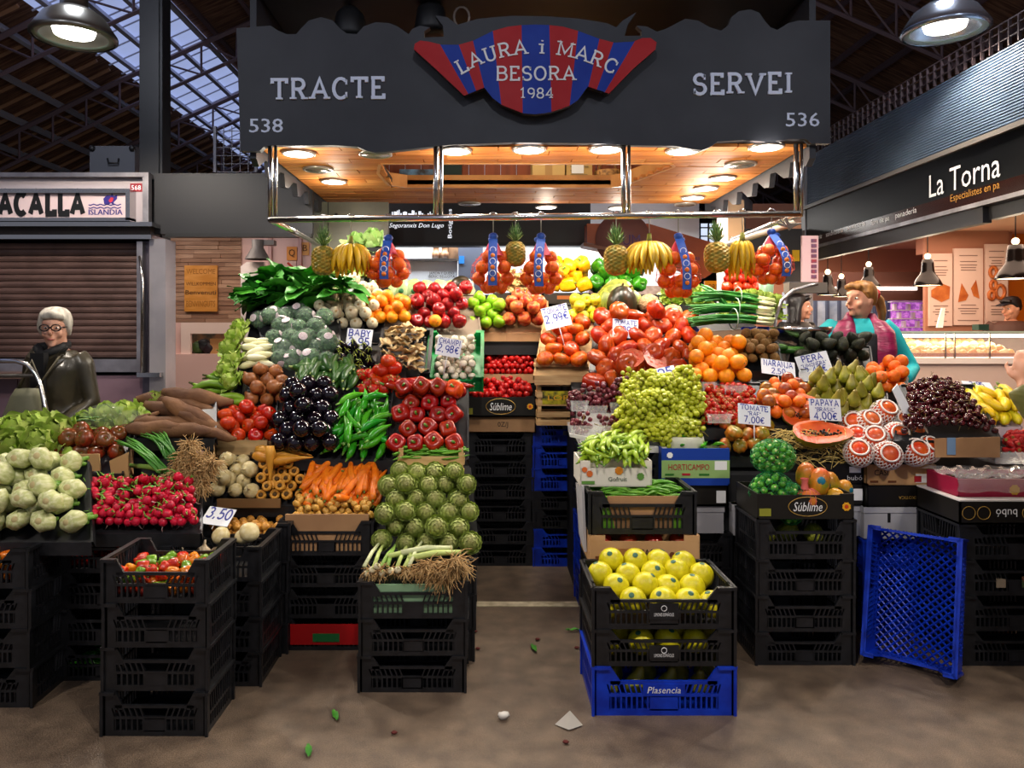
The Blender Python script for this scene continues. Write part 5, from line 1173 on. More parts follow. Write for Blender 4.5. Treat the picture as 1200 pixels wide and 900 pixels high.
fruit('avocado', [(0, -.5), (.22, -.48), (.38, -.34), (.42, -.12), (.34, .14), (.22, .36), (.12, .47), (0, .5)], 1, mat('avocado_skin', '16180e', .45, '2a3018', 6, rnd=.3, bump=.5, bscale=30), None)
PEAR = [(0, -.42), (.1, -.47), (.28, -.45), (.41, -.3), (.43, -.1), (.33, .14), (.2, .36), (.15, .55), (.09, .64), (0, .65)]
fruit('pear', PEAR, 1, mat('pear_skin', '74721a', .42, '96902a', 3, rnd=.14, hue=.012, zramp=(-.1, .6, '7a6a26')), ('stem', mesh('stem', MB().tube([(0, 0, .62), (.02, 0, .72), (.06, 0, .82)], .025, 5), dry_stem)), nv=2, nz=.04)
fruit('turnip', [(0, -.55), (.04, -.45), (.2, -.38), (.42, -.2), (.49, .05), (.4, .27), (.2, .36), (0, .36)], 1, mat('turnip_white', 'c4b27c', .38, 'd6c89c', 4, rnd=.06), ('root', mesh('root', MB().tube([(0, 0, -.45), (.05, 0, -.7), (.0, .08, -1.0)], [.05, .025, .006], 5), mat('root_cream', 'cdbb8c', .6))))
fruit('cut_parsnip', [(0, -1.2), (.12, -.9), (.3, -.3), (.46, .1), (.5, .3), (.46, .42), (.3, .46), (.26, .40), (0, .38)], 1, mat('parsnip_skin', 'b87a1c', .5), ('crown', mesh('crown', MB().lathe([(0, .47), (.12, .46), (.22, .41), (.22, .38)][::-1], 10), mat('parsnip_crown', '4a3414', .8))), seg=12)
fruit('celeriac', SPH, 1, mat('celeriac_skin', 'b8a078', .8, '8f7850', 8, bump=.8, bscale=14), None, seg=16, nz=.14)
def mango_v():
    q = MB(); q.lathe([(0, -.6), (.2, -.57), (.4, -.38), (.46, -.05), (.42, .25), (.28, .47), (.1, .55), (0, .55)], 16, M=Matrix.Diagonal((.85, 1, 1, 1)))
    s = MB(); s.lathe([(0, .025), (.13, .015), (.15, 0)][::-1], 12, M=Matrix.Translation((0, -.44, .05)) @ Matrix.Rotation(radians(90), 4, 'X'))
    return [one('mango', q, mat('mango_skin', 'b8761c', .3, '6f7a1c', 1.8, rnd=.2, hue=.04, zramp=(-.1, .5, 'c0522c'))), one('sticker', s, mat('fruit_sticker_blue', '1d6c82', .4))]
kind('mango', mango_v())
def melon_v(m, nm='melon', lob=10):
    q = MB(); q.lathe([(r * .84, z * 1.12) for r, z in SPH], 40, lob, .018); s = MB(); s.tube([(0, 0, .55), (.02, 0, .63)], .03, 6); return [one(nm, q, m), one('stem', s, dry_stem)]
kind('melon', melon_v(mat('melon_skin', '5d6a1c', .4, '9a9a34', 5, stretch=(3, 3, .4), rnd=.15)))
kind('watermelon', melon_v(mat('watermelon_skin', '141d12', .3, '3a2a1c', 2, stretch=(3, 3, .5)), 'watermelon', 0))
# bananas: hands with each banana a part
ban_m = mat('banana_peel', 'd8a812', .4, 'c8a01e', 4, rnd=.08); 
def banana_mesh(out, down, r):
    q = MB(); n = 9; q.tube([(0, -out * sin(j / (n - 1) * 1.5), -down * (j / (n - 1)) ** 1.6) for j in range(n)], [r * k for k in (.3, .45, .85, 1, 1, 1, .92, .6, .25)], 6)
    return mesh('banana', q, ban_m)
def banana_hand(loc, n, label, spread=1.6, out=.12, down=.17, rows=2):
    r = ob('banana_bunch', None, loc=loc); tag(r, label, 'bananas')
    q = MB(); q.tube([(0, 0, .05), (0, 0, 0), (0, .01, -.03)], [.012, .02, .024], 7); part('crown_stalk', q, mat('banana_stalk', '8a8a24', .6, '5a4a1c', 9), r)
    for k in range(rows):
        B = banana_mesh(out * (1 - .3 * k), down * (1 + .12 * k), .0195); m_ = n // rows
        for i in range(m_):
            t = (i / (m_ - 1) - .5) * 2 + R.uniform(-.04, .04); o = ob('banana', B, r, M=Matrix.Translation((t * .03, .03 * k, -.012 * k)) @ rotz(t * spread) @ Matrix.Rotation(R.uniform(-.08, .08), 4, 'Y') @ Matrix.Scale(R.uniform(.93, 1.05), 4))
    return r
# pineapple
def pine():
    q = MB(); n, sg = 16, 18; prof = []
    vs = []; fs = []
    for i in range(n * 2 + 1):
        z = -.5 + i / (n * 2); rr = .36 * (max(0, 1 - (abs(z) / .5) ** 3.2)) ** .5 + (.02 if 0 < i < n * 2 else 0)
        for j in range(sg * 2):
            a = 2 * pi * j / (sg * 2); bump = .024 * cos(pi * i / 2) * cos(pi * j / 2); r_ = max(.001, rr + bump)
            vs.append((r_ * cos(a), r_ * sin(a), z))
    w_ = sg * 2
    for i in range(n * 2):
        for j in range(w_): fs.append((i * w_ + j, i * w_ + (j + 1) % w_, (i + 1) * w_ + (j + 1) % w_, (i + 1) * w_ + j))
    q.add(vs, fs, None, False)
    c = MB()
    for k in range(46):
        lv = k / 46; a = k * 2.4; d = Vector((cos(a), sin(a), 0)); s = Vector((-sin(a), cos(a), 0)); b = Vector((0, 0, .48 + .25 * lv)) + d * .05; out = .26 * (1 - lv * .75); hh = .22 + .32 * lv
        m1 = b + d * out * .6 + Vector((0, 0, hh * .55)); tp = b + d * out * 1.25 + Vector((0, 0, hh))
        wd = .045 * (1 - lv * .3); c.add([b - s * wd, b + s * wd, m1 + s * wd * .8, tp, m1 - s * wd * .8, m1 + d * .02 - Vector((0, 0, .02))], [(0, 1, 2, 4), (4, 2, 3), (1, 0, 5), (0, 4, 5), (2, 1, 5), (3, 2, 5), (4, 3, 5)])
    return q, c
pq, pc = pine(); PINE = (mesh('pineapple_body', pq, mat('pineapple_skin', 'b08a2c', .5, '7a7428', 7, lo=.4, hi=.6)), mesh('crown', pc, mat('pineapple_crown', '4a7038', .5, '7a9a5c', 12)))
# artichoke
def arti(seed):
    rr = random.Random(seed); q = MB(); q.ball((0, 0, 0), (.42, .42, .44), 12, 8)
    for k in range(78):
        lv = k / 78; ph = radians(150) * (1 - lv) + .1; a = k * 2.39996; rad = Vector((sin(ph) * cos(a), sin(ph) * sin(a), cos(ph))); up = Vector((0, 0, 1)); s = Vector((-sin(a), cos(a), 0)); tdir = (up - rad * up.dot(rad)).normalized()
        b = Vector((rad.x * .43, rad.y * .43, rad.z * .45)); ln = .20 + .03 * rr.random(); wd = .13
        c0 = b - tdir * .05; c1 = b + tdir * ln * .5 + rad * .055; tip = b + tdir * ln + rad * (.05 + .03 * rr.random())
        q.add([c0 - s * wd * .8, c0 + s * wd * .8, c1 + s * wd, tip, c1 - s * wd], [(0, 1, 2, 4), (4, 2, 3)], None, False)
    s = MB(); s.tube([(0, 0, -.4), (0, 0, -.75)], [.14, .12], 8)
    return [one('artichoke', q, mat('artichoke_bract', '9aac52', .6, 'b0bc6c', 4, rnd=.12, zramp=(.3, .65, '8f8658'))), one('stem', s, mat('artichoke_stem', '7d9048', .6))]
kind('artichoke', arti(1), arti(2), arti(3))
# radish, fennel
def radish():
    q = MB(); q.ball((0, 0, 0), .5, 10, 7); t = MB(); t.tube([(0, 0, -.48), (.04, 0, -.8), (0, .1, -1.15)], [.08, .035, .008], 5); l = MB(); l.tube([(0, 0, .45), (.1, .05, .8), (.3, .1, 1.1)], [.09, .06, .04], 5); l.tube([(0, 0, .45), (-.15, .1, .8)], [.07, .04], 5)
    return [one('radish', q, mat('radish_skin', 'ac0a2a', .2, 'c8203c', 4, rnd=.15)), one('root', t, mat('root_pink', 'd8b0a8', .5)), one('leaf_stalk', l, mat('radish_stalk', '6a9a34', .5))]
kind('radish', radish())
def fennel(i):
    q = MB(); q.lathe([(0, -.42), (.2, -.43), (.36, -.34), (.46, -.1), (.45, .12), (.36, .34), (.25, .5), (.18, .62), (0, .62)], 18, 6, .06, .05, M=Matrix.Diagonal((1, .82, 1, 1)), seed=i); s = MB()
    for k in range(4): a = k * pi / 2 + .4; s.tube([(cos(a) * .1, sin(a) * .08, .45), (cos(a) * .16, sin(a) * .12, .8), (cos(a) * .22, sin(a) * .16, 1.05)], [.12, .1, .085], 7)
    return [one('fennel_bulb', q, mat('fennel_white', 'b2b878', .4, 'd2d2a4', 3, rnd=.06, stretch=(3, 3, .6), zramp=(-.05, .6, '7c9c44'))), one('root_disc', MB().lathe([(0, -.46), (.1, -.45), (.13, -.42)], 10), mat('fennel_root', 'b4a474', .7)), one('stalk', s, mat('fennel_stalk', '5f8a2c', .5))]
kind('fennel_bulb', fennel(1), fennel(2))
# leaves and heads
def leaf_mb(ln, wd, curl=.2, wave=.03, n=6):
    q = MB(); vs = []; fs = []
    for i in range(n + 1):
        t = i / n; wv = wd * (sin(pi * min(1, t * .93 + .05)) ** .7) * .5 + .002
        for j, s in enumerate((-1, -.5, 0, .5, 1)): vs.append((ln * t, s * wv, curl * ln * t * t * -1 + abs(s) * wv * .35 + wave * ln * sin(i * 2.2 + j * 1.7) * abs(s)))
    for i in range(n):
        for j in range(4): fs.append((i * 5 + j, (i + 1) * 5 + j, (i + 1) * 5 + j + 1, i * 5 + j + 1))
    q.add(vs, fs, None, True); return q
def cabbage(seed, nl=16, m=None, wave=.06):
    rr = random.Random(seed); q = MB(); q.ball((0, 0, 0), .36, 12, 8, nz=.1, seed=seed); l = MB()
    for k in range(nl):
        a = k * 2.4; tilt = radians(20 + 60 * (k / nl)); M = Matrix.Rotation(a, 4, 'Z') @ Matrix.Translation((.12, 0, -.38 + .1 * (k / nl))) @ Matrix.Rotation(-tilt, 4, 'Y')
        l.join(leaf_mb(.8, .75, -.35 if k > nl / 3 else .1, wave + .02 * rr.random()), M)
    return q, l
def head_kind(nm, m1, m2, wave=.06, nl=16):
    vs = []
    for i in (1, 2): q, l = cabbage(i, nl, wave=wave); vs.append([one(nm, q, m1), one('outer_leaves', l, m2)])
    kind(nm, *vs)
lett = mat('lettuce_leaf', '8fae3c', .5, 'b8c86c', 3, rnd=.12)
head_kind('lettuce', mat('lettuce_heart', 'b9c878', .5), lett)
head_kind('round_cabbage', mat('cabbage_heart', '9cb878', .45, '86a860', 3), mat('cabbage_leaf', '86ad5c', .45, 'a6c47c', 3, rnd=.1), .02, 12)
film = mat('cling_film', 'e8f2ec', .08, alpha=.07, spec=.9, coat=.5)
def wrapped(seed):
    q = MB(); q.ball((0, 0, 0), .44, 14, 9, nz=.22, seed=seed)
    for k in range(26): a = k * 2.4; ph = math.acos(1 - 2 * (k + .5) / 26); q.ball((.38 * sin(ph) * cos(a), .38 * sin(ph) * sin(a), .38 * cos(ph)), .11, 6, 4)
    f = MB(); f.ball((0, 0, 0), .515, 18, 12, nz=.07, seed=seed + 5); l = MB(); l.lathe([(0, .535), (.12, .528), (.2, .505)][::-1], 14, M=Matrix.Rotation(radians(70), 4, 'X') @ Matrix.Rotation(seed, 4, 'Y') if False else Matrix.Rotation(radians(60), 4, 'X'))
    return [one('wrapped_broccoli', q, mat('broccoli_green', '24482a', .6, '4a7040', 12, rnd=.15)), one('film_wrap', f, film), one('round_label', l, mat('label_white', 'd9d2d4', .4, 'b89aa0', 25))]
kind('wrapped_broccoli', wrapped(1), wrapped(2))
# mushrooms
def oyster(i):
    rr = random.Random(i); q = MB(); n = 10; vs = [Vector((0, 0, -.1))]
    top_ = []; bot_ = []
    for j in range(n + 1):
        a = radians(-95 + 190 * j / n); r_ = .5 * (1 + .22 * sin(j * 1.9 + i)); top_.append((r_ * cos(a), r_ * sin(a), .10 * sin(j * 1.3 + i) + .06))
    vs = [(-.28, 0, -.12), (-.28, 0, -.2)] + top_ + [(x * .94, y * .94, z - .05) for x, y, z in top_]
    fs = [(0, 2 + j, 3 + j) for j in range(n)] + [(1, 4 + n + j, 3 + n + j) for j in range(n)] + [(2 + j, 3 + n + j, 4 + n + j, 3 + j) for j in range(n)]
    q.add(vs, fs, None, True); s = MB(); s.tube([(-.22, 0, -.15), (-.45, 0, -.3)], [.1, .07], 6)
    return [one('oyster_mushroom', q, mat('oyster_cap', 'b8955e', .6, 'd2b684', 3, rnd=.15)), one('stem', s, mat('mushroom_stem', 'd8c8a4', .6))]
kind('oyster_mushroom', oyster(1), oyster(2), oyster(3))
def button():
    q = MB(); q.lathe([(.1, -.1), (.42, -.08), (.5, .05), (.42, .26), (.22, .38), (0, .4)], 12); s = MB(); s.tube([(0, 0, .0), (0, 0, -.36)], [.2, .22], 8); return [one('button_mushroom', q, mat('button_cap', 'd6cab0', .5, 'e6dfcf', 4, rnd=.08)), one('stem', s, mat('mushroom_stem', 'd8c8a4', .6))]
kind('button_mushroom', button())
# grapes: one mesh of berries per bunch, with a stalk
def grape_bunch(seed, m, nm, nb=34, r=.0125):
    rr = random.Random(seed); q = MB(); 
    for k in range(nb):
        t = (k + .5) / nb; z = .05 - .13 * t; rad = (.045 * (1 - t) ** .7 + .008); a = k * 2.4
        q.ball((rad * cos(a) + rr.uniform(-.005, .005), rad * sin(a) + rr.uniform(-.005, .005), z + rr.uniform(-.006, .006)), r * rr.uniform(.9, 1.12), 8, 5)
    s = MB(); s.tube([(0, 0, .03), (.005, 0, .06), (.02, .01, .085)], [.004, .003, .0025], 5)
    b = one(nm, q, m); return [b, one('stalk', s, mat('grape_stalk', '7a6a2c', .6))]
gg = mat('green_grape', '9aa018', .25, 'b4b83a', 30, rnd=.12); rg = mat('red_grape', '4a121c', .3, '6e2430', 30, rnd=.2)
kind('green_grapes', *[grape_bunch(i, gg, 'green_grapes', 36, .0155) for i in range(3)]); kind('red_grapes', *[grape_bunch(i + 5, rg, 'red_grapes', 28, .0145) for i in range(3)])
def cherry():
    q = MB(); q.ball((0, 0, 0), (.5, .5, .46), 8, 6); s = MB(); s.tube([(0, 0, .42), (.1, .05, .9), (.3, .1, 1.4)], .03, 4); return [one('cherry', q, mat('cherry_skin', '2a0308', .14, '4a0810', 5, rnd=.35, coat=.5)), one('stem', s, mat('cherry_stem', '6a5a22', .6))]
kind('cherry', cherry())
def strawb():
    q = MB(); q.lathe([(0, -.6), (.2, -.45), (.38, -.1), (.45, .2), (.36, .38), (0, .42)], 12); return [one('strawberry', q, mat('strawberry_skin', '9c0a10', .2, 'ac1c14', 20, rnd=.12, bump=.4, bscale=50)), calyx(.4, .42, 7, nm='calyx')]
kind('strawberry', strawb())
# foam-netted fruit
foam = mat('foam_net', 'e6dcd6', .7)
def netted(m):
    q = MB(); q.lathe(scl(SPH, 1), 16); f = MB(); n = 20
    for sg in (1, -1):
        for k in range(n):
            f.tube([((.535 * cos(ph)) * cos(2 * pi * k / n + sg * t), (.535 * cos(ph)) * sin(2 * pi * k / n + sg * t), .535 * sin(ph)) for t, ph in [(i * .16, radians(-66 + i * 13.5)) for i in range(9)]], .02, 4, cap=False)
    for zz in (-.5, .43): f.tube([(sqrt_(.535, zz) * cos(i * pi / 8), sqrt_(.535, zz) * sin(i * pi / 8), zz) for i in range(17)], .04, 5, cap=False)
    return [one('netted_fruit', q, m), one('foam_net', f, foam)]
def sqrt_(r, z): return max(.05, r * r - z * z) ** .5
kind('netted_fruit', netted(mat('pomegranate_skin', 'b0201c', .35, 'c8502c', 2, rnd=.15, hue=.015)), netted(mat('persimmon_skin', 'c83418', .3, 'd2601c', 2, rnd=.1)))
# papaya half
def papaya():
    n = 16; L_ = [(-.5, .0), (-.46, .14), (-.36, .23), (-.2, .28), (0, .27), (.2, .22), (.36, .15), (.47, .07), (.5, 0)]
    skin_ = MB(); vs = []; fs = []; sg = 8
    for x, r_ in L_:
        for j in range(sg + 1): a = pi + pi * j / sg; vs.append((x, max(r_, .001) * cos(a), max(r_, .001) * sin(a)))
    for i in range(len(L_) - 1):
        for j in range(sg): fs.append((i * (sg + 1) + j, i * (sg + 1) + j + 1, (i + 1) * (sg + 1) + j + 1, (i + 1) * (sg + 1) + j))
    skin_.add(vs, fs, None, True)
    fl = MB(); inn = .52; vs = []; m_ = len(L_)
    for x, r_ in L_: vs += [(x, -r_, 0), (x * .8, -r_ * .42, 0), (x * .72, 0, -r_ * .35), (x * .8, r_ * .42, 0), (x, r_, 0)]
    fl.add(vs, [(i * 5 + j, i * 5 + j + 1, (i + 1) * 5 + j + 1, (i + 1) * 5 + j) for i in range(m_ - 1) for j in range(4)], None, True)
    sd = MB(); rr = random.Random(3)
    for k in range(46): x = rr.uniform(-.33, .3); yy = rr.uniform(-.09, .09) * (1 - abs(x)); sd.ball((x, yy, -.03 + rr.uniform(-.015, .015)), .02, 5, 4)
    return [one('papaya_half', skin_, mat('papaya_skin', '7a7a1c', .4, 'a8922c', 4)), one('flesh', fl, mat('papaya_flesh', 'c2420a', .4, 'cc5814', 4)), one('seeds', sd, mat('papaya_seed', '15130e', .3))]
kind('papaya_half', papaya())
def cut_tom():
    q = MB(); q.lathe([(0, -.34), (.3, -.3), (.48, -.1), (.5, 0)], 24, 7, .05); c = MB(); c.lathe([(0, .004), (.44, .004), (.5, 0)][::-1], 24, 7, .05); s = MB()
    for k in range(7): a = k * 2 * pi / 7; s.ball((.27 * cos(a), .27 * sin(a), 0), (.085, .085, .012), 8, 4)
    return [one('tomato_half', q, beef), one('cut_face', c, mat('tomato_flesh', 'c04a30', .3, 'c87050', 6)), one('seed_pocket', s, mat('tomato_seed', 'c8482a', .2))]
kind('tomato_half', cut_tom())
def ginger(i):
    rr = random.Random(i); q = MB(); q.tube([(-.5, 0, 0), (-.2, .05, .02), (.1, -.03, 0), (.5, .02, .02)], [.08, .14, .15, .09], 7)
    for k in range(4): x = -.35 + k * .24; q.tube([(x, 0, 0), (x + .05, rr.choice((-1, 1)) * .25, .08)], [.11, .08], 6)
    return [one('ginger_root', q, mat('ginger_skin', 'c09a5c', .6, 'd2b27a', 6, rnd=.1))]
kind('ginger_root', ginger(1), ginger(2))

# ---------------------------------------------------------------- placing
def put(name, loc, rot, s, label, cat, group, nm=None):
    v = R.choice(K[name]); nm = nm or name
    o = bpy.data.objects.new(nm, v[0][1] if len(v) == 1 else None); COL.objects.link(o)
    M = (rot if isinstance(rot, Matrix) else Euler(rot).to_matrix()).to_4x4()
    o.matrix_world = Matrix.Translation(loc) @ M @ Matrix.Scale(s, 4)
    if len(v) > 1:
        for i, (pn, me) in enumerate(v):
            c = bpy.data.objects.new(nm + '_body' if i == 0 else pn, me); COL.objects.link(c); c.parent = o
    return tag(o, label, cat, group)
def zto(d, spin=None):
    d = Vector(d).normalized(); q = d.to_track_quat('Z', 'Y').to_matrix(); return q @ Matrix.Rotation(R.uniform(0, 6.28) if spin is None else spin, 3, 'Z')
def quad(front, back):
    uL, uR, v, Y = front; bL, bR, bv, bY = back
    return P(uL, v, Y), P(uR, v, Y), P(bR, bv, bY), P(bL, bv, bY)
def heap(name, front, back, d, label, cat, group, mode='rand', pack=.96, lay2=.0, jit=.1, sj=.08, lift=.5, dome=0, lie=0, liej=.25, mix=None, ratio=1.0, extra=0, nm=None, lay3=0, edge=0, maxn=300):
    """items in hexagonal rows over the quad; d = diameter; ratio = length / diameter of lying items along the heap's width"""
    A, B, Cc, D = quad(front, back); n = (B - A).cross(D - A).normalized(); ax = ((B - A) + (Cc - D)).normalized(); ay = ((D - A) + (Cc - B)).normalized()
    w_ = ((B - A).length + (Cc - D).length) / 2; l_ = ((D - A).length + (Cc - B).length) / 2
    sx = d * pack * ratio; sy = d * pack * .88
    nx = max(1, int(round(w_ / sx))); ny = max(1, int(round(l_ / sy))); cnt = 0
    lays = [(0, 1.0, 0)] + ([(1, lay2, .72)] if lay2 else []) + ([(2, lay3, 1.42)] if lay3 else [])
    out = []
    for li, prob, hh in lays:
        for j in range(ny - li):
            off = .5 if (j + li) % 2 else 0
            for i in range(nx - (1 if off else 0)):
                if prob < 1 and R.random() > prob: continue
                if cnt >= maxn: return out
                s = (i + .5 + off) / nx; t = (j + .5 + (li * .5)) / ny
                p = A.lerp(B, s).lerp(D.lerp(Cc, s), t)
                p = p + n * d * (lift + hh) + ax * R.uniform(-jit, jit) * d + ay * R.uniform(-jit, jit) * d + Vector((0, 0, dome * (1 - (2 * s - 1) ** 2)))
                if mode == 'rand': rot = Euler((R.uniform(0, 6.28), R.uniform(0, 6.28), R.uniform(0, 6.28))).to_matrix()
                elif mode == 'up': rot = zto(Vector((R.uniform(-.35, .35), R.uniform(-.5, .1), 1)))
                elif mode == 'face': rot = zto(n * .6 + Vector((R.uniform(-.4, .4), -.9, R.uniform(-.2, .4))))
                elif mode == 'down': rot = zto(-(n * .5 + Vector((R.uniform(-.35, .35), -.9, R.uniform(-.25, .25)))))
                elif mode == 'mixed': rot = zto(Vector((R.uniform(-.8, .8), R.uniform(-1, .1), R.uniform(.1, 1))))
                elif mode == 'lie':
                    a = radians(lie) + R.uniform(-liej, liej); x = (ax * cos(a) + ay * sin(a)).normalized(); z = n; y = z.cross(x); rot = Matrix((x, y, z)).transposed() @ Matrix.Rotation(R.uniform(-.8, .8), 3, 'X')
                k = name if not mix or R.random() > mix[1] else mix[0]
                out.append(put(k, p, rot, extra or d * R.uniform(1 - sj, 1 + sj), label, cat, group, nm)); cnt += 1
    return out
def tray(front, back, label, m, drop=.02, hf=.012, hb=.01, pad=.006, name='produce_tray', frontm=None, t=.01, depth=.09):
    """sloping open tray under a heap"""
    A, B, Cc, D = quad(front, back); n = (B - A).cross(D - A).normalized(); ax = (B - A).normalized(); ay = (D - A).normalized()
    A = A - ax * pad - ay * pad - n * drop; B = B + ax * pad - ay * pad - n * drop; Cc = Cc + ax * pad + ay * pad - n * drop; D = D - ax * pad + ay * pad - n * drop
    parts = []
    q = MB(); q.slab(A, B, Cc, D, t); parts.append(('tray_base', q, m))
    def wall(a, b, h, nm, m_, inn):
        q = MB(); up = Vector((0, 0, 1)) if nm == 'front_board' else n
        q.prism([a - up * depth * (.3 if nm != 'front_board' else .5), b - up * depth * (.3 if nm != 'front_board' else .5), b + up * h, a + up * h], inn * t); parts.append((nm, q, m_))
    wall(A, B, hf, 'front_board', frontm or m, -ay); wall(D, Cc, hb, 'back_board', m, ay); wall(A, D, max(hf, hb) * .9, 'side_board', m, -ax); wall(B, Cc, max(hf, hb) * .9, 'side_board', m, ax)
    return build(name, label, 'tray', parts)
# ---------------------------------------------------------------- benches that carry the display
def bench(x0, x1, prof, label):
    q = MB(); q.prism([(x0, y, z) for y, z in prof], (x1 - x0, 0, 0)); build('display_bench', label, 'bench', [('display_bench', q, mat('bench_black', '131316', .7))])
BL = [(3.98, 0), (3.98, .60), (4.12, .70), (4.12, .86), (4.4, 1.12), (4.62, 1.18)]
bench(-1.54, -.80, BL + [(4.68, 1.26), (5.0, 1.6), (5.3, 1.62), (5.4, 1.8), (5.75, 1.8), (5.75, 0)], 'black stepped bench carrying the greens left of the aisle')
bench(-.79, -.12, BL + [(5.04, 1.3), (5.04, 1.5), (5.36, 1.62), (5.75, 1.66), (5.75, 0)], 'black stepped bench carrying mushrooms and peppers left of the aisle')
bench(-2.3, -1.63, [(3.72, 0), (3.72, .72), (4.3, 1.05), (4.3, 0)], 'low black bench carrying lettuces and cassava')
bench(-.11, .52, [(5.42, 0), (5.42, 1.34), (5.5, 1.45), (6.2, 1.78), (6.2, 0)], 'tall black bench behind the cherry tomato boxes')
bench(.95, 1.96, [(4.05, 0), (4.05, .80), (4.15, .9), (4.5, 1.10), (4.9, 1.2), (5.3, 1.5), (6.15, 1.78), (6.15, 0)], 'black stepped bench carrying the fruit right of the aisle')
bench(.53, .94, [(4.56, 0), (4.56, 1.1), (4.8, 1.2), (5.3, 1.5), (6.15, 1.78), (6.15, 0)], 'narrow black bench under the big ribbed tomatoes')
bench(1.97, 2.9, [(4.12, 0), (4.12, .82), (4.5, 1.1), (4.8, 1.22), (5.0, 1.22), (5.0, 0)], 'black sloping bench carrying pears and cherries beside the vendor')
WT = lambda s, m=print_white: text_mb(s)

# ---------------------------------------------------------------- crate stacks, left
def small_heap(name, x0, x1, y0, y1, z, d, label, cat, group, mode='rand', n=None, extra=0, lay=1, mix=None, nm=None):
    out = []
    for li in range(lay):
        nx = max(1, int((x1 - x0) / (d * .95))); ny = max(1, int((y1 - y0) / (d * .95)))
        for j in range(ny):
            for i in range(nx):
                p = Vector((x0 + (i + .5) * (x1 - x0) / nx + R.uniform(-.15, .15) * d + (.25 * d if j % 2 else -.25 * d), y0 + (j + .5) * (y1 - y0) / ny + R.uniform(-.15, .15) * d, z + d * (.5 + .75 * li) + R.uniform(0, .12) * d))
                if li and R.random() < .35: continue
                if mode == 'rand': rot = Euler((R.uniform(0, 6), R.uniform(0, 6), R.uniform(0, 6))).to_matrix()
                elif mode == 'up': rot = zto(Vector((R.uniform(-.4, .4), R.uniform(-.6, .2), 1)))
                else: rot = Euler((R.uniform(-.3, .3), R.uniform(-.15, .15), R.uniform(-.5, .5) + mode)).to_matrix()
                k = name if not mix or R.random() > mix[1] else mix[0]
                out.append(put(k, p, rot, extra or d * R.uniform(.9, 1.1), label, cat, group, nm))
    return out
fruit('small_orange_pepper', bellp, 1, [mat('habanero_orange', 'c8480c', .25, 'd86a1c', 3, rnd=.15, hue=.02, coat=.3), mat('habanero_red', 'b01c0c', .25, 'c8400f', 3, rnd=.15, coat=.3), mat('habanero_green', '5c8a1c', .25, '7a9a24', 3, rnd=.15, coat=.3)], bstem, seg=12, lob=3, amp=.12, nv=3, nz=.08)
fruit('small_red_pepper', bellp, 1, [mat('pimiento_red', 'b8160c', .25, 'cc2c10', 3, rnd=.15, coat=.3), mat('habanero_orange', 'c8480c', .25)], bstem, seg=10, lob=3, amp=.08, nv=2)
hC = .170
stack(-1.273, 2.955, .40, .30, [hC] * 4, blackp, 'the small orange and green peppers')
small_heap('small_orange_pepper', -1.45, -1.10, 2.98, 3.22, .51 + .015, .045, 'small lantern shaped pepper, orange, red or green, in the topmost black crate', 'pepper', 'lantern peppers', lay=3)
stack(-2.17, 3.17, .56, .34, [.165] * 4, blackp, 'the glossy red peppers below the fennel')
small_heap('small_red_pepper', -2.40, -1.93, 3.2, 3.46, .495 + .015, .05, 'glossy red and orange pepper piled in the crate below the fennel', 'pepper', 'red peppers below the fennel', lay=3)
stack(-1.70, 3.42, .43, .32, [.16] * 4, blackp, 'the tiny red chillies')
small_heap('cherry_tomato', -1.89, -1.5, 3.45, 3.6, .48 + .015, .03, 'tiny red chilli berry in the crate behind the lantern peppers', 'chilli', 'tiny red chillies', lay=2, nm='chilli')
small_heap('long_green_pepper', -1.85, -1.5, 3.45, 3.7, .015, .05, 'green pepper lying in the bottom crate behind the lantern peppers', 'pepper', 'green peppers in a bottom crate', mode=0, extra=1)
stack(-1.21, 3.36, .44, .31, [.154] * 4, blackp, 'the garlic and white radishes')
small_heap('garlic', -1.38, -1.22, 3.42, 3.6, .462 + .03, .07, 'dry garlic head in the crate under the shallots', 'garlic', 'garlic heads', mode='up', lay=1)
for (u, v, d_) in ((259, 628, .085), (292, 624, .095), (284, 629, .07)):
    put('turnip', P(u, v, 3.46), zto((R.uniform(-.5, .5), -.5, .5)), d_, 'round white radish in the crate beside the garlic', 'radish', 'white radishes', nm='white_radish')
stack(-1.19, 3.71, .45, .26, [.15, .15, .15, .18], blackp, 'the golden shallots')
small_heap('small_onion', -1.38, -1.0, 3.74, 3.94, .45 + .09, .045, 'small golden shallot in the crate under the turnips', 'shallot', 'golden shallots', mode='rand', lay=2, nm='shallot')
price_card(256, 605, 32, 13, 3.74, [('3,50', .6)], 'price card lying flat on the golden shallots', -8, 66, .02)
stack(-.785, 3.75, .45, .23, [.155, .155, .15, .17], blackp, 'the little potatoes')
z_ = .46
q = MB(); q.bb((-.99, 3.762, .47), (-.58, 3.775, .66)); q.bb((-.99, 3.762, .46), (-.58, 3.97, .475)); build('card_liner', 'brown card liner standing in the potato crate', 'liner', [('card_liner', q, card)])
heap('potato', (340, 438, 611, 3.78), (348, 440, 588, 3.95), .042, 'small golden potato heaped on the black crate below the carrots', 'potato', 'small golden potatoes', pack=.95, lay2=.6, jit=.15)
q = MB(); q.bb((-1.0 + .04, 3.742, .03), (-.6, 3.747, .13)); lg = MB(); lg.bb((-.85, 3.739, .045), (-.72, 3.741, .085)); build('red_box', 'red printed carton inside the bottom crate below the potatoes', 'box', [('box_front', q, mat('carton_red', 'a80c10', .5)), ('printed_band', lg, mat('carton_green', '1c6a34', .5))])
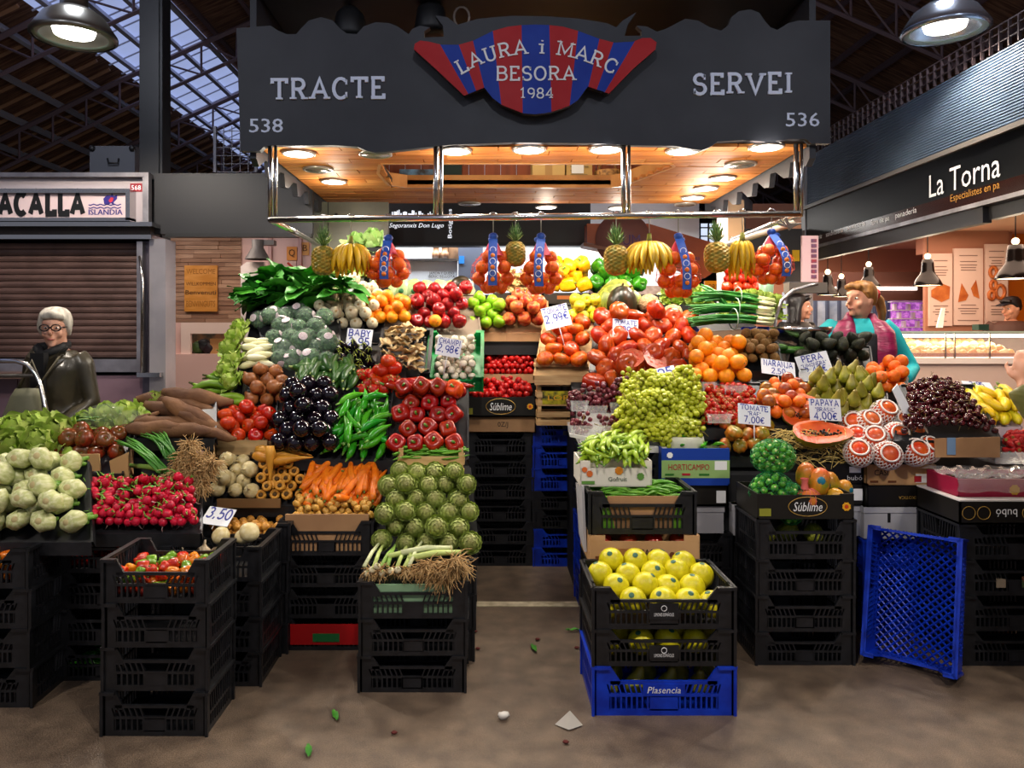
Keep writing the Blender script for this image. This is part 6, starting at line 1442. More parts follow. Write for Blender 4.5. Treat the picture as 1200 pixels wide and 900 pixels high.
# artichoke and leek stacks
xa = P(483, 0, 3.306).x
stack(xa, 3.306, .455, .29, [.16] * 3, blackp, 'the leeks and their tangled roots')
q = MB(); q.bb((xa - .2, 3.318, .345), (xa + .2, 3.33, .462)); q.bb((xa - .2, 3.318, .335), (xa + .2, 3.58, .345)); build('green_liner', 'green card liner inside the leek crate', 'liner', [('green_liner', q, mat('liner_green', '7ea07c', .7))])
stack(P(497, 0, 3.62).x, 3.62, .47, .36, [.16] * 3, blackp, 'the heap of artichokes')
tray((440, 558, 642, 3.66), (458, 548, 545, 3.98), 'dark tray holding the artichokes', blackp, .03, .0, .0)
heap('artichoke', (434, 566, 650, 3.60), (452, 552, 552, 3.93), .098, 'green globe artichoke in the steep heap above the leeks', 'artichoke', 'heap of artichokes', mode='face', pack=.92, lay2=.5, jit=.1)
wood_crate(P(468, 0, 4.02).x, P(543, 0, 4.02).x, 3.985, 4.10, .80, .93, 'pale wooden crate of green beans behind the artichokes', 2)
heap('green_bean', (470, 541, 538, 3.99), (470, 541, 528, 4.06), .02, 'thin green bean in the wooden crate behind the artichokes', 'bean', 'beans behind the artichokes', mode='lie', lie=5, liej=.35, extra=1, ratio=4, pack=.8, lay2=.8, lay3=.6)
# leeks
rootm = mat('dry_roots', 'a07c4c', .85, 'bfa070', 40); 
def root_tuft(c, n, ln, rad=.002, down=(0, -.3, -1)):
    q = MB(); down = Vector(down)
    for k in range(n):
        d = Vector((R.gauss(0, 1), R.gauss(0, 1), R.gauss(0, .8))).normalized() * .75 + down * R.uniform(0, .6); l_ = ln * R.uniform(.5, 1); p = Vector(c) + d * .01
        pts = [p]; 
        for j in range(3): p = p + d * l_ / 3; d = (d + Vector((R.uniform(-.7, .7), R.uniform(-.7, .7), R.uniform(-.8, .3)))).normalized(); pts.append(p)
        q.tube(pts, [rad * 1.3, rad, rad, rad * .6], 3, cap=False)
    return q
def leek_bundle(label, uv, tufts, greens, ln=.2):
    r = ob('leek_bundle', None, loc=P(*uv)); tag(r, label, 'leeks'); T_ = Matrix.Translation(-P(*uv))
    for (u, v, y, n, l_) in tufts:
        q = root_tuft(P(u, v, y), n, l_); q.tf(T_); o = part('roots', q, rootm, r); o['kind'] = 'stuff'
    for (a, b, rad) in greens:
        q = MB(); A = P(*a); B = P(*b); mid = A.lerp(B, .5) + Vector((0, 0, .01)); q.tube([A, mid, B], [rad, rad, rad * .7], 7); q.tf(T_); part('stalk', q, R.choice((mat('leek_white', 'c9cfa0', .4), mat('leek_green', '86aa4c', .45), mat('leek_pale', 'b4c470', .4))), r)
leek_bundle('leeks laid in a black crate with tangled tan roots hanging over its edge', (487, 660, 3.4),
    [(u, v, 3.33, 90, .11) for u, v in ((500, 662), (512, 668), (527, 662), (540, 660), (533, 655), (520, 672))] + [(u, 668, 3.35, 60, .06) for u in (432, 446, 460, 476, 488)],
    [((428 + k * 9 + R.uniform(-3, 3), 664, 3.36), (436 + k * 9 + R.uniform(-4, 10), 640 - R.uniform(0, 6), 3.56), .009) for k in range(7)] + [((470, 648, 3.45), (530, 642, 3.5), .014), ((478, 655, 3.42), (540, 647, 3.48), .015), ((466, 655, 3.46), (505, 640, 3.56), .012), ((455, 652, 3.42), (500, 646, 3.52), .012)], .2)
for (u, v) in ((436, 668), (448, 672), (458, 669), (442, 664), (466, 668), (430, 672)):
    put('white_onion', P(u, v, 3.34), zto((R.uniform(-.3, .3), -.6, .9)), .032, 'small white spring onion bulb beside the leeks', 'spring onion', 'small spring onion bulbs', nm='spring_onion')

# ---------------------------------------------------------------- left display, lower rows
def T(front, back, label, m=blackp, **k): return tray(front, back, label, m, **k)
T((0, 104, 632, 3.25), (10, 100, 540, 3.6), 'dark tray under the fennel bulbs', blackp)
heap('fennel_bulb', (-22, 104, 628, 3.27), (0, 104, 545, 3.58), .112, 'pale green fennel bulb in the heap at the end of the stall', 'fennel', 'fennel bulbs', mode='down', pack=.9, jit=.1, lay2=.4)
T((100, 232, 622, 3.38), (110, 232, 570, 3.7), 'dark tray with card lining under the radishes', blackp)
heap('radish', (100, 232, 618, 3.40), (108, 228, 568, 3.68), .042, 'bright red radish with thin root in the heap beside the fennel', 'radish', 'red radishes', mode='mixed', pack=.95, lay2=.75, lay3=.25, jit=.2)
for k in range(7):                                   # radish leaves between
    q = MB(); c = P(R.uniform(110, 220), R.uniform(575, 612), 3.5); rz = R.uniform(0, 6)
    q.join(leaf_mb(.09, .05, .3), Matrix.Translation(c + Vector((0, 0, .05))) @ rotz(rz)); build('radish_leaf', 'green leaf sticking out between the red radishes', 'leaf', [('radish_leaf', q, leaf_m)], 'radish leaves')
T((5, 140, 553, 3.72), (0, 150, 505, 4.0), 'dark tray under lettuces and brown tomatoes', blackp)
for i, (u, v, Y, s) in enumerate(((10, 530, 3.75, .21), (45, 524, 3.78, .2), (70, 512, 3.9, .2), (20, 508, 3.95, .2), (-20, 520, 3.8, .2), (48, 503, 4.02, .18))):
    put('lettuce', P(u, v, Y), zto((R.uniform(-.4, .4), -.6, .8)), s, 'pale green crinkled lettuce head behind the fennel', 'lettuce', 'lettuces behind the fennel')
for k in range(3):
    r = ob('leek_greens', None, loc=P(20 + k * 22, 503, 4.0)); tag(r, 'dark green leek tops lying behind the lettuces', 'leeks', 'leek tops behind the lettuces')
    for j in range(6):
        q = MB(); q.join(leaf_mb(.22, .03, .25, .02), Matrix.Translation((R.uniform(-.05, .05), R.uniform(-.03, .03), .02)) @ rotz(R.uniform(-.6, .6) + (pi if j % 2 else 0)) @ Matrix.Rotation(R.uniform(-.5, -.1), 4, 'Y')); part('leaf', q, mat('leek_leaf', '3c6a34', .5, '5c8a4a', 9), r)
for (u, v, s) in ((125, 492, .17), (148, 490, .17), (100, 500, .15)):
    put('lettuce', P(u, v, 4.1), zto((R.uniform(-.4, .4), -.4, .9)), s, 'pale lettuce in clear film behind the brown tomatoes', 'lettuce', 'film wrapped lettuces')
for (u, v, r_) in ((130, 491, .11),):
    q = MB(); q.ball(P(u, v, 4.08), (.17, .1, .085), 18, 10, nz=.06); build('film_bag', 'clear film bag over the pale lettuces', 'bag', [('film_bag', q, film)])
T((60, 150, 548, 3.82), (72, 150, 500, 4.05), 'cardboard tray holding the brown tomatoes', card)
heap('brown_tomato', (62, 150, 545, 3.84), (75, 150, 512, 4.02), .092, 'brownish green tomato in the cardboard tray below the cassava', 'tomato', 'brown tomatoes', mode='mixed', lay2=.6, pack=.95)
q = MB(); q.prism(px([(46, 533), (116, 532), (117, 552), (47, 553)], 3.74), (0, .01, 0)); build('card_flap', 'upright cardboard flap in front of the brown tomatoes', 'cardboard', [('card_flap', q, mat('flap_card', 'a58456', .8))])
q = MB(); q.prism(px([(128, 540), (150, 530), (150, 563), (131, 560)], 3.74), (0, .012, 0)); build('card_flap', 'bent cardboard flap between brown tomatoes and chives', 'cardboard', [('card_flap', q, mat('flap_card', 'a58456', .8))])
# chives and the root bundle
def bundle(label, a, b, n, rad, spread, m, endm=None, tie=True, cat='spring onions', name='spring_onion_bunch', droop=.02):
    A = Vector(a); B = Vector(b); r = ob(name, None, loc=A.lerp(B, .5)); tag(r, label, cat); T_ = Matrix.Translation(-A.lerp(B, .5)); ax = (B - A).normalized(); sd = ax.cross(Vector((0, 0, 1))).normalized(); up = sd.cross(ax)
    for k in range(n):
        o1 = sd * R.uniform(-1, 1) * spread * .7 + up * R.uniform(0, 1) * spread * .6; o2 = sd * R.uniform(-1, 1) * spread * 1.2 + up * R.uniform(-.1, 1) * spread * .7
        p0, p3 = A + o1 + ax * R.uniform(-.02, .02), B + o2 + ax * R.uniform(-.03, .03); p1 = p0.lerp(p3, .35) + up * droop; p2 = p0.lerp(p3, .7) + up * droop
        q = MB()
        if endm: 
            pm = p0.lerp(p1, .55); w_ = MB(); w_.tube([p0, pm], [rad * 1.25, rad], 6); w_.tf(T_); part('white_end', w_, endm, r); q.tube([pm, p1, p2, p3], [rad, rad, rad, rad * .5], 6)
        else: q.tube([p0, p1, p2, p3], [rad, rad, rad, rad * .4], 5)
        q.tf(T_); part('green_stalk', q, m, r)
    if tie:
        c = A.lerp(B, .45) + up * (droop + spread * .3); q = MB(); q.tube([c + (sd * cos(t) * spread * 1.0 + up * sin(t) * spread * .8) for t in [i * 2 * pi / 12 for i in range(13)]], .004, 5, cap=False); q.tf(T_); part('tie_band', q, mat('tie_band', '9ab0a0', .5), r)
    return r
chive = mat('chive_green', '2f6a1a', .4, '4c8a2c', 9, rnd=.2)
bundle('bunch of thin green chives beside the tangled root bundle', P(192, 556, 3.66), P(146, 520, 3.9), 26, .005, .045, chive, None, False, 'chives', 'chive_bunch')
bundle('second bunch of thin chives lying behind the first towards the cassava', P(200, 540, 3.7), P(178, 512, 3.98), 26, .005, .05, chive, None, False, 'chives', 'chive_bunch')
leek_bundle('bundle of leeks showing a big tangle of dry tan roots', (222, 560, 3.7), [(u, v, 3.66 + .1 * ((560 - v) / 60), 130, .10) for u, v in ((222, 520), (215, 535), (232, 535), (205, 552), (222, 552), (240, 550), (212, 565), (235, 565), (248, 540), (200, 562), (226, 545))], [((205, 555, 3.75), (150, 545, 3.82), .014), ((210, 562, 3.74), (165, 565, 3.75), .014)], .2)
T((250, 362, 590, 3.93), (262, 352, 532, 4.16), 'dark tray under turnips and parsnips', blackp)
q = MB(); q.bb((P(256, 0, 3.93).x, 3.905, .66), (P(330, 0, 3.93).x, 3.917, .705)); build('front_plank', 'brown board across the front of the turnips', 'board', [('front_plank', q, mat('plank_brown', '7c5a34', .7))])
heap('turnip', (248, 304, 586, 3.95), (256, 304, 540, 4.14), .083, 'round cream turnip with a thin root beside the tangled root bundle', 'turnip', 'cream turnips', mode='down', lay2=.5, pack=.95)
heap('cut_parsnip', (300, 360, 588, 3.95), (308, 358, 545, 4.12), .056, 'golden parsnip seen from its dark crown between turnips and carrots', 'parsnip', 'parsnips crown out', mode='face', lay2=.4, pack=.98)
heap('parsnip', (300, 360, 545, 4.0), (310, 360, 532, 4.1), .05, 'long golden parsnip lying on top of the crown-out parsnips', 'parsnip', 'parsnips lying on top', mode='lie', lie=0, liej=.5, extra=1, ratio=2.5)
put('parsnip', P(279 + 38, 545, 3.98), zto((0, 0, 1), 0) @ Matrix.Rotation(pi / 2, 3, 'Y'), 1, 'golden parsnip standing point up among the turnips', 'parsnip', None)
T((355, 452, 583, 3.93), (362, 446, 538, 4.16), 'card lined tray under the carrots', card, hf=.02, depth=.06)
heap('carrot', (357, 450, 583, 3.92), (364, 446, 548, 4.1), .038, 'bright orange carrot with its tip towards the potatoes', 'carrot', 'carrots above the potatoes', mode='lie', lie=75, liej=.4, extra=1, pack=1.0, ratio=1.0, lay2=.5)
heap('carrot', (362, 448, 556, 4.04), (366, 446, 540, 4.14), .04, 'orange carrot lying crosswise at the back of the carrot tray', 'carrot', 'crosswise carrots', mode='lie', lie=0, liej=.2, extra=1, ratio=4.0)
put('carrot', P(403, 583, 3.83), Matrix.Rotation(radians(35), 3, 'Y') @ Matrix.Rotation(radians(70), 3, 'Z'), .95, 'single orange carrot fallen onto the little potatoes', 'carrot', None)

# ---------------------------------------------------------------- left display, middle rows
q = MB(); q.prism(px([(255, 516), (313, 516), (312, 533), (254, 533)], 4.09), (0, .012, 0)); build('front_plank', 'pale worn board in front of the red tomato box', 'board', [('front_plank', q, mat('worn_plank', 'b09468', .75, '8a7048', 5, stretch=(.5, 1, 6)))])
T((250, 330, 522, 4.12), (258, 330, 480, 4.38), 'cardboard box tray holding the red tomatoes', card)
heap('tomato', (252, 328, 522, 4.12), (262, 326, 484, 4.36), .082, 'shiny red tomato in the box between cassava and aubergines', 'tomato', 'red tomatoes by the aubergines', mode='mixed', lay2=.7, pack=.95)
T((318, 404, 536, 4.05), (330, 402, 450, 4.42), 'black tray under the aubergines', blackp)
heap('eggplant', (318, 402, 534, 4.06), (334, 398, 452, 4.40), .108, 'glossy black aubergine heaped beside the green peppers', 'aubergine', 'black aubergines', mode='down', pack=.9, lay2=.4)
T((386, 460, 537, 4.05), (400, 458, 470, 4.34), 'black tray under the long green peppers', blackp)
heap('long_green_pepper', (386, 456, 532, 4.07), (404, 456, 470, 4.34), .05, 'shiny long green pepper in the heap beside the aubergines', 'pepper', 'long green peppers', mode='lie', lie=70, liej=1.0, extra=1.05, pack=1.05, ratio=1.25, lay2=.9, lay3=.4)
T((452, 546, 536, 4.05), (464, 546, 450, 4.42), 'black tray under the red bell peppers', blackp)
heap('red_pepper', (452, 546, 534, 4.06), (468, 544, 458, 4.38), .105, 'shiny red bell pepper with green stem above the artichokes', 'pepper', 'red bell peppers', mode='face', pack=.93, lay2=.35, jit=.1, mix=('orange_pepper', .16), nm='bell_pepper')
for k in range(7): put('long_red_pepper', P(470 + k * 11, 452 + R.uniform(-5, 4), 4.42), Euler((R.uniform(-.4, .4), R.uniform(-.3, .3), R.uniform(-.5, .5) + (pi if k % 2 else 0))).to_matrix(), 1.0, 'long pointed red pepper on top of the bell peppers', 'pepper', 'long red peppers')
T((416, 474, 466, 4.42), (420, 472, 432, 4.62), 'dark tray under the vine tomatoes', blackp)
heap('vine_tomato', (416, 472, 466, 4.42), (420, 470, 440, 4.6), .068, 'small red vine tomato above the long green peppers', 'tomato', 'small vine tomatoes', mode='mixed', lay2=.4)
for (u, v) in ((448, 434), (462, 432), (455, 424), (441, 446), (456, 444)): put('tomato', P(u, v, 4.5), zto((R.uniform(-.4, .4), -.4, .9)), .095, 'large red tomato on top of the vine tomatoes', 'tomato', 'large tomatoes on the vine tomatoes')
T((346, 420, 452, 4.4), (350, 418, 428, 4.6), 'dark tray under the courgettes', blackp)
heap('zucchini', (348, 420, 452, 4.42), (352, 416, 430, 4.6), .05, 'dark green courgette above the aubergines', 'courgette', 'dark courgettes', mode='lie', lie=80, liej=.35, extra=.85, lay2=.6)
for (u, v, a) in ((395, 432, .1), (405, 438, -.15), (365, 430, .3)): put('zucchini', P(u, v, 4.5), Euler((0, 0, a)).to_matrix(), 1.05, 'courgette lying crosswise on top of the other courgettes', 'courgette', 'crosswise courgettes')
T((284, 346, 480, 4.38), (290, 346, 430, 4.62), 'dark tray under the brown onions', blackp)
heap('brown_onion', (284, 344, 480, 4.38), (292, 342, 436, 4.6), .084, 'brown skinned onion in the heap next to the plantains', 'onion', 'brown onions', mode='rand', lay2=.5)
for (u, v, Y, a, b) in ((252, 452, 4.45, .15, .1), (246, 459, 4.4, .05, -.05), (262, 447, 4.5, -.35, .15), (272, 466, 4.38, -.2, 0), (270, 474, 4.36, .1, 0), (268, 440, 4.55, .3, 0)): put('plantain', P(u, v, Y), Euler((radians(70), b, a)).to_matrix(), 1.0, 'green plantain lying between cassava and brown onions', 'plantain', 'green plantains')
T((160, 250, 512, 3.98), (176, 250, 468, 4.26), 'dark tray under the cassava roots', blackp)
for (u, v, Y, a, s) in ((180, 502, 4.0, .05, .95), (195, 497, 4.05, -.05, 1.0), (212, 505, 4.0, .0, 1.0), (240, 498, 4.08, -.45, .9), (205, 483, 4.15, -.25, 1.05), (228, 488, 4.12, -.5, 1.15), (195, 470, 4.28, -.08, 1.0), (232, 466, 4.3, -.15, 1.2), (222, 476, 4.24, -.2, 1.0), (166, 492, 4.1, .4, .6), (160, 500, 4.02, .1, .6), (252, 508, 4.02, -.3, .7)):
    put('cassava', P(u, v, Y), Matrix.Rotation(R.uniform(-.1, .1), 3, 'Z') @ Matrix.Rotation(-a, 3, 'Y'), s, 'thick brown cassava root stacked behind the chives', 'cassava', 'cassava roots')
for (u, v, s) in ((170, 482, .13), (184, 472, .12)): put('lettuce', P(u, v, 4.3), zto((0, -.5, .9)), s, 'green lettuce peeping out behind the cassava', 'lettuce', 'lettuces behind the cassava')

for (u, v, Y, s) in ((266, 436, 4.5, .12), (272, 424, 4.6, .12), (268, 410, 4.7, .12), (276, 396, 4.8, .12), (270, 448, 4.42, .11), (282, 384, 4.9, .11)): put('lettuce', P(u, v, Y), zto((-.6, -.5, .7)), s, 'green leafy head tucked beside the endive tray', 'lettuce', 'leafy heads beside the endives')
# ---------------------------------------------------------------- left display, upper rows
T((282, 322, 434, 4.6), (292, 322, 400, 4.85), 'black film tray under the endives', blackp)
heap('endive', (284, 320, 432, 4.62), (292, 318, 404, 4.82), .044, 'pale yellow endive in the black film tray', 'endive', 'pale endives', mode='lie', lie=10, liej=.4, extra=.85, ratio=1.8, lay2=.8)
T((318, 396, 434, 4.64), (300, 396, 366, 5.0), 'black tray under the film wrapped broccoli', blackp)
for (u, v, Y, s) in ((342, 425, 4.66, .13), (364, 420, 4.64, .135), (330, 408, 4.72, .125), (353, 400, 4.72, .14), (385, 402, 4.74, .135), (372, 408, 4.8, .12), (338, 384, 4.86, .13), (304, 375, 4.95, .125), (320, 369, 4.97, .13), (336, 368, 5.0, .125), (350, 366, 4.98, .13), (376, 388, 4.92, .11), (358, 436, 4.6, .1), (392, 424, 4.7, .1)):
    put('wrapped_broccoli', P(u, v, Y), Euler((R.uniform(-.4, .3), R.uniform(-.4, .4), R.uniform(-.4, .4))).to_matrix(), s, 'broccoli head wrapped in clear film with a round label', 'broccoli', 'film wrapped broccoli')
heap('wrapped_broccoli', (322, 392, 436, 4.66), (304, 392, 372, 5.0), .118, 'broccoli head wrapped in clear film with a round label', 'broccoli', 'film wrapped broccoli', mode='face')
T((388, 442, 448, 4.62), (390, 442, 402, 4.9), 'black tray under the little aubergines', blackp)
heap('mini_eggplant', (390, 440, 448, 4.64), (392, 440, 408, 4.86), .062, 'small dark aubergine with pale lime calyx below the price card', 'aubergine', 'little aubergines', mode='mixed', lay2=.5)
price_card(421, 397, 30, 23, 4.86, [('BABY', .34), ('2,95', .42)], 'handwritten price card behind the little aubergines', -4, 20)
crate(P(473, 0, 4.66).x, 4.66, 1.225, .31, .40, .12, blackp, 'low black crate full of oyster mushrooms', 0, tilt=radians(40))
heap('oyster_mushroom', (449, 498, 440, 4.63), (451, 497, 391, 4.885), .085, 'tan oyster mushroom in the low black crate', 'mushroom', 'oyster mushrooms', mode='up', pack=.7, lay2=.8, jit=.3)
crate(P(533, 0, 4.70).x, 4.70, 1.19, .335, .42, .13, greenp, 'bright green crate full of white button mushrooms', 0, tilt=radians(40))
q = MB(); q.bb((P(510, 0, 4.95).x, 4.955, 1.47), (P(556, 0, 4.95).x, 4.962, 1.535)); build('paper_liner', 'white paper lining the back of the green mushroom crate', 'liner', [('paper_liner', q, mat('liner_white', 'c9bfa8', .7))])
heap('button_mushroom', (508, 558, 447, 4.67), (511, 556, 401, 4.925), .05, 'white button mushroom in the bright green crate', 'mushroom', 'button mushrooms', mode='mixed', lay2=.7, lay3=.3, pack=.92)
price_card(526, 407, 29, 21, 4.64, [('CHAMPI', .3), ('2,98€', .4)], 'price card reading Champi standing among the button mushrooms', -10, 20)
# leafy greens
LEAF = [mesh('leaf', leaf_mb(.18, .13, .3, .05), leaf_m), mesh('leaf', leaf_mb(.15, .11, .1, .06), mat('leaf_dark', '1c5a16', .4, '348024', 10, rnd=.25)), mesh('leaf', leaf_mb(.19, .10, .45, .04), mat('leaf_mid', '27701c', .42, '3f9028', 10, rnd=.2))]
T((290, 400, 372, 5.0), (296, 420, 335, 5.3), 'dark tray under the leafy chard', blackp)
for k in range(16):
    u = 306 + (k % 8) * 13.5 + R.uniform(-4, 4); v = (352 if k < 8 else 338) + R.uniform(-6, 6) - (u - 290) * .04; Y = 5.05 if k < 8 else 5.2
    r = ob('chard_bunch', None, loc=P(u, v, Y)); tag(r, 'bunch of big dark green chard leaves behind the broccoli', 'chard', 'dark green chard')
    for j in range(9):
        o = ob('leaf', R.choice(LEAF), r); M = Matrix.Translation((R.uniform(-.05, .05), R.uniform(-.04, .04), R.uniform(-.02, .06))) @ rotz(R.uniform(-1.1, 1.1) + (pi if R.random() < .7 else 0)) @ Matrix.Rotation(R.uniform(-.9, .3), 4, 'Y') @ Matrix.Rotation(R.uniform(-.8, .8), 4, 'X'); o.matrix_local = M
r = ob('chard_bunch', None, loc=P(302, 352, 5.1)); tag(r, 'upright chard leaves sticking out sideways above the broccoli', 'chard')
for (a, b) in ((1.9, -1.2), (2.2, -.9), (1.4, -1.3), (2.8, -.3), (2.5, -.6)): o = ob('leaf', LEAF[1], r); o.matrix_local = Matrix.Rotation(a * .2, 4, 'Z') @ Matrix.Rotation(pi - b * 0, 4, 'Z') @ Matrix.Rotation(b, 4, 'Y') @ Matrix.Rotation(R.uniform(-1, 1), 4, 'X'); 
T((356, 446, 388, 4.98), (380, 452, 335, 5.3), 'dark tray under the white onions', blackp)
heap('white_onion', (358, 444, 388, 5.0), (396, 450, 338, 5.26), .084, 'round white onion with green neck beside the leafy chard', 'onion', 'white onions', mode='down', lay2=.3, pack=.98)
for (u, v, s) in ((402, 328, .09), (415, 326, .09), (423, 342, .1), (434, 340, .11)): put('white_onion', P(u, v, 5.25), zto(-Vector((.2, -.9, .1))), s, 'large white onion on top of the white onion heap', 'onion', 'large white onions')
bundle('green onion tops lying between the chard and the white onions', P(410, 342, 5.2), P(340, 350, 5.15), 22, .008, .05, mat('onion_top', '4a8a2c', .4, '6aa03c', 9), None, False)
T((424, 486, 384, 5.02), (430, 486, 352, 5.25), 'grey card tray under the oranges', mat('grey_card', '7a6c5c', .8))
heap('orange', (426, 482, 380, 5.03), (432, 482, 354, 5.22), .08, 'round orange between white onions and red apples', 'orange', 'oranges beside the white onions', lay2=.5)
T((478, 562, 392, 5.05), (482, 556, 345, 5.4), 'grey card tray under the red apples', MATS['grey_card'])
heap('red_apple', (480, 545, 388, 5.06), (486, 556, 340, 5.38), .095, 'shiny red apple heaped between oranges and green apples', 'apple', 'red apples', mode='mixed', lay2=.55)
put('orange', P(510, 376, 4.98), Euler((1, 2, 0)).to_matrix(), .085, 'single orange lying at the front of the red apples', 'orange', None)
q = MB(); q.bb((-.12, 5.25, 1.40), (.5, 5.48, 1.52)); build('display_box', 'dark box shelf carrying apples above the cherry tomatoes', 'shelf', [('display_box', q, mat('bench_black', '131316', .7))])
T((546, 592, 388, 5.24), (548, 592, 352, 5.5), 'cardboard tray under the green apples', card)
heap('green_apple', (545, 592, 388, 5.25), (548, 592, 354, 5.48), .092, 'glossy green apple between red apples and blushed apples', 'apple', 'green apples', mode='mixed', lay2=.6)
T((590, 640, 388, 5.24), (592, 640, 352, 5.5), 'cardboard tray under the blushed apples', card)
heap('blush_apple', (590, 640, 385, 5.25), (590, 640, 354, 5.48), .098, 'yellow red blushed apple beside the big ribbed tomatoes', 'apple', 'blushed apples', mode='mixed', lay2=.5)

# ---------------------------------------------------------------- cherry tomato boxes at the end of the aisle
xs = P(586.5, 0, 5.1).x
stack(xs, 5.1, .44, .3, [.148] * 6, blackp, 'the brown box of cherry tomatoes')
open_box('fruit_box', P(542, 0, 5.06).x, P(628, 0, 5.06).x, 5.06, 5.40, .89, .995, card, 'plain brown carton between the black crates and the cherry tomato box', [('text', '0Z/J', .55, .55, .14, .3, print_black)])
subl = mat('sublime_black', '17140f', .45); goldp = mat('sublime_gold', 'a8843c', .4); yel = mat('flower_yellow', 'e0a020', .5); olive = mat('olive_patch', '8a8a2c', .5)
def sublime(x0, x1, y0, y1, z0, z1, label):
    return open_box('fruit_box', x0, x1, y0, y1, z0, z1, subl, label, [('text', 'Súblime', .52, .5, .3, .36, print_white, .25), ('oval', .52, .5, (x1 - x0) * .2, (z1 - z0) * .38, goldp), ('dot', .92, .5, .018, yel), ('dot', .92, .5, .009, mat('flower_red', 'c04018', .5)), ('rect', .02, .12, .14, .42, olive)], front=.95)
sublime(P(542, 0, 5.03).x, P(628, 0, 5.03).x, 5.03, 5.38, 1.0, 1.135, 'black Súblime box heaped with cherry tomatoes at the end of the aisle')
heap('cherry_tomato', (547, 624, 474, 5.05), (552, 622, 448, 5.34), .045, 'small red tomato in the black Súblime box at the end of the aisle', 'tomato', 'small tomatoes in the lower box', lay2=.8, lay3=.3)
open_box('fruit_box', P(564, 0, 5.2).x, P(628, 0, 5.2).x, 5.2, 5.48, 1.21, 1.27, card, 'brown carton of cherry tomatoes beneath the apples', ())
q = MB(); q.bb((P(566, 0, 5.2).x, 5.22, 1.14), (P(627, 0, 5.2).x, 5.46, 1.205)); build('box_riser', 'dark riser between the two cherry tomato boxes', 'riser', [('box_riser', q, mat('bench_black', '131316', .7))])
crate(P(596, 0, 5.47).x, 5.49, 1.34, .38, .05, .16, bluep, 'blue crate end behind the upper cherry tomatoes', 0)
heap('cherry_tomato', (566, 626, 440, 5.21), (568, 624, 416, 5.46), .042, 'small red cherry tomato in the brown carton beneath the apples', 'tomato', 'cherry tomatoes in the upper carton', lay2=.8, lay3=.3)
# mixed stack of blue, black and wooden crates
stack(.52, 5.1, .42, .3, [.125, .125, .125, .125, .15, .15, .155], [bluep, bluep, blackp, blackp, bluep, bluep, bluep], 'the pale wooden crates')
z = .957
for i, (lab, pap, txt) in enumerate((('pale wooden crate, lowest of three below the ribbed tomatoes', None, None), ('pale wooden crate with a yellow and black band below the ribbed tomatoes', mat('band_yellow', 'b8a818', .5, '1c1c14', 25), ('LORO', yel, False)), ('pale wooden crate with a black Ribera band below the ribbed tomatoes', mat('band_black', '1c1812', .5), ('Ribera', wood, True)))):
    wood_crate(P(630, 0, 4.92).x, P(690, 0, 4.92).x, 4.92, 5.08, z, z + .105, lab, 2, wood, pap, txt); z += .125
wood_crate(P(628, 0, 4.9).x, P(688, 0, 4.9).x, 4.9, 5.06, z, z + .03, 'shallow pale wooden tray under the ribbed tomatoes', 1)

# ---------------------------------------------------------------- right display, back rows
T((628, 700, 438, 4.86), (640, 700, 372, 5.24), 'wooden tray under the ribbed orange tomatoes', wood)
heap('ribbed_tomato', (626, 690, 434, 4.88), (640, 690, 378, 5.2), .112, 'deeply ribbed orange red tomato above the wooden crates', 'tomato', 'ribbed orange tomatoes', mode='mixed', pack=.95, lay2=.15)
T((690, 816, 462, 4.64), (700, 816, 372, 5.2), 'dark tray under the big beef tomatoes', blackp)
heap('beef_tomato', (686, 816, 462, 4.62), (694, 816, 376, 5.16), .132, 'huge red beef tomato in the heap behind the grapes', 'tomato', 'huge beef tomatoes', mode='mixed', pack=.93, lay2=.12)
for (u, v, a) in ((740, 419, -.2), (768, 421, .3)): put('tomato_half', P(u, v, 4.6), zto((a, -.75, .75)), .15, 'cut half of a beef tomato showing pale pink flesh', 'tomato', 'cut beef tomatoes')
price_card(652, 371, 31, 26, 4.98, [('TOMATE', .26), ('2,99€', .36)], 'price card among the ribbed orange tomatoes', 14, 20)
price_card(733, 385, 30, 22, 4.92, [('TOMATE', .28), ('4,99€', .4)], 'price card stuck in the huge beef tomatoes', -4, 20)
T((660, 705, 382, 5.2), (664, 704, 356, 5.4), 'dark tray under the yellow green apples', blackp)
heap('yellow_apple', (664, 704, 380, 5.22), (668, 702, 360, 5.38), .085, 'yellow green apple between the melons and ribbed tomatoes', 'apple', 'yellow green apples', mode='mixed', lay2=.5)
for (u, v, s, rx, rz, kn, lab) in ((714, 360, .27, .2, .1, 'melon', 'ridged green melon left of the dark watermelon'), (722, 346, .26, 1.2, .6, 'melon', 'ridged green melon lying on top of the melon pile'), (738, 362, .25, -.1, -.2, 'melon', 'ridged green melon wedged behind the dark watermelon'), (729, 358, .25, .1, 0, 'watermelon', 'dark striped watermelon in front of the green melons')):
    put(kn, P(u, v, 5.42 if kn == 'melon' else 5.3), Euler((rx, 0, rz)).to_matrix(), s, lab, 'melon', None)
for (u, v, s) in ((760, 356, .14), (788, 368, .14), (797, 378, .13), (775, 372, .12)): put('celeriac', P(u, v, 5.3), Euler((R.random(), R.random(), 0)).to_matrix(), s, 'knobbly cream celery root behind the beef tomatoes', 'celery root', 'celery roots')
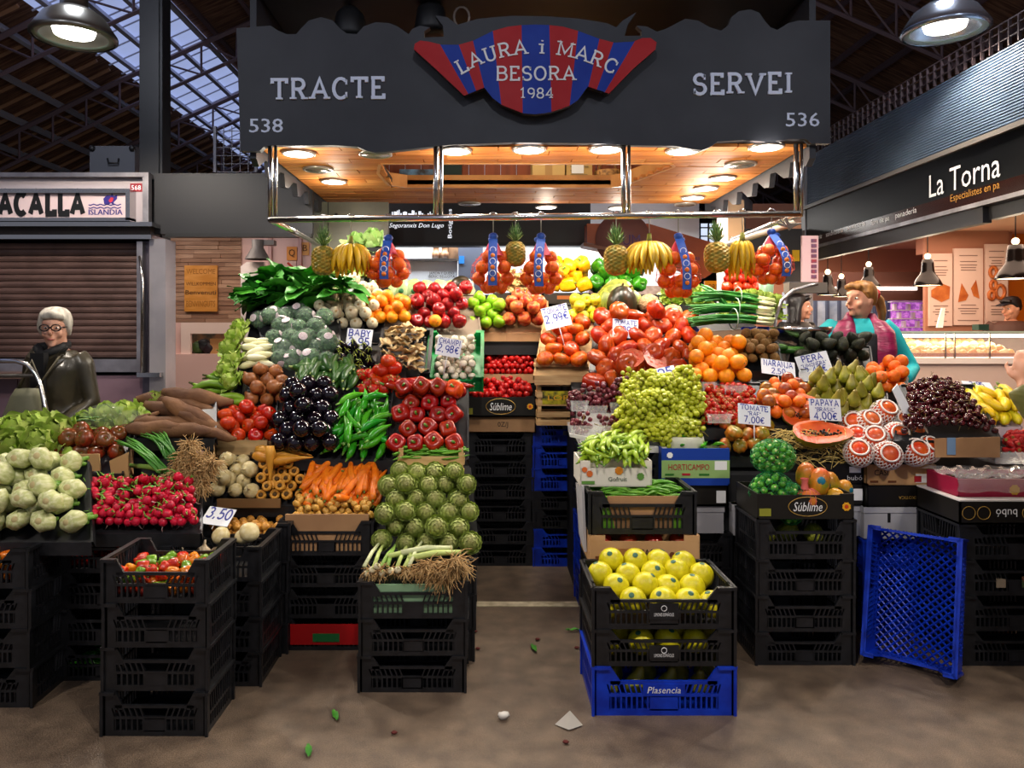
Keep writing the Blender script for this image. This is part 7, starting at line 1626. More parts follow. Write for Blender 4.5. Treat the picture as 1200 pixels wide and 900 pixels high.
# back shelf
q = MB(); q.bb((-1.0, 5.82, 1.64), (1.55, 6.3, 1.84)); build('back_shelf', 'long dark shelf behind the apples and melons', 'shelf', [('back_shelf', q, mat('bench_black', '131316', .7))])
for (a, b, lab) in ((578, 634, 'black printed box below the ginger'), (636, 692, 'black printed box below the yellow peppers')):
    open_box('fruit_box', P(a, 0, 5.7).x, P(b, 0, 5.7).x, 5.70, 5.95, P(0, 357, 5.7).z, P(0, 343, 5.7).z, mat('box_brown_black', '241d14', .5), lab, [('rect', .3, .45, .75, .75, mat('print_orange', '8a4a14', .5))])
heap('ginger_root', (580, 634, 345, 5.72), (582, 632, 330, 5.95), .06, 'knobbly tan ginger root on the back shelf', 'ginger', 'ginger roots', mode='lie', liej=1.5, pack=.8, lay2=.9, lay3=.5, extra=.1)
heap('yellow_pepper', (640, 690, 345, 5.72), (642, 690, 322, 5.95), .115, 'glossy yellow bell pepper on the back shelf', 'pepper', 'yellow bell peppers', mode='mixed', lay2=.8)
heap('green_pepper', (690, 756, 345, 5.74), (692, 756, 322, 5.98), .115, 'glossy green bell pepper on the back shelf behind the melons', 'pepper', 'green bell peppers', mode='mixed', lay2=.8)
bag_m = mat('salad_bag', 'a8c87c', .2, 'd2e0b4', 9, coat=.4)
for k in range(8):
    u = 440 + k * 15; q = MB(); q.ball((0, 0, 0), (.075, .035, .085), 12, 8, nz=.25, seed=k); q.tf(Matrix.Translation(P(u, 340 + R.uniform(-2, 2), 5.78)) @ rotz(R.uniform(-.3, .3))); l = MB(); l.lathe([(0, 0), (.02, 0), (.02, .003), (0, .003)], 12, M=Matrix.Translation(P(u, 341, 5.73)) @ Matrix.Rotation(pi / 2, 4, 'X'))
    build('salad_bag', 'plump bag of pale cut salad on the back shelf', 'salad bag', [('bag_film', q, bag_m), ('round_print', l, mat('bag_print', '2c6a3c', .5))], 'bags of cut salad')
put('watermelon', P(540, 337, 5.72), Euler((1.3, 0, .4)).to_matrix(), .2, 'dark round melon on the back shelf beside the hanging orange bag', 'melon', None)
for (u, v, s) in ((418, 287, .17), (437, 284, .19)): put('round_cabbage', P(u, v, 5.6), zto((.2, -.4, .9)), s, 'pale green cabbage in a black tray behind the hanging bananas', 'cabbage', 'pale cabbages')
q = MB(); a = P(405, 296, 5.55); b = P(452, 291, 5.55); q.bb((a.x, 5.5, a.z), (b.x, 5.75, b.z)); q2 = MB(); q2.bb(((a.x + b.x) / 2 - .02, 5.6, 1.64), ((a.x + b.x) / 2 + .02, 5.64, a.z)); build('cabbage_stand', 'black tray on a post holding the pale cabbages', 'stand', [('tray', q, blackp), ('post', q2, blackp)])
for (u, v, s) in ((420, 318, .15), (408, 312, .14), (395, 316, .13)): put('lettuce', P(u, v, 5.5), zto((0, -.3, 1)), s, 'green lettuce behind the white onions', 'lettuce', 'lettuces behind the white onions')
for k in range(9): put('lettuce', P(782 + (k % 5) * 11, 352 - (k // 5) * 10, 5.5), zto((R.uniform(-.4, .4), -.3, 1)), .1, 'small dark leafy cress head behind the spring onions', 'cress', 'leafy cress')
for k in range(14): put('lettuce', P(852 + (k % 7) * 9.5, 362 - (k // 7) * 14 + abs((k % 7) - 3) * 2, 5.45), zto((R.uniform(-.4, .4), -.3, 1)), .11, 'bright green curly parsley bunch behind the spring onions', 'parsley', 'curly parsley')
for o in list(COL.objects):
    if o.name.startswith('lettuce') and o.get('category') in ('cress', 'parsley'):
        o.name = {'cress': 'cress_head', 'parsley': 'parsley_bunch'}[o['category']]
# spring onions in a blue crate
crate(P(852, 0, 4.98).x, 4.98, 1.44, .52, .3, .15, bluep, 'blue crate under the big bunches of spring onions', 0)
q = MB(); q.prism(px([(812, 389), (895, 385), (885, 397), (826, 398)], 4.97), (0, .01, 0)); build('card_liner', 'pale card flap at the front of the spring onion crate', 'cardboard', [('card_liner', q, mat('flap_pale', 'b89878', .8))])
so_g = mat('spring_onion_green', '1f6a24', .35, '3c8a34', 9, rnd=.2); so_w = mat('spring_onion_white', 'd2c8a8', .4, 'b4c478', 7, rnd=.06)
for i, (v, Y, lab) in enumerate(((383, 4.98, 'lowest thick bunch of long spring onions in the blue crate'), (372, 5.06, 'middle thick bunch of long spring onions in the blue crate'), (361, 5.14, 'upper thick bunch of long spring onions in the blue crate'))):
    bundle(lab, P(902, v - 2, Y), P(808 + i * 4, v - i * 4, Y - .02), 52, .0075, .085, so_g, so_w, True)
bundle('bunch of spring onions slanting upwards over the others', P(850, 362, 5.05), P(824, 338, 5.15), 20, .008, .04, so_g, None, True)
T((800, 880, 455, 4.42), (806, 872, 402, 4.85), 'dark tray under the bright oranges', blackp)
heap('orange', (802, 880, 452, 4.44), (808, 868, 404, 4.82), .09, 'bright round orange between beef tomatoes and kiwis', 'orange', 'bright oranges', lay2=.5)
heap('kiwi', (862, 914, 428, 4.62), (866, 908, 398, 4.86), .068, 'fuzzy brown kiwi next to the bright oranges', 'kiwi', 'brown kiwis', mode='rand', lay2=.7)
T((860, 916, 432, 4.6), (864, 910, 400, 4.86), 'dark tray under the kiwis', blackp)
heap('avocado', (928, 1020, 426, 4.82), (934, 1016, 404, 4.98), .09, 'dark green avocado in front of the vendor', 'avocado', 'dark avocados', mode='mixed', lay2=.8)
T((926, 1022, 430, 4.8), (930, 1018, 405, 4.99), 'dark tray under the avocados', blackp)
for k in range(5): put('zucchini', P(905 + k * 6, 408 + R.uniform(-3, 3), 4.9), Euler((0, 0, R.uniform(-.5, .5))).to_matrix(), .9, 'dark squash lying beside the avocados under the scale', 'squash', 'dark squash')
price_card(912, 431, 40, 17, 4.52, [('NARANJA', .42), ('2,50', .36)], 'price card reading Naranja above the small oranges', -8, 30)
price_card(954, 427, 38, 25, 4.58, [('PERA', .3), ('"LIMONERA"', .16), ('2,49€', .3)], 'price card reading Pera behind the pears', 12, 20)

# ---------------------------------------------------------------- right display, middle rows
T((880, 954, 496, 4.12), (890, 950, 446, 4.46), 'dark tray under the small oranges and plums', blackp)
heap('mandarin', (880, 950, 494, 4.14), (892, 948, 452, 4.44), .075, 'small orange or blushed plum in front of the Naranja card', 'orange', 'small oranges and plums', lay2=.4, mix=('plum', .4), nm='small_orange')
T((936, 1040, 494, 4.16), (940, 1036, 432, 4.56), 'dark tray under the pears', blackp)
heap('pear', (938, 1034, 494, 4.16), (944, 1026, 442, 4.5), .085, 'tall yellow green pear standing behind the papaya card', 'pear', 'yellow green pears', mode='up', lay2=.5, pack=1.0)
T((1008, 1064, 466, 4.4), (1012, 1060, 430, 4.7), 'dark tray under the mandarins', blackp)
heap('mandarin', (1008, 1062, 464, 4.42), (1014, 1058, 434, 4.68), .078, 'bright mandarin in the heap below the vendor\'s hand', 'mandarin', 'mandarins by the vendor', lay2=.6)
clear = mat('clear_plastic', 'f4f4f4', .08, alpha=.2, spec=.7)
def punnet(u0, u1, v, Y, d, h, label, kindname, ditem, lab2, cat, grp, lay=2, mode='rand', extra=0):
    x0, x1 = P(u0, 0, Y).x, P(u1, 0, Y).x; z = P(0, v, Y).z; q = MB(); t = .004
    q.prism([(x0 + .01, Y, z), (x1 - .01, Y, z), (x1, Y - .01, z + h), (x0, Y - .01, z + h)], (0, t, 0)); q.prism([(x0 + .01, Y + d, z), (x1 - .01, Y + d, z), (x1, Y + d, z + h), (x0, Y + d, z + h)], (0, t, 0)); q.bb((x0 + .01, Y, z), (x0 + .014, Y + d, z + h)); q.bb((x1 - .014, Y, z), (x1 - .01, Y + d, z + h)); q.bb((x0 + .01, Y, z), (x1 - .01, Y + d, z + t))
    build('punnet', label, 'punnet', [('punnet', q, clear)], None)
    small_heap(kindname, x0 + .015, x1 - .015, Y + .01, Y + d - .01, z + .004, ditem, lab2, cat, grp, lay=lay, mode=mode, extra=extra)
q = MB(); q.prism([(.50, 4.02, .952), (.94, 4.02, .952), (.94, 4.52, 1.0), (.50, 4.52, 1.0)], (0, 0, -.03)); q.bb((.52, 4.28, 1.0), (.94, 4.5, 1.10)); build('white_board', 'white board shelf under the punnets of red grapes', 'shelf', [('white_board', q, mat('board_white', 'c9c6c2', .6))])
stack(.72, 4.02, .41, .5, [.13, .13, .13, .13, .13, .13, .14], [bluep] * 4 + [blackp] * 3, 'the punnets of red grapes')
for (u0, u1, v, Y, lab) in ((668, 706, 512, 4.06, 'clear punnet of red grapes next to the pale pepper box'), (706, 740, 512, 4.06, 'clear punnet of red grapes tucked beside the green grapes'), (668, 690, 482, 4.3, 'clear punnet of red grapes at the aisle edge below the wooden crates'), (684, 712, 488, 4.28, 'clear punnet of red grapes below the beef tomatoes'), (714, 738, 484, 4.3, 'clear punnet of red grapes behind the green grapes')):
    punnet(u0, u1, v, Y, .16, .06, lab, 'red_grapes', .085, 'bunch of dusky red grapes in a clear punnet', 'grapes', 'red grapes in punnets', 1, 'rand', 1.0)
for (u, v) in ((690, 466), (705, 462), (722, 464), (735, 470), (712, 472), (728, 455)): put('red_grapes', P(u, v, 4.36), Euler((R.uniform(0, 6), R.uniform(0, 6), 0)).to_matrix(), 1.05, 'bunch of dusky red grapes lying on the punnets', 'grapes', 'loose red grapes')
T((722, 818, 514, 4.06), (728, 818, 446, 4.46), 'clear based tray under the green grapes', mat('tray_clear_grey', '8a8a84', .3))
heap('green_grapes', (722, 816, 514, 4.05), (734, 814, 448, 4.44), .095, 'bunch of yellow green grapes in the heap below the beef tomatoes', 'grapes', 'yellow green grapes', mode='rand', extra=1.0, pack=.66, lay2=.3, jit=.15, lift=.3)
price_card(775, 442, 38, 20, 4.4, [('2,95', .5)], 'blank looking price card on top of the green grapes', 12, 45, .05)
T((818, 892, 500, 4.1), (824, 890, 448, 4.42), 'dark tray under the vine cherry tomatoes', blackp)
heap('vine_tomato', (820, 886, 500, 4.12), (826, 884, 456, 4.4), .034, 'tiny red tomato on the vine behind the Raf tomatoes', 'tomato', 'tiny vine tomatoes', mode='mixed', lay2=.7)
for (u0, u1, v, Y, lab) in ((822, 840, 458, 4.36, 'clear punnet of cherry tomatoes beside the bright oranges'), (848, 876, 462, 4.3, 'clear punnet of cherry tomatoes in front of the kiwis'), (828, 858, 496, 4.08, 'clear punnet of cherry tomatoes behind the pepper carton')):
    punnet(u0, u1, v, Y, .13, .05, lab, 'cherry_tomato', .033, 'tiny red tomato in a clear punnet', 'tomato', 'tomatoes in clear punnets', 2)
T((844, 912, 532, 4.04), (846, 908, 492, 4.2), 'dark tray under the Raf tomatoes', blackp)
heap('raf_tomato', (838, 908, 534, 4.02), (842, 904, 498, 4.18), .082, 'ribbed red green Raf tomato in front of its price card', 'tomato', 'Raf tomatoes', mode='mixed', lay2=.5)
price_card(884, 486, 38, 23, 4.06, [('TOMATE', .26), ('"RAF"', .2), ('7,00€', .32)], 'price card reading Tomate Raf', -6, 20)
# papayas
straw = mat('straw', 'c9b068', .8)
q = MB()
for k in range(260):
    p = P(R.uniform(908, 1000), R.uniform(505, 545), R.uniform(3.96, 4.1)); d = Vector((R.uniform(-1, 1), R.uniform(-1, 1), R.uniform(-.3, .3))).normalized() * .05; q.tube([p - d, p + Vector((0, 0, .01)), p + d], .0018, 3, cap=False)
s_ = build('packing_straw', 'nest of yellow packing straw under the papayas', 'straw', [('packing_straw', q, straw)]); s_['kind'] = 'stuff'
T((912, 1000, 536, 4.06), (916, 996, 485, 4.3), 'dark tray under the papaya halves', blackp)
for (u, v, Y, s, rx, rz, lab) in ((965, 506, 3.98, .31, .62, -.05, 'big papaya half with black seeds in front of the papaya card'), (932, 468, 4.2, .24, .5, -.15, 'small papaya half behind the papaya card'), (944, 486, 4.12, .25, 1.0, 0, 'papaya half turned down beside the papaya card')):
    put('papaya_half', P(u, v, Y), Euler((rx, 0, rz)).to_matrix(), s, lab, 'papaya', None)
price_card(967, 480, 37, 25, 4.06, [('PAPAYA', .3), ('"BRASIL"', .18), ('4,00€', .34)], 'price card reading Papaya Brasil', -2, 15)
T((992, 1090, 536, 4.06), (1000, 1076, 480, 4.28), 'dark tray under the foam netted fruit', blackp)
for (u, v, Y) in ((1006, 531, 3.93), (1040, 534, 3.9), (1072, 530, 3.93), (1025, 515, 4.0), (1050, 511, 4.02), (1003, 514, 4.05), (1017, 496, 4.1), (1060, 497, 4.1), (1036, 484, 4.14), (1000, 497, 4.14), (1085, 527, 3.95), (1072, 512, 4.03)):
    put('netted_fruit', P(u, v, Y), zto((R.uniform(-.35, .35), -.75, R.uniform(.3, .9))), .135, 'red fruit in a white foam net beside the papayas', 'fruit', 'foam netted fruit')
# cherries
T((1052, 1172, 514, 3.9), (1058, 1140, 450, 4.3), 'dark box tray under the cherries', blackp)
q = MB(); q.prism(px([(1096, 514), (1172, 512), (1172, 536), (1096, 536)], 3.87), (0, .01, 0)); t_ = MB(); t_.prism(px([(1110, 513), (1120, 513), (1120, 533), (1110, 533)], 3.866), (0, .002, 0)); build('carton_flap', 'brown carton front with blue tape below the cherries', 'cardboard', [('carton_wall', q, card), ('blue_tape', t_, mat('tape_blue', '6a86a8', .3))])
heap('cherry', (1054, 1170, 512, 3.92), (1062, 1120, 456, 4.24), .034, 'dark glossy cherry in the heap beside the small yellow mangoes', 'cherry', 'dark cherries', lay2=.55, pack=.98, jit=.15, dome=.05, maxn=295)
q = MB(); q.prism(px([(1046, 457), (1052, 450), (1076, 496), (1066, 500)], 4.02), (0, .008, 0)); y_ = MB(); y_.prism(px([(1062, 487), (1071, 482), (1076, 496), (1066, 500)], 4.012), (0, .004, 0)); build('price_card', 'slanting white card with a yellow foot beside the cherries', 'price card', [('card', q, paper_w), ('yellow_band', y_, mat('card_yellow', 'd8b81c', .5))])
T((1126, 1196, 498, 4.1), (1130, 1190, 462, 4.4), 'white tray under the small yellow mangoes', mat('tray_white', 'b9a8b0', .6))
heap('yellow_mango', (1124, 1192, 498, 4.12), (1128, 1186, 466, 4.36), .058, 'small yellow mango with green tip behind the cherries', 'mango', 'small yellow mangoes', mode='lie', lie=-65, liej=.4, extra=1.0, lay2=.7, pack=1.0, nm='small_mango')
price_card(1146, 452, 34, 9, 4.42, [('3,95', .5)], 'price card lying behind the small yellow mangoes', -4, 50, .04)
open_box('fruit_box', P(1170, 0, 3.9).x, P(1230, 0, 3.9).x, 3.92, 4.1, .88, .94, clear, 'clear tray of strawberries at the end of the fruit stall', ())
heap('strawberry', (1174, 1226, 532, 3.94), (1174, 1226, 508, 4.08), .036, 'red strawberry in the clear tray next to the cherries', 'strawberry', 'strawberries', mode='rand', lay2=.8)

# ---------------------------------------------------------------- right front: cartons and stacks
# yellow pomelos
xp = P(778, 0, 3.11).x
lab_k = lambda z, wd, m: ('printed_label', text_fit('LIMONES ESPAÑOLES', wd, .013, Matrix.Translation((0, 0, z))), m)
def logo(z): 
    q = MB(); q.tube([(.011 * cos(a), 0, z + .011 * sin(a)) for a in [i * pi / 6 for i in range(13)]], .0015, 4, cap=False); return ('printed_ring', q, print_white)
crate(xp, 3.11, 0, .57, .38, .20, bluep, 'bright blue Plasencia crate at the bottom under the yellow pomelos', 0, prints=(('name_plate', MB().bb((-.085, .001, .08), (.085, .005, .128)), bluep), ('lettering', text_fit('Plasencia', .135, .026, Matrix.Translation((0, 0, .105)), .2), print_white),))
crate(xp, 3.11, .20, .57, .38, .15, blackp, 'black crate of yellow pomelos between blue crate and topmost crate', 0, prints=(('name_plate', MB().bb((-.06, .001, .03), (.06, .005, .085)), blackp), lab_k(.045, .08, print_white), logo(.065)))
crate(xp, 3.11, .35, .57, .38, .17, blackp, 'topmost black crate heaped with yellow pomelos', 0, prints=(('name_plate', MB().bb((-.06, .001, .04), (.06, .005, .105)), blackp), lab_k(.06, .08, print_white), logo(.085)))
for (y, z, n) in ((3.175, .435, 5), (3.265, .475, 4), (3.355, .50, 5), (3.435, .525, 4)):
    for i in range(n): put('yellow_pomelo', (xp + (i - (n - 1) / 2) * .108 + R.uniform(-.012, .012), y + R.uniform(-.01, .01), z + R.uniform(-.012, .012)), zto((R.uniform(-.6, .6), R.uniform(-.9, .1), .8)), .112, 'round yellow pomelo with a green sticker heaped in the topmost crate', 'pomelo', 'yellow pomelos in the topmost crate')
for (z, n) in ((.215, 'yellow pomelo seen through the slots of the middle crate'), (.012, 'greenish fruit seen in the bright blue Plasencia crate')):
    small_heap('yellow_pomelo' if z > .1 else 'pear', xp - .25, xp + .25, 3.13, 3.36, z + (0 if z > .1 else .03), .11, n, 'pomelo' if z > .1 else 'pear', n.split(' seen')[0] + 's inside', mode='up')
# stack behind: black crates, CASI box, bean crate, Gofruit box
stack(.724, 3.60, .48, .34, [.155] * 3, blackp, 'the tomato box with the Casi print')
casi = mat('casi_kraft', 'b98e5f', .7, 'c79c6c', 5); brown_ink = mat('brown_ink', '6a3a1c', .6)
open_box('fruit_box', .478, .99, 3.58, 3.94, .468, .605, casi, 'kraft Casi box with red tomatoes between crates', [('text', 'CASI', .52, .42, .15, .24, print_black), ('dot', .75, .35, .012, brown_ink), ('dot', .82, .35, .012, brown_ink), ('dot', .88, .35, .012, brown_ink), ('rect', .05, .18, .2, .3, brown_ink), ('rect', .22, .3, .36, .55, mat('tan_print', 'a06c3c', .6))], front=.8)
for k in range(4): put('tomato', (.55 + k * .12, 3.65, .56), zto((0, -.3, 1)), .09, 'red tomato inside the kraft Casi box', 'tomato', 'tomatoes in the Casi box')
crate(.724, 3.585, .61, .49, .34, .20, blackp, 'black crate of green beans on the kraft Casi box', 0)
q = MB(); q.prism([(.60, 3.600, .63), (.86, 3.600, .63), (.90, 3.598, .785), (.56, 3.598, .785)], (0, .004, 0)); build('card_liner', 'brown card liner at the front of the green bean crate', 'liner', [('card_liner', q, card)])
def lay_beans(x0, x1, y0, y1, z, n, label, grp, kn='green_bean', s=1):
    for k in range(n): put(kn, (R.uniform(x0, x1), R.uniform(y0, y1), z + R.uniform(0, .04)), Euler((R.uniform(-1, 1), R.uniform(-.15, .15), R.gauss(0, .35))).to_matrix(), s, label, 'bean', grp)
lay_beans(.55, .90, 3.62, 3.86, .76, 110, 'slim green bean in the black crate above the Casi box', 'beans in the black crate')
q = MB(); q.bb((.50, 3.6, .62), (.94, 3.9, .758)); build('bean_mound', 'dense mound of green beans filling the black crate', 'beans', [('bean_mound', q, mat('bean_green', '4c8a1c', .4))])['kind'] = 'stuff'
gof = mat('gofruit_white', 'd8d2c4', .6)
open_box('fruit_box', P(680, 0, 3.72).x, P(764, 0, 3.72).x, 3.72, 4.0, .805, .93, gof, 'white Gofruit box heaped with pale green peppers', [('text', 'Gofruit', .52, .3, .26, .16, mat('gofruit_ink', '1c3a24', .5)), ('dot', .54, .62, .018, mat('gofruit_orange', 'c87a1c', .5)), ('dot', .13, .5, .014, mat('leaf_orange', 'd0682c', .5)), ('dot', .06, .66, .012, mat('leaf_orange', 'd0682c', .5)), ('dot', .84, .4, .016, mat('leaf_print', '5c8a3c', .5)), ('rect', .02, .1, .2, .22, mat('leaf_print', '5c8a3c', .5))], front=.72)
heap('pale_green_pepper', (684, 762, 545, 3.74), (690, 758, 520, 3.96), .035, 'pale yellow green pepper heaped in the white Gofruit box', 'pepper', 'pale green peppers', mode='lie', lie=60, liej=1.2, extra=1.0, pack=1.0, ratio=1.4, lay2=.9, lay3=.7)
q = MB(); q.prism(px([(667, 508), (742, 522), (742, 527), (668, 512)], 4.0), (0, .01, 0)); build('white_flap', 'white card flap jutting into the aisle above the pale peppers', 'cardboard', [('white_flap', q, mat('board_white', 'c9c6c2', .6))])
q = MB(); q.prism([(.465, 3.68, .5), (.47, 3.95, .52), (.455, 3.95, .78), (.45, 3.66, .82)], (.012, 0, 0)); build('foam_board', 'grey white foam board leaning on the side of the bean crate', 'board', [('foam_board', q, mat('foam_grey', 'b4b2b4', .7))])
filmm = mat('loose_film', 'd8d8d6', .15, alpha=.3, spec=.6)
q = MB(); n = 14; vs = []
for i in range(n + 1):
    for j in range(5): vs.append((.43 + i * .03, 3.565 - .035 * sin(j * .9) - .02 * sin(i * 1.9 + j), .66 - .004 * i - j * (.035 - .0012 * i) + .012 * sin(i * 2.7 + j * 1.3)))
q.add([(x, y, z - .18) for x, y, z in vs], [(i * 5 + j, (i + 1) * 5 + j, (i + 1) * 5 + j + 1, i * 5 + j + 1) for i in range(n) for j in range(4)], None, True); build('plastic_film', 'crumpled clear film hanging over the crate behind the pomelos', 'film', [('plastic_film', q, filmm)])
# Horticampo
hb = mat('horti_blue', '123a9a', .5); hg = mat('horti_green', '8fb06a', .5); hr = mat('horti_red', 'a8202c', .5)
x0, x1 = P(765, 0, 3.95).x, P(855, 0, 3.95).x
open_box('fruit_box', x0 + .045, x1, 3.95, 4.25, .765, .955, hb, 'blue and green Horticampo box with green peppers', [('rect', 0, .2, 1, .68, hg), ('text', 'HORTICAMPO', .4, .50, .6, .16, hr), ('rect', .78, .42, .96, .66, print_white), ('dot', .12, .82, .014, print_white), ('rect', .05, .27, .18, .32, mat('pepper_print', '2c6a24', .5)), ('rect', .3, .27, .42, .33, hr), ('rect', .55, .27, .7, .32, mat('pepper_print', '2c6a24', .5))])
c = P(802, 522, 4.08); q = MB(); q.lathe([(.06, -.08), (.09, -.04), (.105, .02), (.10, .05), (.09, .055), (.085, .03)], 16, M=Matrix.Translation(c)); build('paper_bag', 'rolled white bag full of small green peppers', 'bag', [('paper_bag', q, mat('bag_white', 'c9c9b4', .6))])
for k in range(26): a = R.uniform(0, 6.28); rr = R.uniform(0, .065); put('long_green_pepper', c + Vector((rr * cos(a), rr * sin(a), .03 + R.uniform(0, .03))), Euler((R.uniform(-1, 1), R.uniform(-.5, .5), R.uniform(0, 6))).to_matrix(), .45, 'small green pepper inside the rolled white bag', 'pepper', 'small peppers in the white bag', nm='padron_pepper')
for k in range(16): put('long_green_pepper', (R.uniform(x0 + .16, x1 - .03), R.uniform(3.98, 4.15), .95 + R.uniform(0, .02)), Euler((R.uniform(-1, 1), R.uniform(-.3, .3), R.uniform(0, 6))).to_matrix(), .5, 'small green pepper loose in the Horticampo box', 'pepper', 'small peppers in the Horticampo box', nm='padron_pepper')
q = MB(); q.bb((x0 + .055, 3.962, .78), (x1 - .012, 4.24, .945)); build('box_filling', 'folded paper filling the Horticampo box', 'paper', [('box_filling', q, mat('paper_fill', '8a9a6a', .7))])
open_box('fruit_box', x0 + .05, x1, 3.97, 4.03, .655, .76, subl, 'black carton with a white sticker under the Horticampo box', [('rect', .82, .15, .96, .75, print_white)])
def foam_box(x0, x1, y0, y1, z0, z1, label):
    q = MB(); q.bb((x0, y0, z0), (x1, y1, z1)); l = MB(); l.bb((x0 - .004, y0 - .004, z1 - .03), (x1 + .004, y1 + .004, z1)); n_ = MB(); n_.bb(((x0 + x1) / 2 - .02, y0 - .002, z1 - .08), ((x0 + x1) / 2 - .005, y0, z1 - .03)); build('foam_box', label, 'box', [('box_body', q, mat('styrofoam', 'a9a8ae', .8)), ('lid', l, MATS['styrofoam']), ('slot', n_, print_black)])
foam_box(x0 + .09, x1 - .02, 3.985, 4.04, .51, .65, 'white foam box below the black carton under the Horticampo box')
stack(1.08, 3.975, .36, .07, [.17] * 3, blackp, 'the foam box beside the bean crate')
foam_box(P(845, 0, 3.98).x + .06, P(863, 0, 3.98).x + .1, 3.98, 4.04, .5, .66, 'white foam box between Horticampo box and the Súblime stack')
# Súblime stack
xs2 = (1.257 + 1.707) / 2
stack(xs2, 3.58, .45, .29, [.155, .17, .17, .185], blackp, 'the net of sprouts and the mangoes')
small_heap('melon', xs2 - .2, xs2 + .2, 3.61, 3.8, .51, .12, 'dark green squash inside the crate under the Súblime box', 'squash', 'squash inside the crate', mode='rand', nm='squash')
sublime(1.257, 1.707, 3.575, 3.875, .683, .80, 'black Súblime box with the net of sprouts and mangoes')
spr = mat('sprout_green', '3c8a1c', .4, '62a83a', 3, rnd=.25); 
def sprout(): q = MB(); q.ball((0, 0, 0), .5, 10, 7, nz=.06); l = leaf_mb(.8, .6, -.3); l.tf(Matrix.Translation((.1, -.3, -.45)) @ Matrix.Rotation(-1.1, 4, 'Y')); b = MB(); b.lathe([(0, -.52), (.16, -.5), (.18, -.44)], 8); return [one('sprout', q, spr), one('cut_base', b, mat('sprout_base', 'b8c27c', .5))]
kind('sprout', sprout())
cn = Vector((1.40, 3.70, .70)); blobs = [((1.365, 3.68, .78), (.10, .075, .095)), ((1.385, 3.72, .95), (.098, .07, .075)), ((1.44, 3.64, .74), (.06, .05, .09))]
nb = MB()
for (c, r_) in blobs:
    N_ = 58 if r_[0] > .07 else 22
    for k in range(N_):
        ph = math.acos(1 - 2 * (k + .5) / N_); a = k * 2.39996; d = Vector((sin(ph) * cos(a), sin(ph) * sin(a), cos(ph)))
        if d.y > .55: continue
        put('sprout', Vector(c) + Vector((d.x * r_[0], d.y * r_[1], d.z * r_[2])) * .9, zto(-d), .034 * R.uniform(.9, 1.12), 'green sprout inside the bulging green net', 'sprout', 'sprouts in the green net')
    for sg in (1, -1):
        for k in range(12):
            nb.tube([(c[0] + (r_[0] + .012) * cos(ph) * cos(2 * pi * k / 12 + sg * ph), c[1] + (r_[1] + .012) * cos(ph) * sin(2 * pi * k / 12 + sg * ph), c[2] + (r_[2] + .012) * sin(ph)) for ph in [radians(-85 + i * 17) for i in range(11)]], .0012, 3, cap=False)
    for k in range(7): ph = radians(-60 + 20 * k); nb.tube([(c[0] + (r_[0] + .012) * cos(ph) * cos(a), c[1] + (r_[1] + .012) * cos(ph) * sin(a), c[2] + (r_[2] + .012) * sin(ph)) for a in [i * pi / 10 for i in range(21)]], .0012, 3, cap=False)
build('net_bag', 'green net bag bulging with sprouts in the black Súblime box', 'net bag', [('net_bag', nb, mat('net_green', '0f7a3c', .4))])
for (u, v, Y, s, rx, rz) in ((944, 556, 3.72, .105, .2, .3), (960, 565, 3.66, .125, -.2, -.3), (978, 585, 3.63, .1, .5, .6), (974, 566, 3.76, .1, .2, -.8), (990, 574, 3.78, .09, 0, .4)):
    put('mango', P(u, v, Y), Euler((rx, R.uniform(-.4, .4), rz)).to_matrix(), s, 'green and orange mango with a blue sticker in the Súblime box', 'mango', 'mangoes in the Súblime box')
q = MB(); q.ball(P(948, 585, 3.62), (.055, .05, .05), 12, 8); q2 = MB(); q2.lathe([(.02, .0), (.014, .03), (.02, .05)], 8, M=Matrix.Translation(P(943, 573, 3.62))); n_ = MB(); c = P(948, 585, 3.62)
for k in range(14): n_.tube([(c.x + .057 * cos(ph) * cos(k * pi / 7), c.y + .052 * cos(ph) * sin(k * pi / 7), c.z + .052 * sin(ph)) for ph in [radians(-80 + i * 20) for i in range(9)]], .0018, 3, cap=False)
build('netted_mango', 'reddish mango in a pink net in the black Súblime box', 'mango', [('fruit_body', q, mat('net_mango', 'c8642c', .35, 'd2902c', 3)), ('net_knot', q2, mat('net_pink', 'd0645c', .5)), ('net', n_, MATS['net_pink'])])
# cartons behind
bub = mat('bubo_black', '14110e', .45)
open_box('fruit_box', P(945, 0, 4.0).x, P(1012, 0, 4.0).x, 4.0, 4.11, .765, .868, bub, 'black Bubó carton under the papayas', [('text', 'bubó', .84, .3, .26, .24, print_white), ('rect', .75, .55, .95, .85, print_white)])
open_box('fruit_box', P(945, 0, 4.0).x, P(1012, 0, 4.0).x, 4.0, 4.11, .65, .76, subl, 'black carton with a white sticker below the Bubó carton', [('rect', .82, .25, .98, .8, print_white), ('oval', .45, .5, .06, .035, goldp)])
open_box('fruit_box', P(1015, 0, 3.98).x, P(1096, 0, 3.98).x, 3.97, 4.1, .763, .868, casi, 'kraft Casi carton under the foam netted fruit', [('text', 'CASI', .2, .62, .2, .28, print_black), ('rect', .04, .12, .16, .22, brown_ink), ('rect', .3, .12, .42, .22, brown_ink), ('rect', .7, .12, .95, .55, print_white), ('rect', .68, .15, .78, .45, hr)])
open_box('fruit_box', P(1015, 0, 3.98).x, P(1078, 0, 3.98).x, 3.97, 4.1, .65, .758, bub, 'black Exotica carton below the kraft Casi carton', [('flip', 'EXOTICA', .75, .45, .34, .14, goldp)])
foam_box(P(1012, 0, 3.98).x, P(1076, 0, 3.98).x, 3.975, 4.1, .485, .648, 'large white foam box below the black Exotica carton')
foam_box(P(985, 0, 4.02).x, P(1009, 0, 4.02).x, 4.01, 4.1, .49, .648, 'narrow white foam box below the black carton with the gold oval')
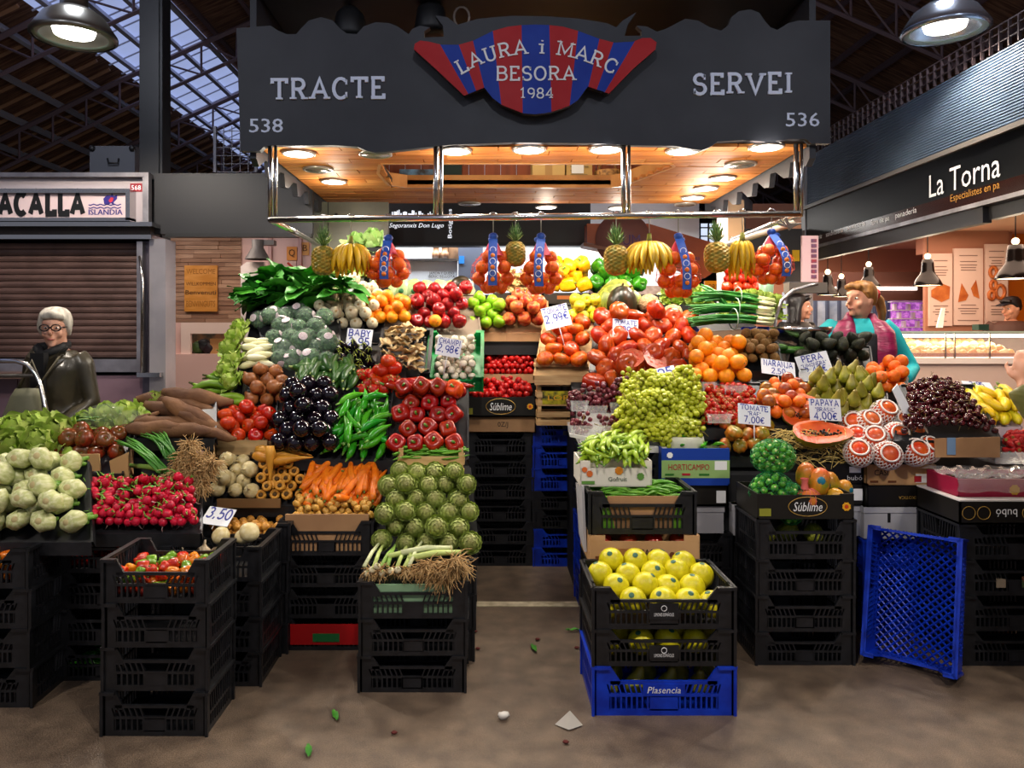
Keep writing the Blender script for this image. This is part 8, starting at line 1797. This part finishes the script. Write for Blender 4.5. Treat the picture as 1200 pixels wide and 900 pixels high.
stack(P(1044, 0, 3.98).x, 3.975, .30, .13, [.16] * 3, bluep, 'the large white foam box')
stack(P(985, 0, 4.0).x - .07, 4.01, .30, .1, [.163] * 3, blackp, 'the narrow white foam box')
# right stack
X0, X1 = 2.2, 2.76
stack((X0 + X1) / 2, 3.57, .56, .34, [.165] * 4, blackp, 'the big Bubó box')
open_box('fruit_box', X0 - .01, X1 + .01, 3.56, 3.92, .662, .768, bub, 'wide black Bubó box with upside down lettering at the end of the stall', [('flip', 'bubó', .37, .5, .17, .34, print_white), ('oval', .07, .5, .03, .03, goldp), ('oval', .19, .5, .03, .03, goldp), ('oval', .55, .5, .03, .03, goldp)])
q = MB(); q.bb((X0 - .01, 3.56, .768), (X1 + .01, 3.92, .775)); build('white_sheet', 'white sheet covering the wide Bubó box', 'sheet', [('white_sheet', q, mat('sheet_white', 'cfcac6', .6))])
pkb = mat('magenta_box', '8a0f34', .45)
open_box('fruit_box', 2.22, 2.75, 3.62, 3.88, .776, .86, pkb, 'magenta box of cherries wrapped in clear film', [('dot', .5, .4, .022, mat('box_gold', 'b88a24', .5))])
small_heap('cherry', 2.25, 2.72, 3.65, 3.86, .815, .032, 'dark cherry in the magenta film wrapped box', 'cherry', 'cherries in the magenta box', lay=1)
q = MB(); vs = []
for i in range(13):
    for j in range(9): vs.append((2.2 + .575 * i / 12, 3.60 + .30 * j / 8, .872 + .01 * sin(i * 2.1 + j * 1.4)))
q.add(vs, [(i * 9 + j, (i + 1) * 9 + j, (i + 1) * 9 + j + 1, i * 9 + j + 1) for i in range(12) for j in range(8)], None, True)
q.add([(2.2 + .575 * i / 12, 3.60 - (.02 * (k % 2)) - .004 * sin(i * 2), .872 - .035 * k + .006 * sin(i * 1.7 + k)) for i in range(13) for k in range(3)], [(i * 3 + k, (i + 1) * 3 + k, (i + 1) * 3 + k + 1, i * 3 + k + 1) for i in range(12) for k in range(2)], None, True)
build('cling_film', 'shiny clear film stretched over the magenta cherry box', 'film', [('cling_film', q, mat('shiny_film', 'f4f0f2', .06, alpha=.22, spec=.9, coat=.5))])
q = MB(); q.bb((2.48, 3.555, .37), (2.7, 3.562, .42)); q2 = MB(); q2.bb((2.36, 3.555, .37), (2.4, 3.562, .41)); build('carton_slip', 'green and red printed slip in the slots of the right black stack', 'slip', [('slip', q, mat('slip_green', '1c5a34', .5, '8a2030', 30)), ('slip_small', q2, mat('slip_tan', '9a8a74', .6))])
# blue crate leaning
me = crate_mesh(.37, .58, .17, bluep, True)
o = ob('plastic_crate', me); a = Vector((P(1017, 0, 3.56).x, 3.56)); b = Vector((P(1112, 0, 3.345).x, 3.345)); ax = Vector((b.x - a.x, b.y - a.y, 0)).normalized(); up = (Vector((0, 0, 1)) + Vector((-ax.y, ax.x, 0)) * .22).normalized(); zz = ax.cross(up)
# local x -> ax, local y -> up (long side), local z (opening) -> towards the camera
o.matrix_world = frame(ax, up, zz, Vector(((a.x + b.x) / 2, (a.y + b.y) / 2, 0)) + up * .295 - zz * .165)
o.location.z = .305; tag(o, 'empty blue lattice crate standing on end and leaning on the stacks', 'crate')


# ---------------------------------------------------------------- hanging fruit
stringm = mat('string', '8a8478', .7)
HY = CY + .01
def hook(r, top_z, z, x=0):
    q = MB(); q.tube([(x, 0, z), (x, 0, top_z)], .003, 5); part('string', q, stringm, r)
    q = MB(); q.tube([(x + .026 * cos(t), 0, top_z + .002 + .026 * sin(t)) for t in [radians(200 - i * 24) for i in range(11)]], .004, 5); part('hook', q, steel, r)
def railz(u): return P(0, 258 - (u - 318) / 620 * 8, RY).z
def pineapple(u, vt, vb, label):
    s = 1; hgt = (vb - vt) * HY / F; body = hgt * .58; r = ob('pineapple', None, loc=P(u, vb, HY) + Vector((0, 0, 0))); tag(r, label, 'pineapple', None)
    for nm, me in (('pineapple_body', PINE[0]), ('crown', PINE[1])):
        o = ob(nm, me, r); k = body; o.scale = (k * 1.02, k * 1.02, k); o.location = (0, 0, body / 2); o.rotation_euler = (0, 0, R.uniform(0, 6))
    hook(r, railz(u) - P(u, vb, HY).z, body * 1.35)
pineapple(379, 262, 323, 'hanging pineapple in front of the grey green partition')
pineapple(604, 260, 313, 'hanging pineapple between two orange bags')
pineapple(722, 260, 323, 'hanging pineapple above the dark watermelon')
pineapple(840, 256, 320, 'hanging pineapple beside the pointed banana bunch')
def hang_banana(u, v, n, label, spread, out, down):
    r = banana_hand(P(u, v, HY), n, label, spread, out, down); hook(r, railz(u) - P(u, v, HY).z, .03)
hang_banana(411, 286, 20, 'hanging hand of yellow bananas beside the first pineapple', 1.7, .10, .17)
hang_banana(761, 283, 28, 'wide hanging hand of yellow bananas near the rust coloured hood', 1.75, .135, .17)
hang_banana(870, 282, 12, 'pointed hanging bunch of ripe bananas close to the brown post', 1.9, .05, .2)
labm = mat('label_blue', '1c3c8a', .4, '2c58b0', 9); netm = mat('net_orange', 'd23a2c', .4); netp = mat('net_pinkred', 'd0304c', .4, alpha=.8)
def orange_bag(u, vt, vb, label, side, s=1.0, pinkside=1):
    top_ = P(u, vt, HY); hh = (vt - vb) * -HY / F; r = ob('net_bag', None, loc=top_); tag(r, label, 'net bag', None); pos = []
    d = .083 * s
    for k, (cnt, zf, rad) in enumerate(((3, .36, .055), (4, .56, .085), (4, .76, .08), (3, .93, .045))):
        for i in range(cnt):
            a = 2 * pi * i / cnt + k * .8; p = Vector((rad * cos(a) * 1.12, rad * sin(a) * .8, -hh * zf)); pos.append(p)
            put('bag_orange', top_ + p, Euler((R.uniform(0, 6), R.uniform(0, 6), 0)).to_matrix(), d, 'orange inside the ' + label, 'orange', 'oranges in the ' + label.split(' hung')[0], nm='orange')
    q = MB()
    for k in range(16):
        a = 2 * pi * k / 16; q.tube([(0, 0, 0), (.04 * cos(a), .03 * sin(a), -hh * .2), (.13 * cos(a), .1 * sin(a), -hh * .5), (.14 * cos(a), .105 * sin(a), -hh * .75), (.06 * cos(a), .05 * sin(a), -hh * 1.0)], .0016, 3, cap=False)
    for zf, rr in ((.2, .045), (.3, .08), (.4, .11), (.52, .133), (.64, .14), (.76, .14), (.88, .11)): q.tube([(rr * cos(t), rr * .76 * sin(t), -hh * zf) for t in [i * pi / 10 for i in range(21)]], .0014, 3, cap=False)
    part('net', q, netm, r)
    c = MB(); c.lathe([(.008, 0), (.03, -hh * .1), (.05, -hh * .22), (.075, -hh * .34)], 14); part('net_top', c, netp, r)
    q = MB(); W = .027 * s; pts = []
    for i in range(9):
        t = i / 8; x = side * .05 * sin(t * 2.2); y = -.02 - .115 * sin(min(1, t * 1.25) * pi / 2); z = -hh * (.02 + .9 * t); pts += [(x - W, y, z), (x + W, y, z)]
    q.add(pts, [(2 * i, 2 * i + 1, 2 * i + 3, 2 * i + 2) for i in range(8)], None, True); lb = part('blue_label', q, labm, r)
    q = MB()
    for i in (2, 4, 6): a = Vector(pts[2 * i]).lerp(Vector(pts[2 * i + 1]), .5) + Vector((0, -.004, 0)); q.tube([a + Vector((.018 * cos(t), 0, .018 * sin(t))) for t in [j * pi / 6 for j in range(13)]], .0018, 4, cap=False)
    part('label_ring', q, print_white, lb)
    q = MB()
    for i in (3, 5, 7): a = Vector(pts[2 * i]).lerp(Vector(pts[2 * i + 1]), .5) + Vector((0, -.003, 0)); q.lathe([(0, 0), (.014, 0), (.014, .002), (0, .002)], 10, M=Matrix.Translation(a) @ Matrix.Rotation(pi / 2, 4, 'X'))
    part('label_fruit', q, mat('label_orange', 'd8701c', .5), lb)
    k = MB(); k.ball((0, 0, .01), (.03, .02, .025), 8, 6, nz=.3); k.ball((.03 * side, 0, -.01), (.03, .015, .02), 8, 6, nz=.3); part('bunched_top', k, labm, r)
    hook(r, railz(u) - top_.z, .02)
orange_bag(455, 281, 333, 'net bag of oranges hung beside the first banana hand', -.2)
orange_bag(578, 279, 341, 'net bag of oranges hung left of the middle pineapple', -.1)
orange_bag(634, 279, 342, 'net bag of oranges hung right of the middle pineapple', -.5)
orange_bag(795, 279, 346, 'net bag of oranges hung beside the wide banana hand', .4)
orange_bag(904, 274, 330, 'net bag of oranges hung at the end of the rail', .9)
# tomatoes on the steel stand, scale
q = MB(); c = P(868, 345, 5.9); q.bb((c.x - .16, 5.82, c.z - .05), (c.x + .16, 6.05, c.z)); q2 = MB(); q2.bb((c.x - .03, 5.9, 1.6), (c.x + .03, 5.95, c.z - .05)); build('steel_stand', 'grey stand lifting a pile of tomatoes behind the parsley', 'stand', [('stand_top', q, blackp), ('stand_leg', q2, alu)])
heap('tomato', (846, 892, 344, 5.84), (846, 892, 340, 6.04), .085, 'red tomato piled on the grey stand behind the parsley', 'tomato', 'tomatoes on the grey stand', mode='mixed', lay2=.9, lay3=.9)
q = MB(); q.lathe([(.04, -.07), (.13, -.04), (.19, .02), (.2, .05), (.19, .05), (.12, -.02), (0, -.04)], 24, M=Matrix.Translation(P(938, 392, 5.05))); h_ = MB(); h_.tube([P(908, 388, 5.1), P(909, 372, 5.1), P(916, 352, 5.1), P(930, 340, 5.1), P(950, 334, 5.1), P(958, 333, 5.1)], .012, 8); hd = MB(); hd.bb(P(925, 343, 5.15), P(962, 332, 5.25)); c = P(938, 400, 5.05); st_ = MB(); st_.tube([(c.x, 5.05, 1.2), (c.x, 5.05, c.z)], .03, 8)
build('weighing_scale', 'steel weighing scale with a round pan and curved arm beside the vendor', 'scale', [('pan', q, steel), ('arm', h_, alu), ('scale_head', hd, mat('scale_grey', '6e665e', .4)), ('pedestal', st_, alu)])
q = MB(); q.lathe([(.045, 0), (.06, .18), (.057, .18), (.042, .01)], 14, M=Matrix.Translation(P(898, 350, 5.6))); build('plastic_cup', 'tall translucent cup with green contents under the last orange bag', 'cup', [('plastic_cup', q, mat('cup_green', '7a9a7c', .3))])

# ---------------------------------------------------------------- litter on the floor
def litter(name, u, v, mb_, m, label, cat, group=None):
    Y = F * H / (v - V0); mb_.tf(Matrix.Translation(((u - U0) * Y / F, Y, .004))); build(name, label, cat, [(name, mb_, m)], group)
q = MB(); q.add([(-.05, 0, 0), (.0, -.05, .004), (.06, -.01, .002), (.015, .05, .03)], [(0, 1, 3), (1, 2, 3), (3, 1, 0), (3, 2, 1)]); litter('paper_scrap', 665, 850, q, mat('scrap_white', 'd8d4cc', .7), 'folded white paper scrap on the floor by the blue crate', 'paper')
q = MB(); q.ball((0, 0, .012), (.025, .018, .014), 8, 6, nz=.5); litter('crumpled_paper', 590, 843, q, MATS['scrap_white'], 'small crumpled white paper on the aisle floor', 'paper')
for (u, v, c_, lab) in ((362, 890, 'leaf', 'long green leaf strip on the floor in front of the leeks'), (395, 847, 'leaf', 'short green leaf strip on the floor beside the leek stack'), (628, 766, 'leaf', 'thin green leaf strip on the aisle floor'), (663, 741, 'leaf', 'small green leaf bit on the aisle floor near the blue stack')):
    q = MB(); q.join(leaf_mb(.09, .02, .02, .05), rotz(R.uniform(0, 3)) @ Matrix.Translation((0, 0, .008))); litter('leaf_scrap', u, v, q, leaf_m, lab, 'leaf')
for (u, v) in ((630, 751), (676, 761), (557, 742), (560, 762), (663, 872), (462, 861)):
    q = MB(); q.ball((0, 0, .005), (.014, .01, .006), 6, 4, nz=.4); litter('husk_scrap', u, v, q, mat('husk_red', '5a1c18', .7), 'dark red skin scrap on the floor', 'scrap', 'skin scraps')
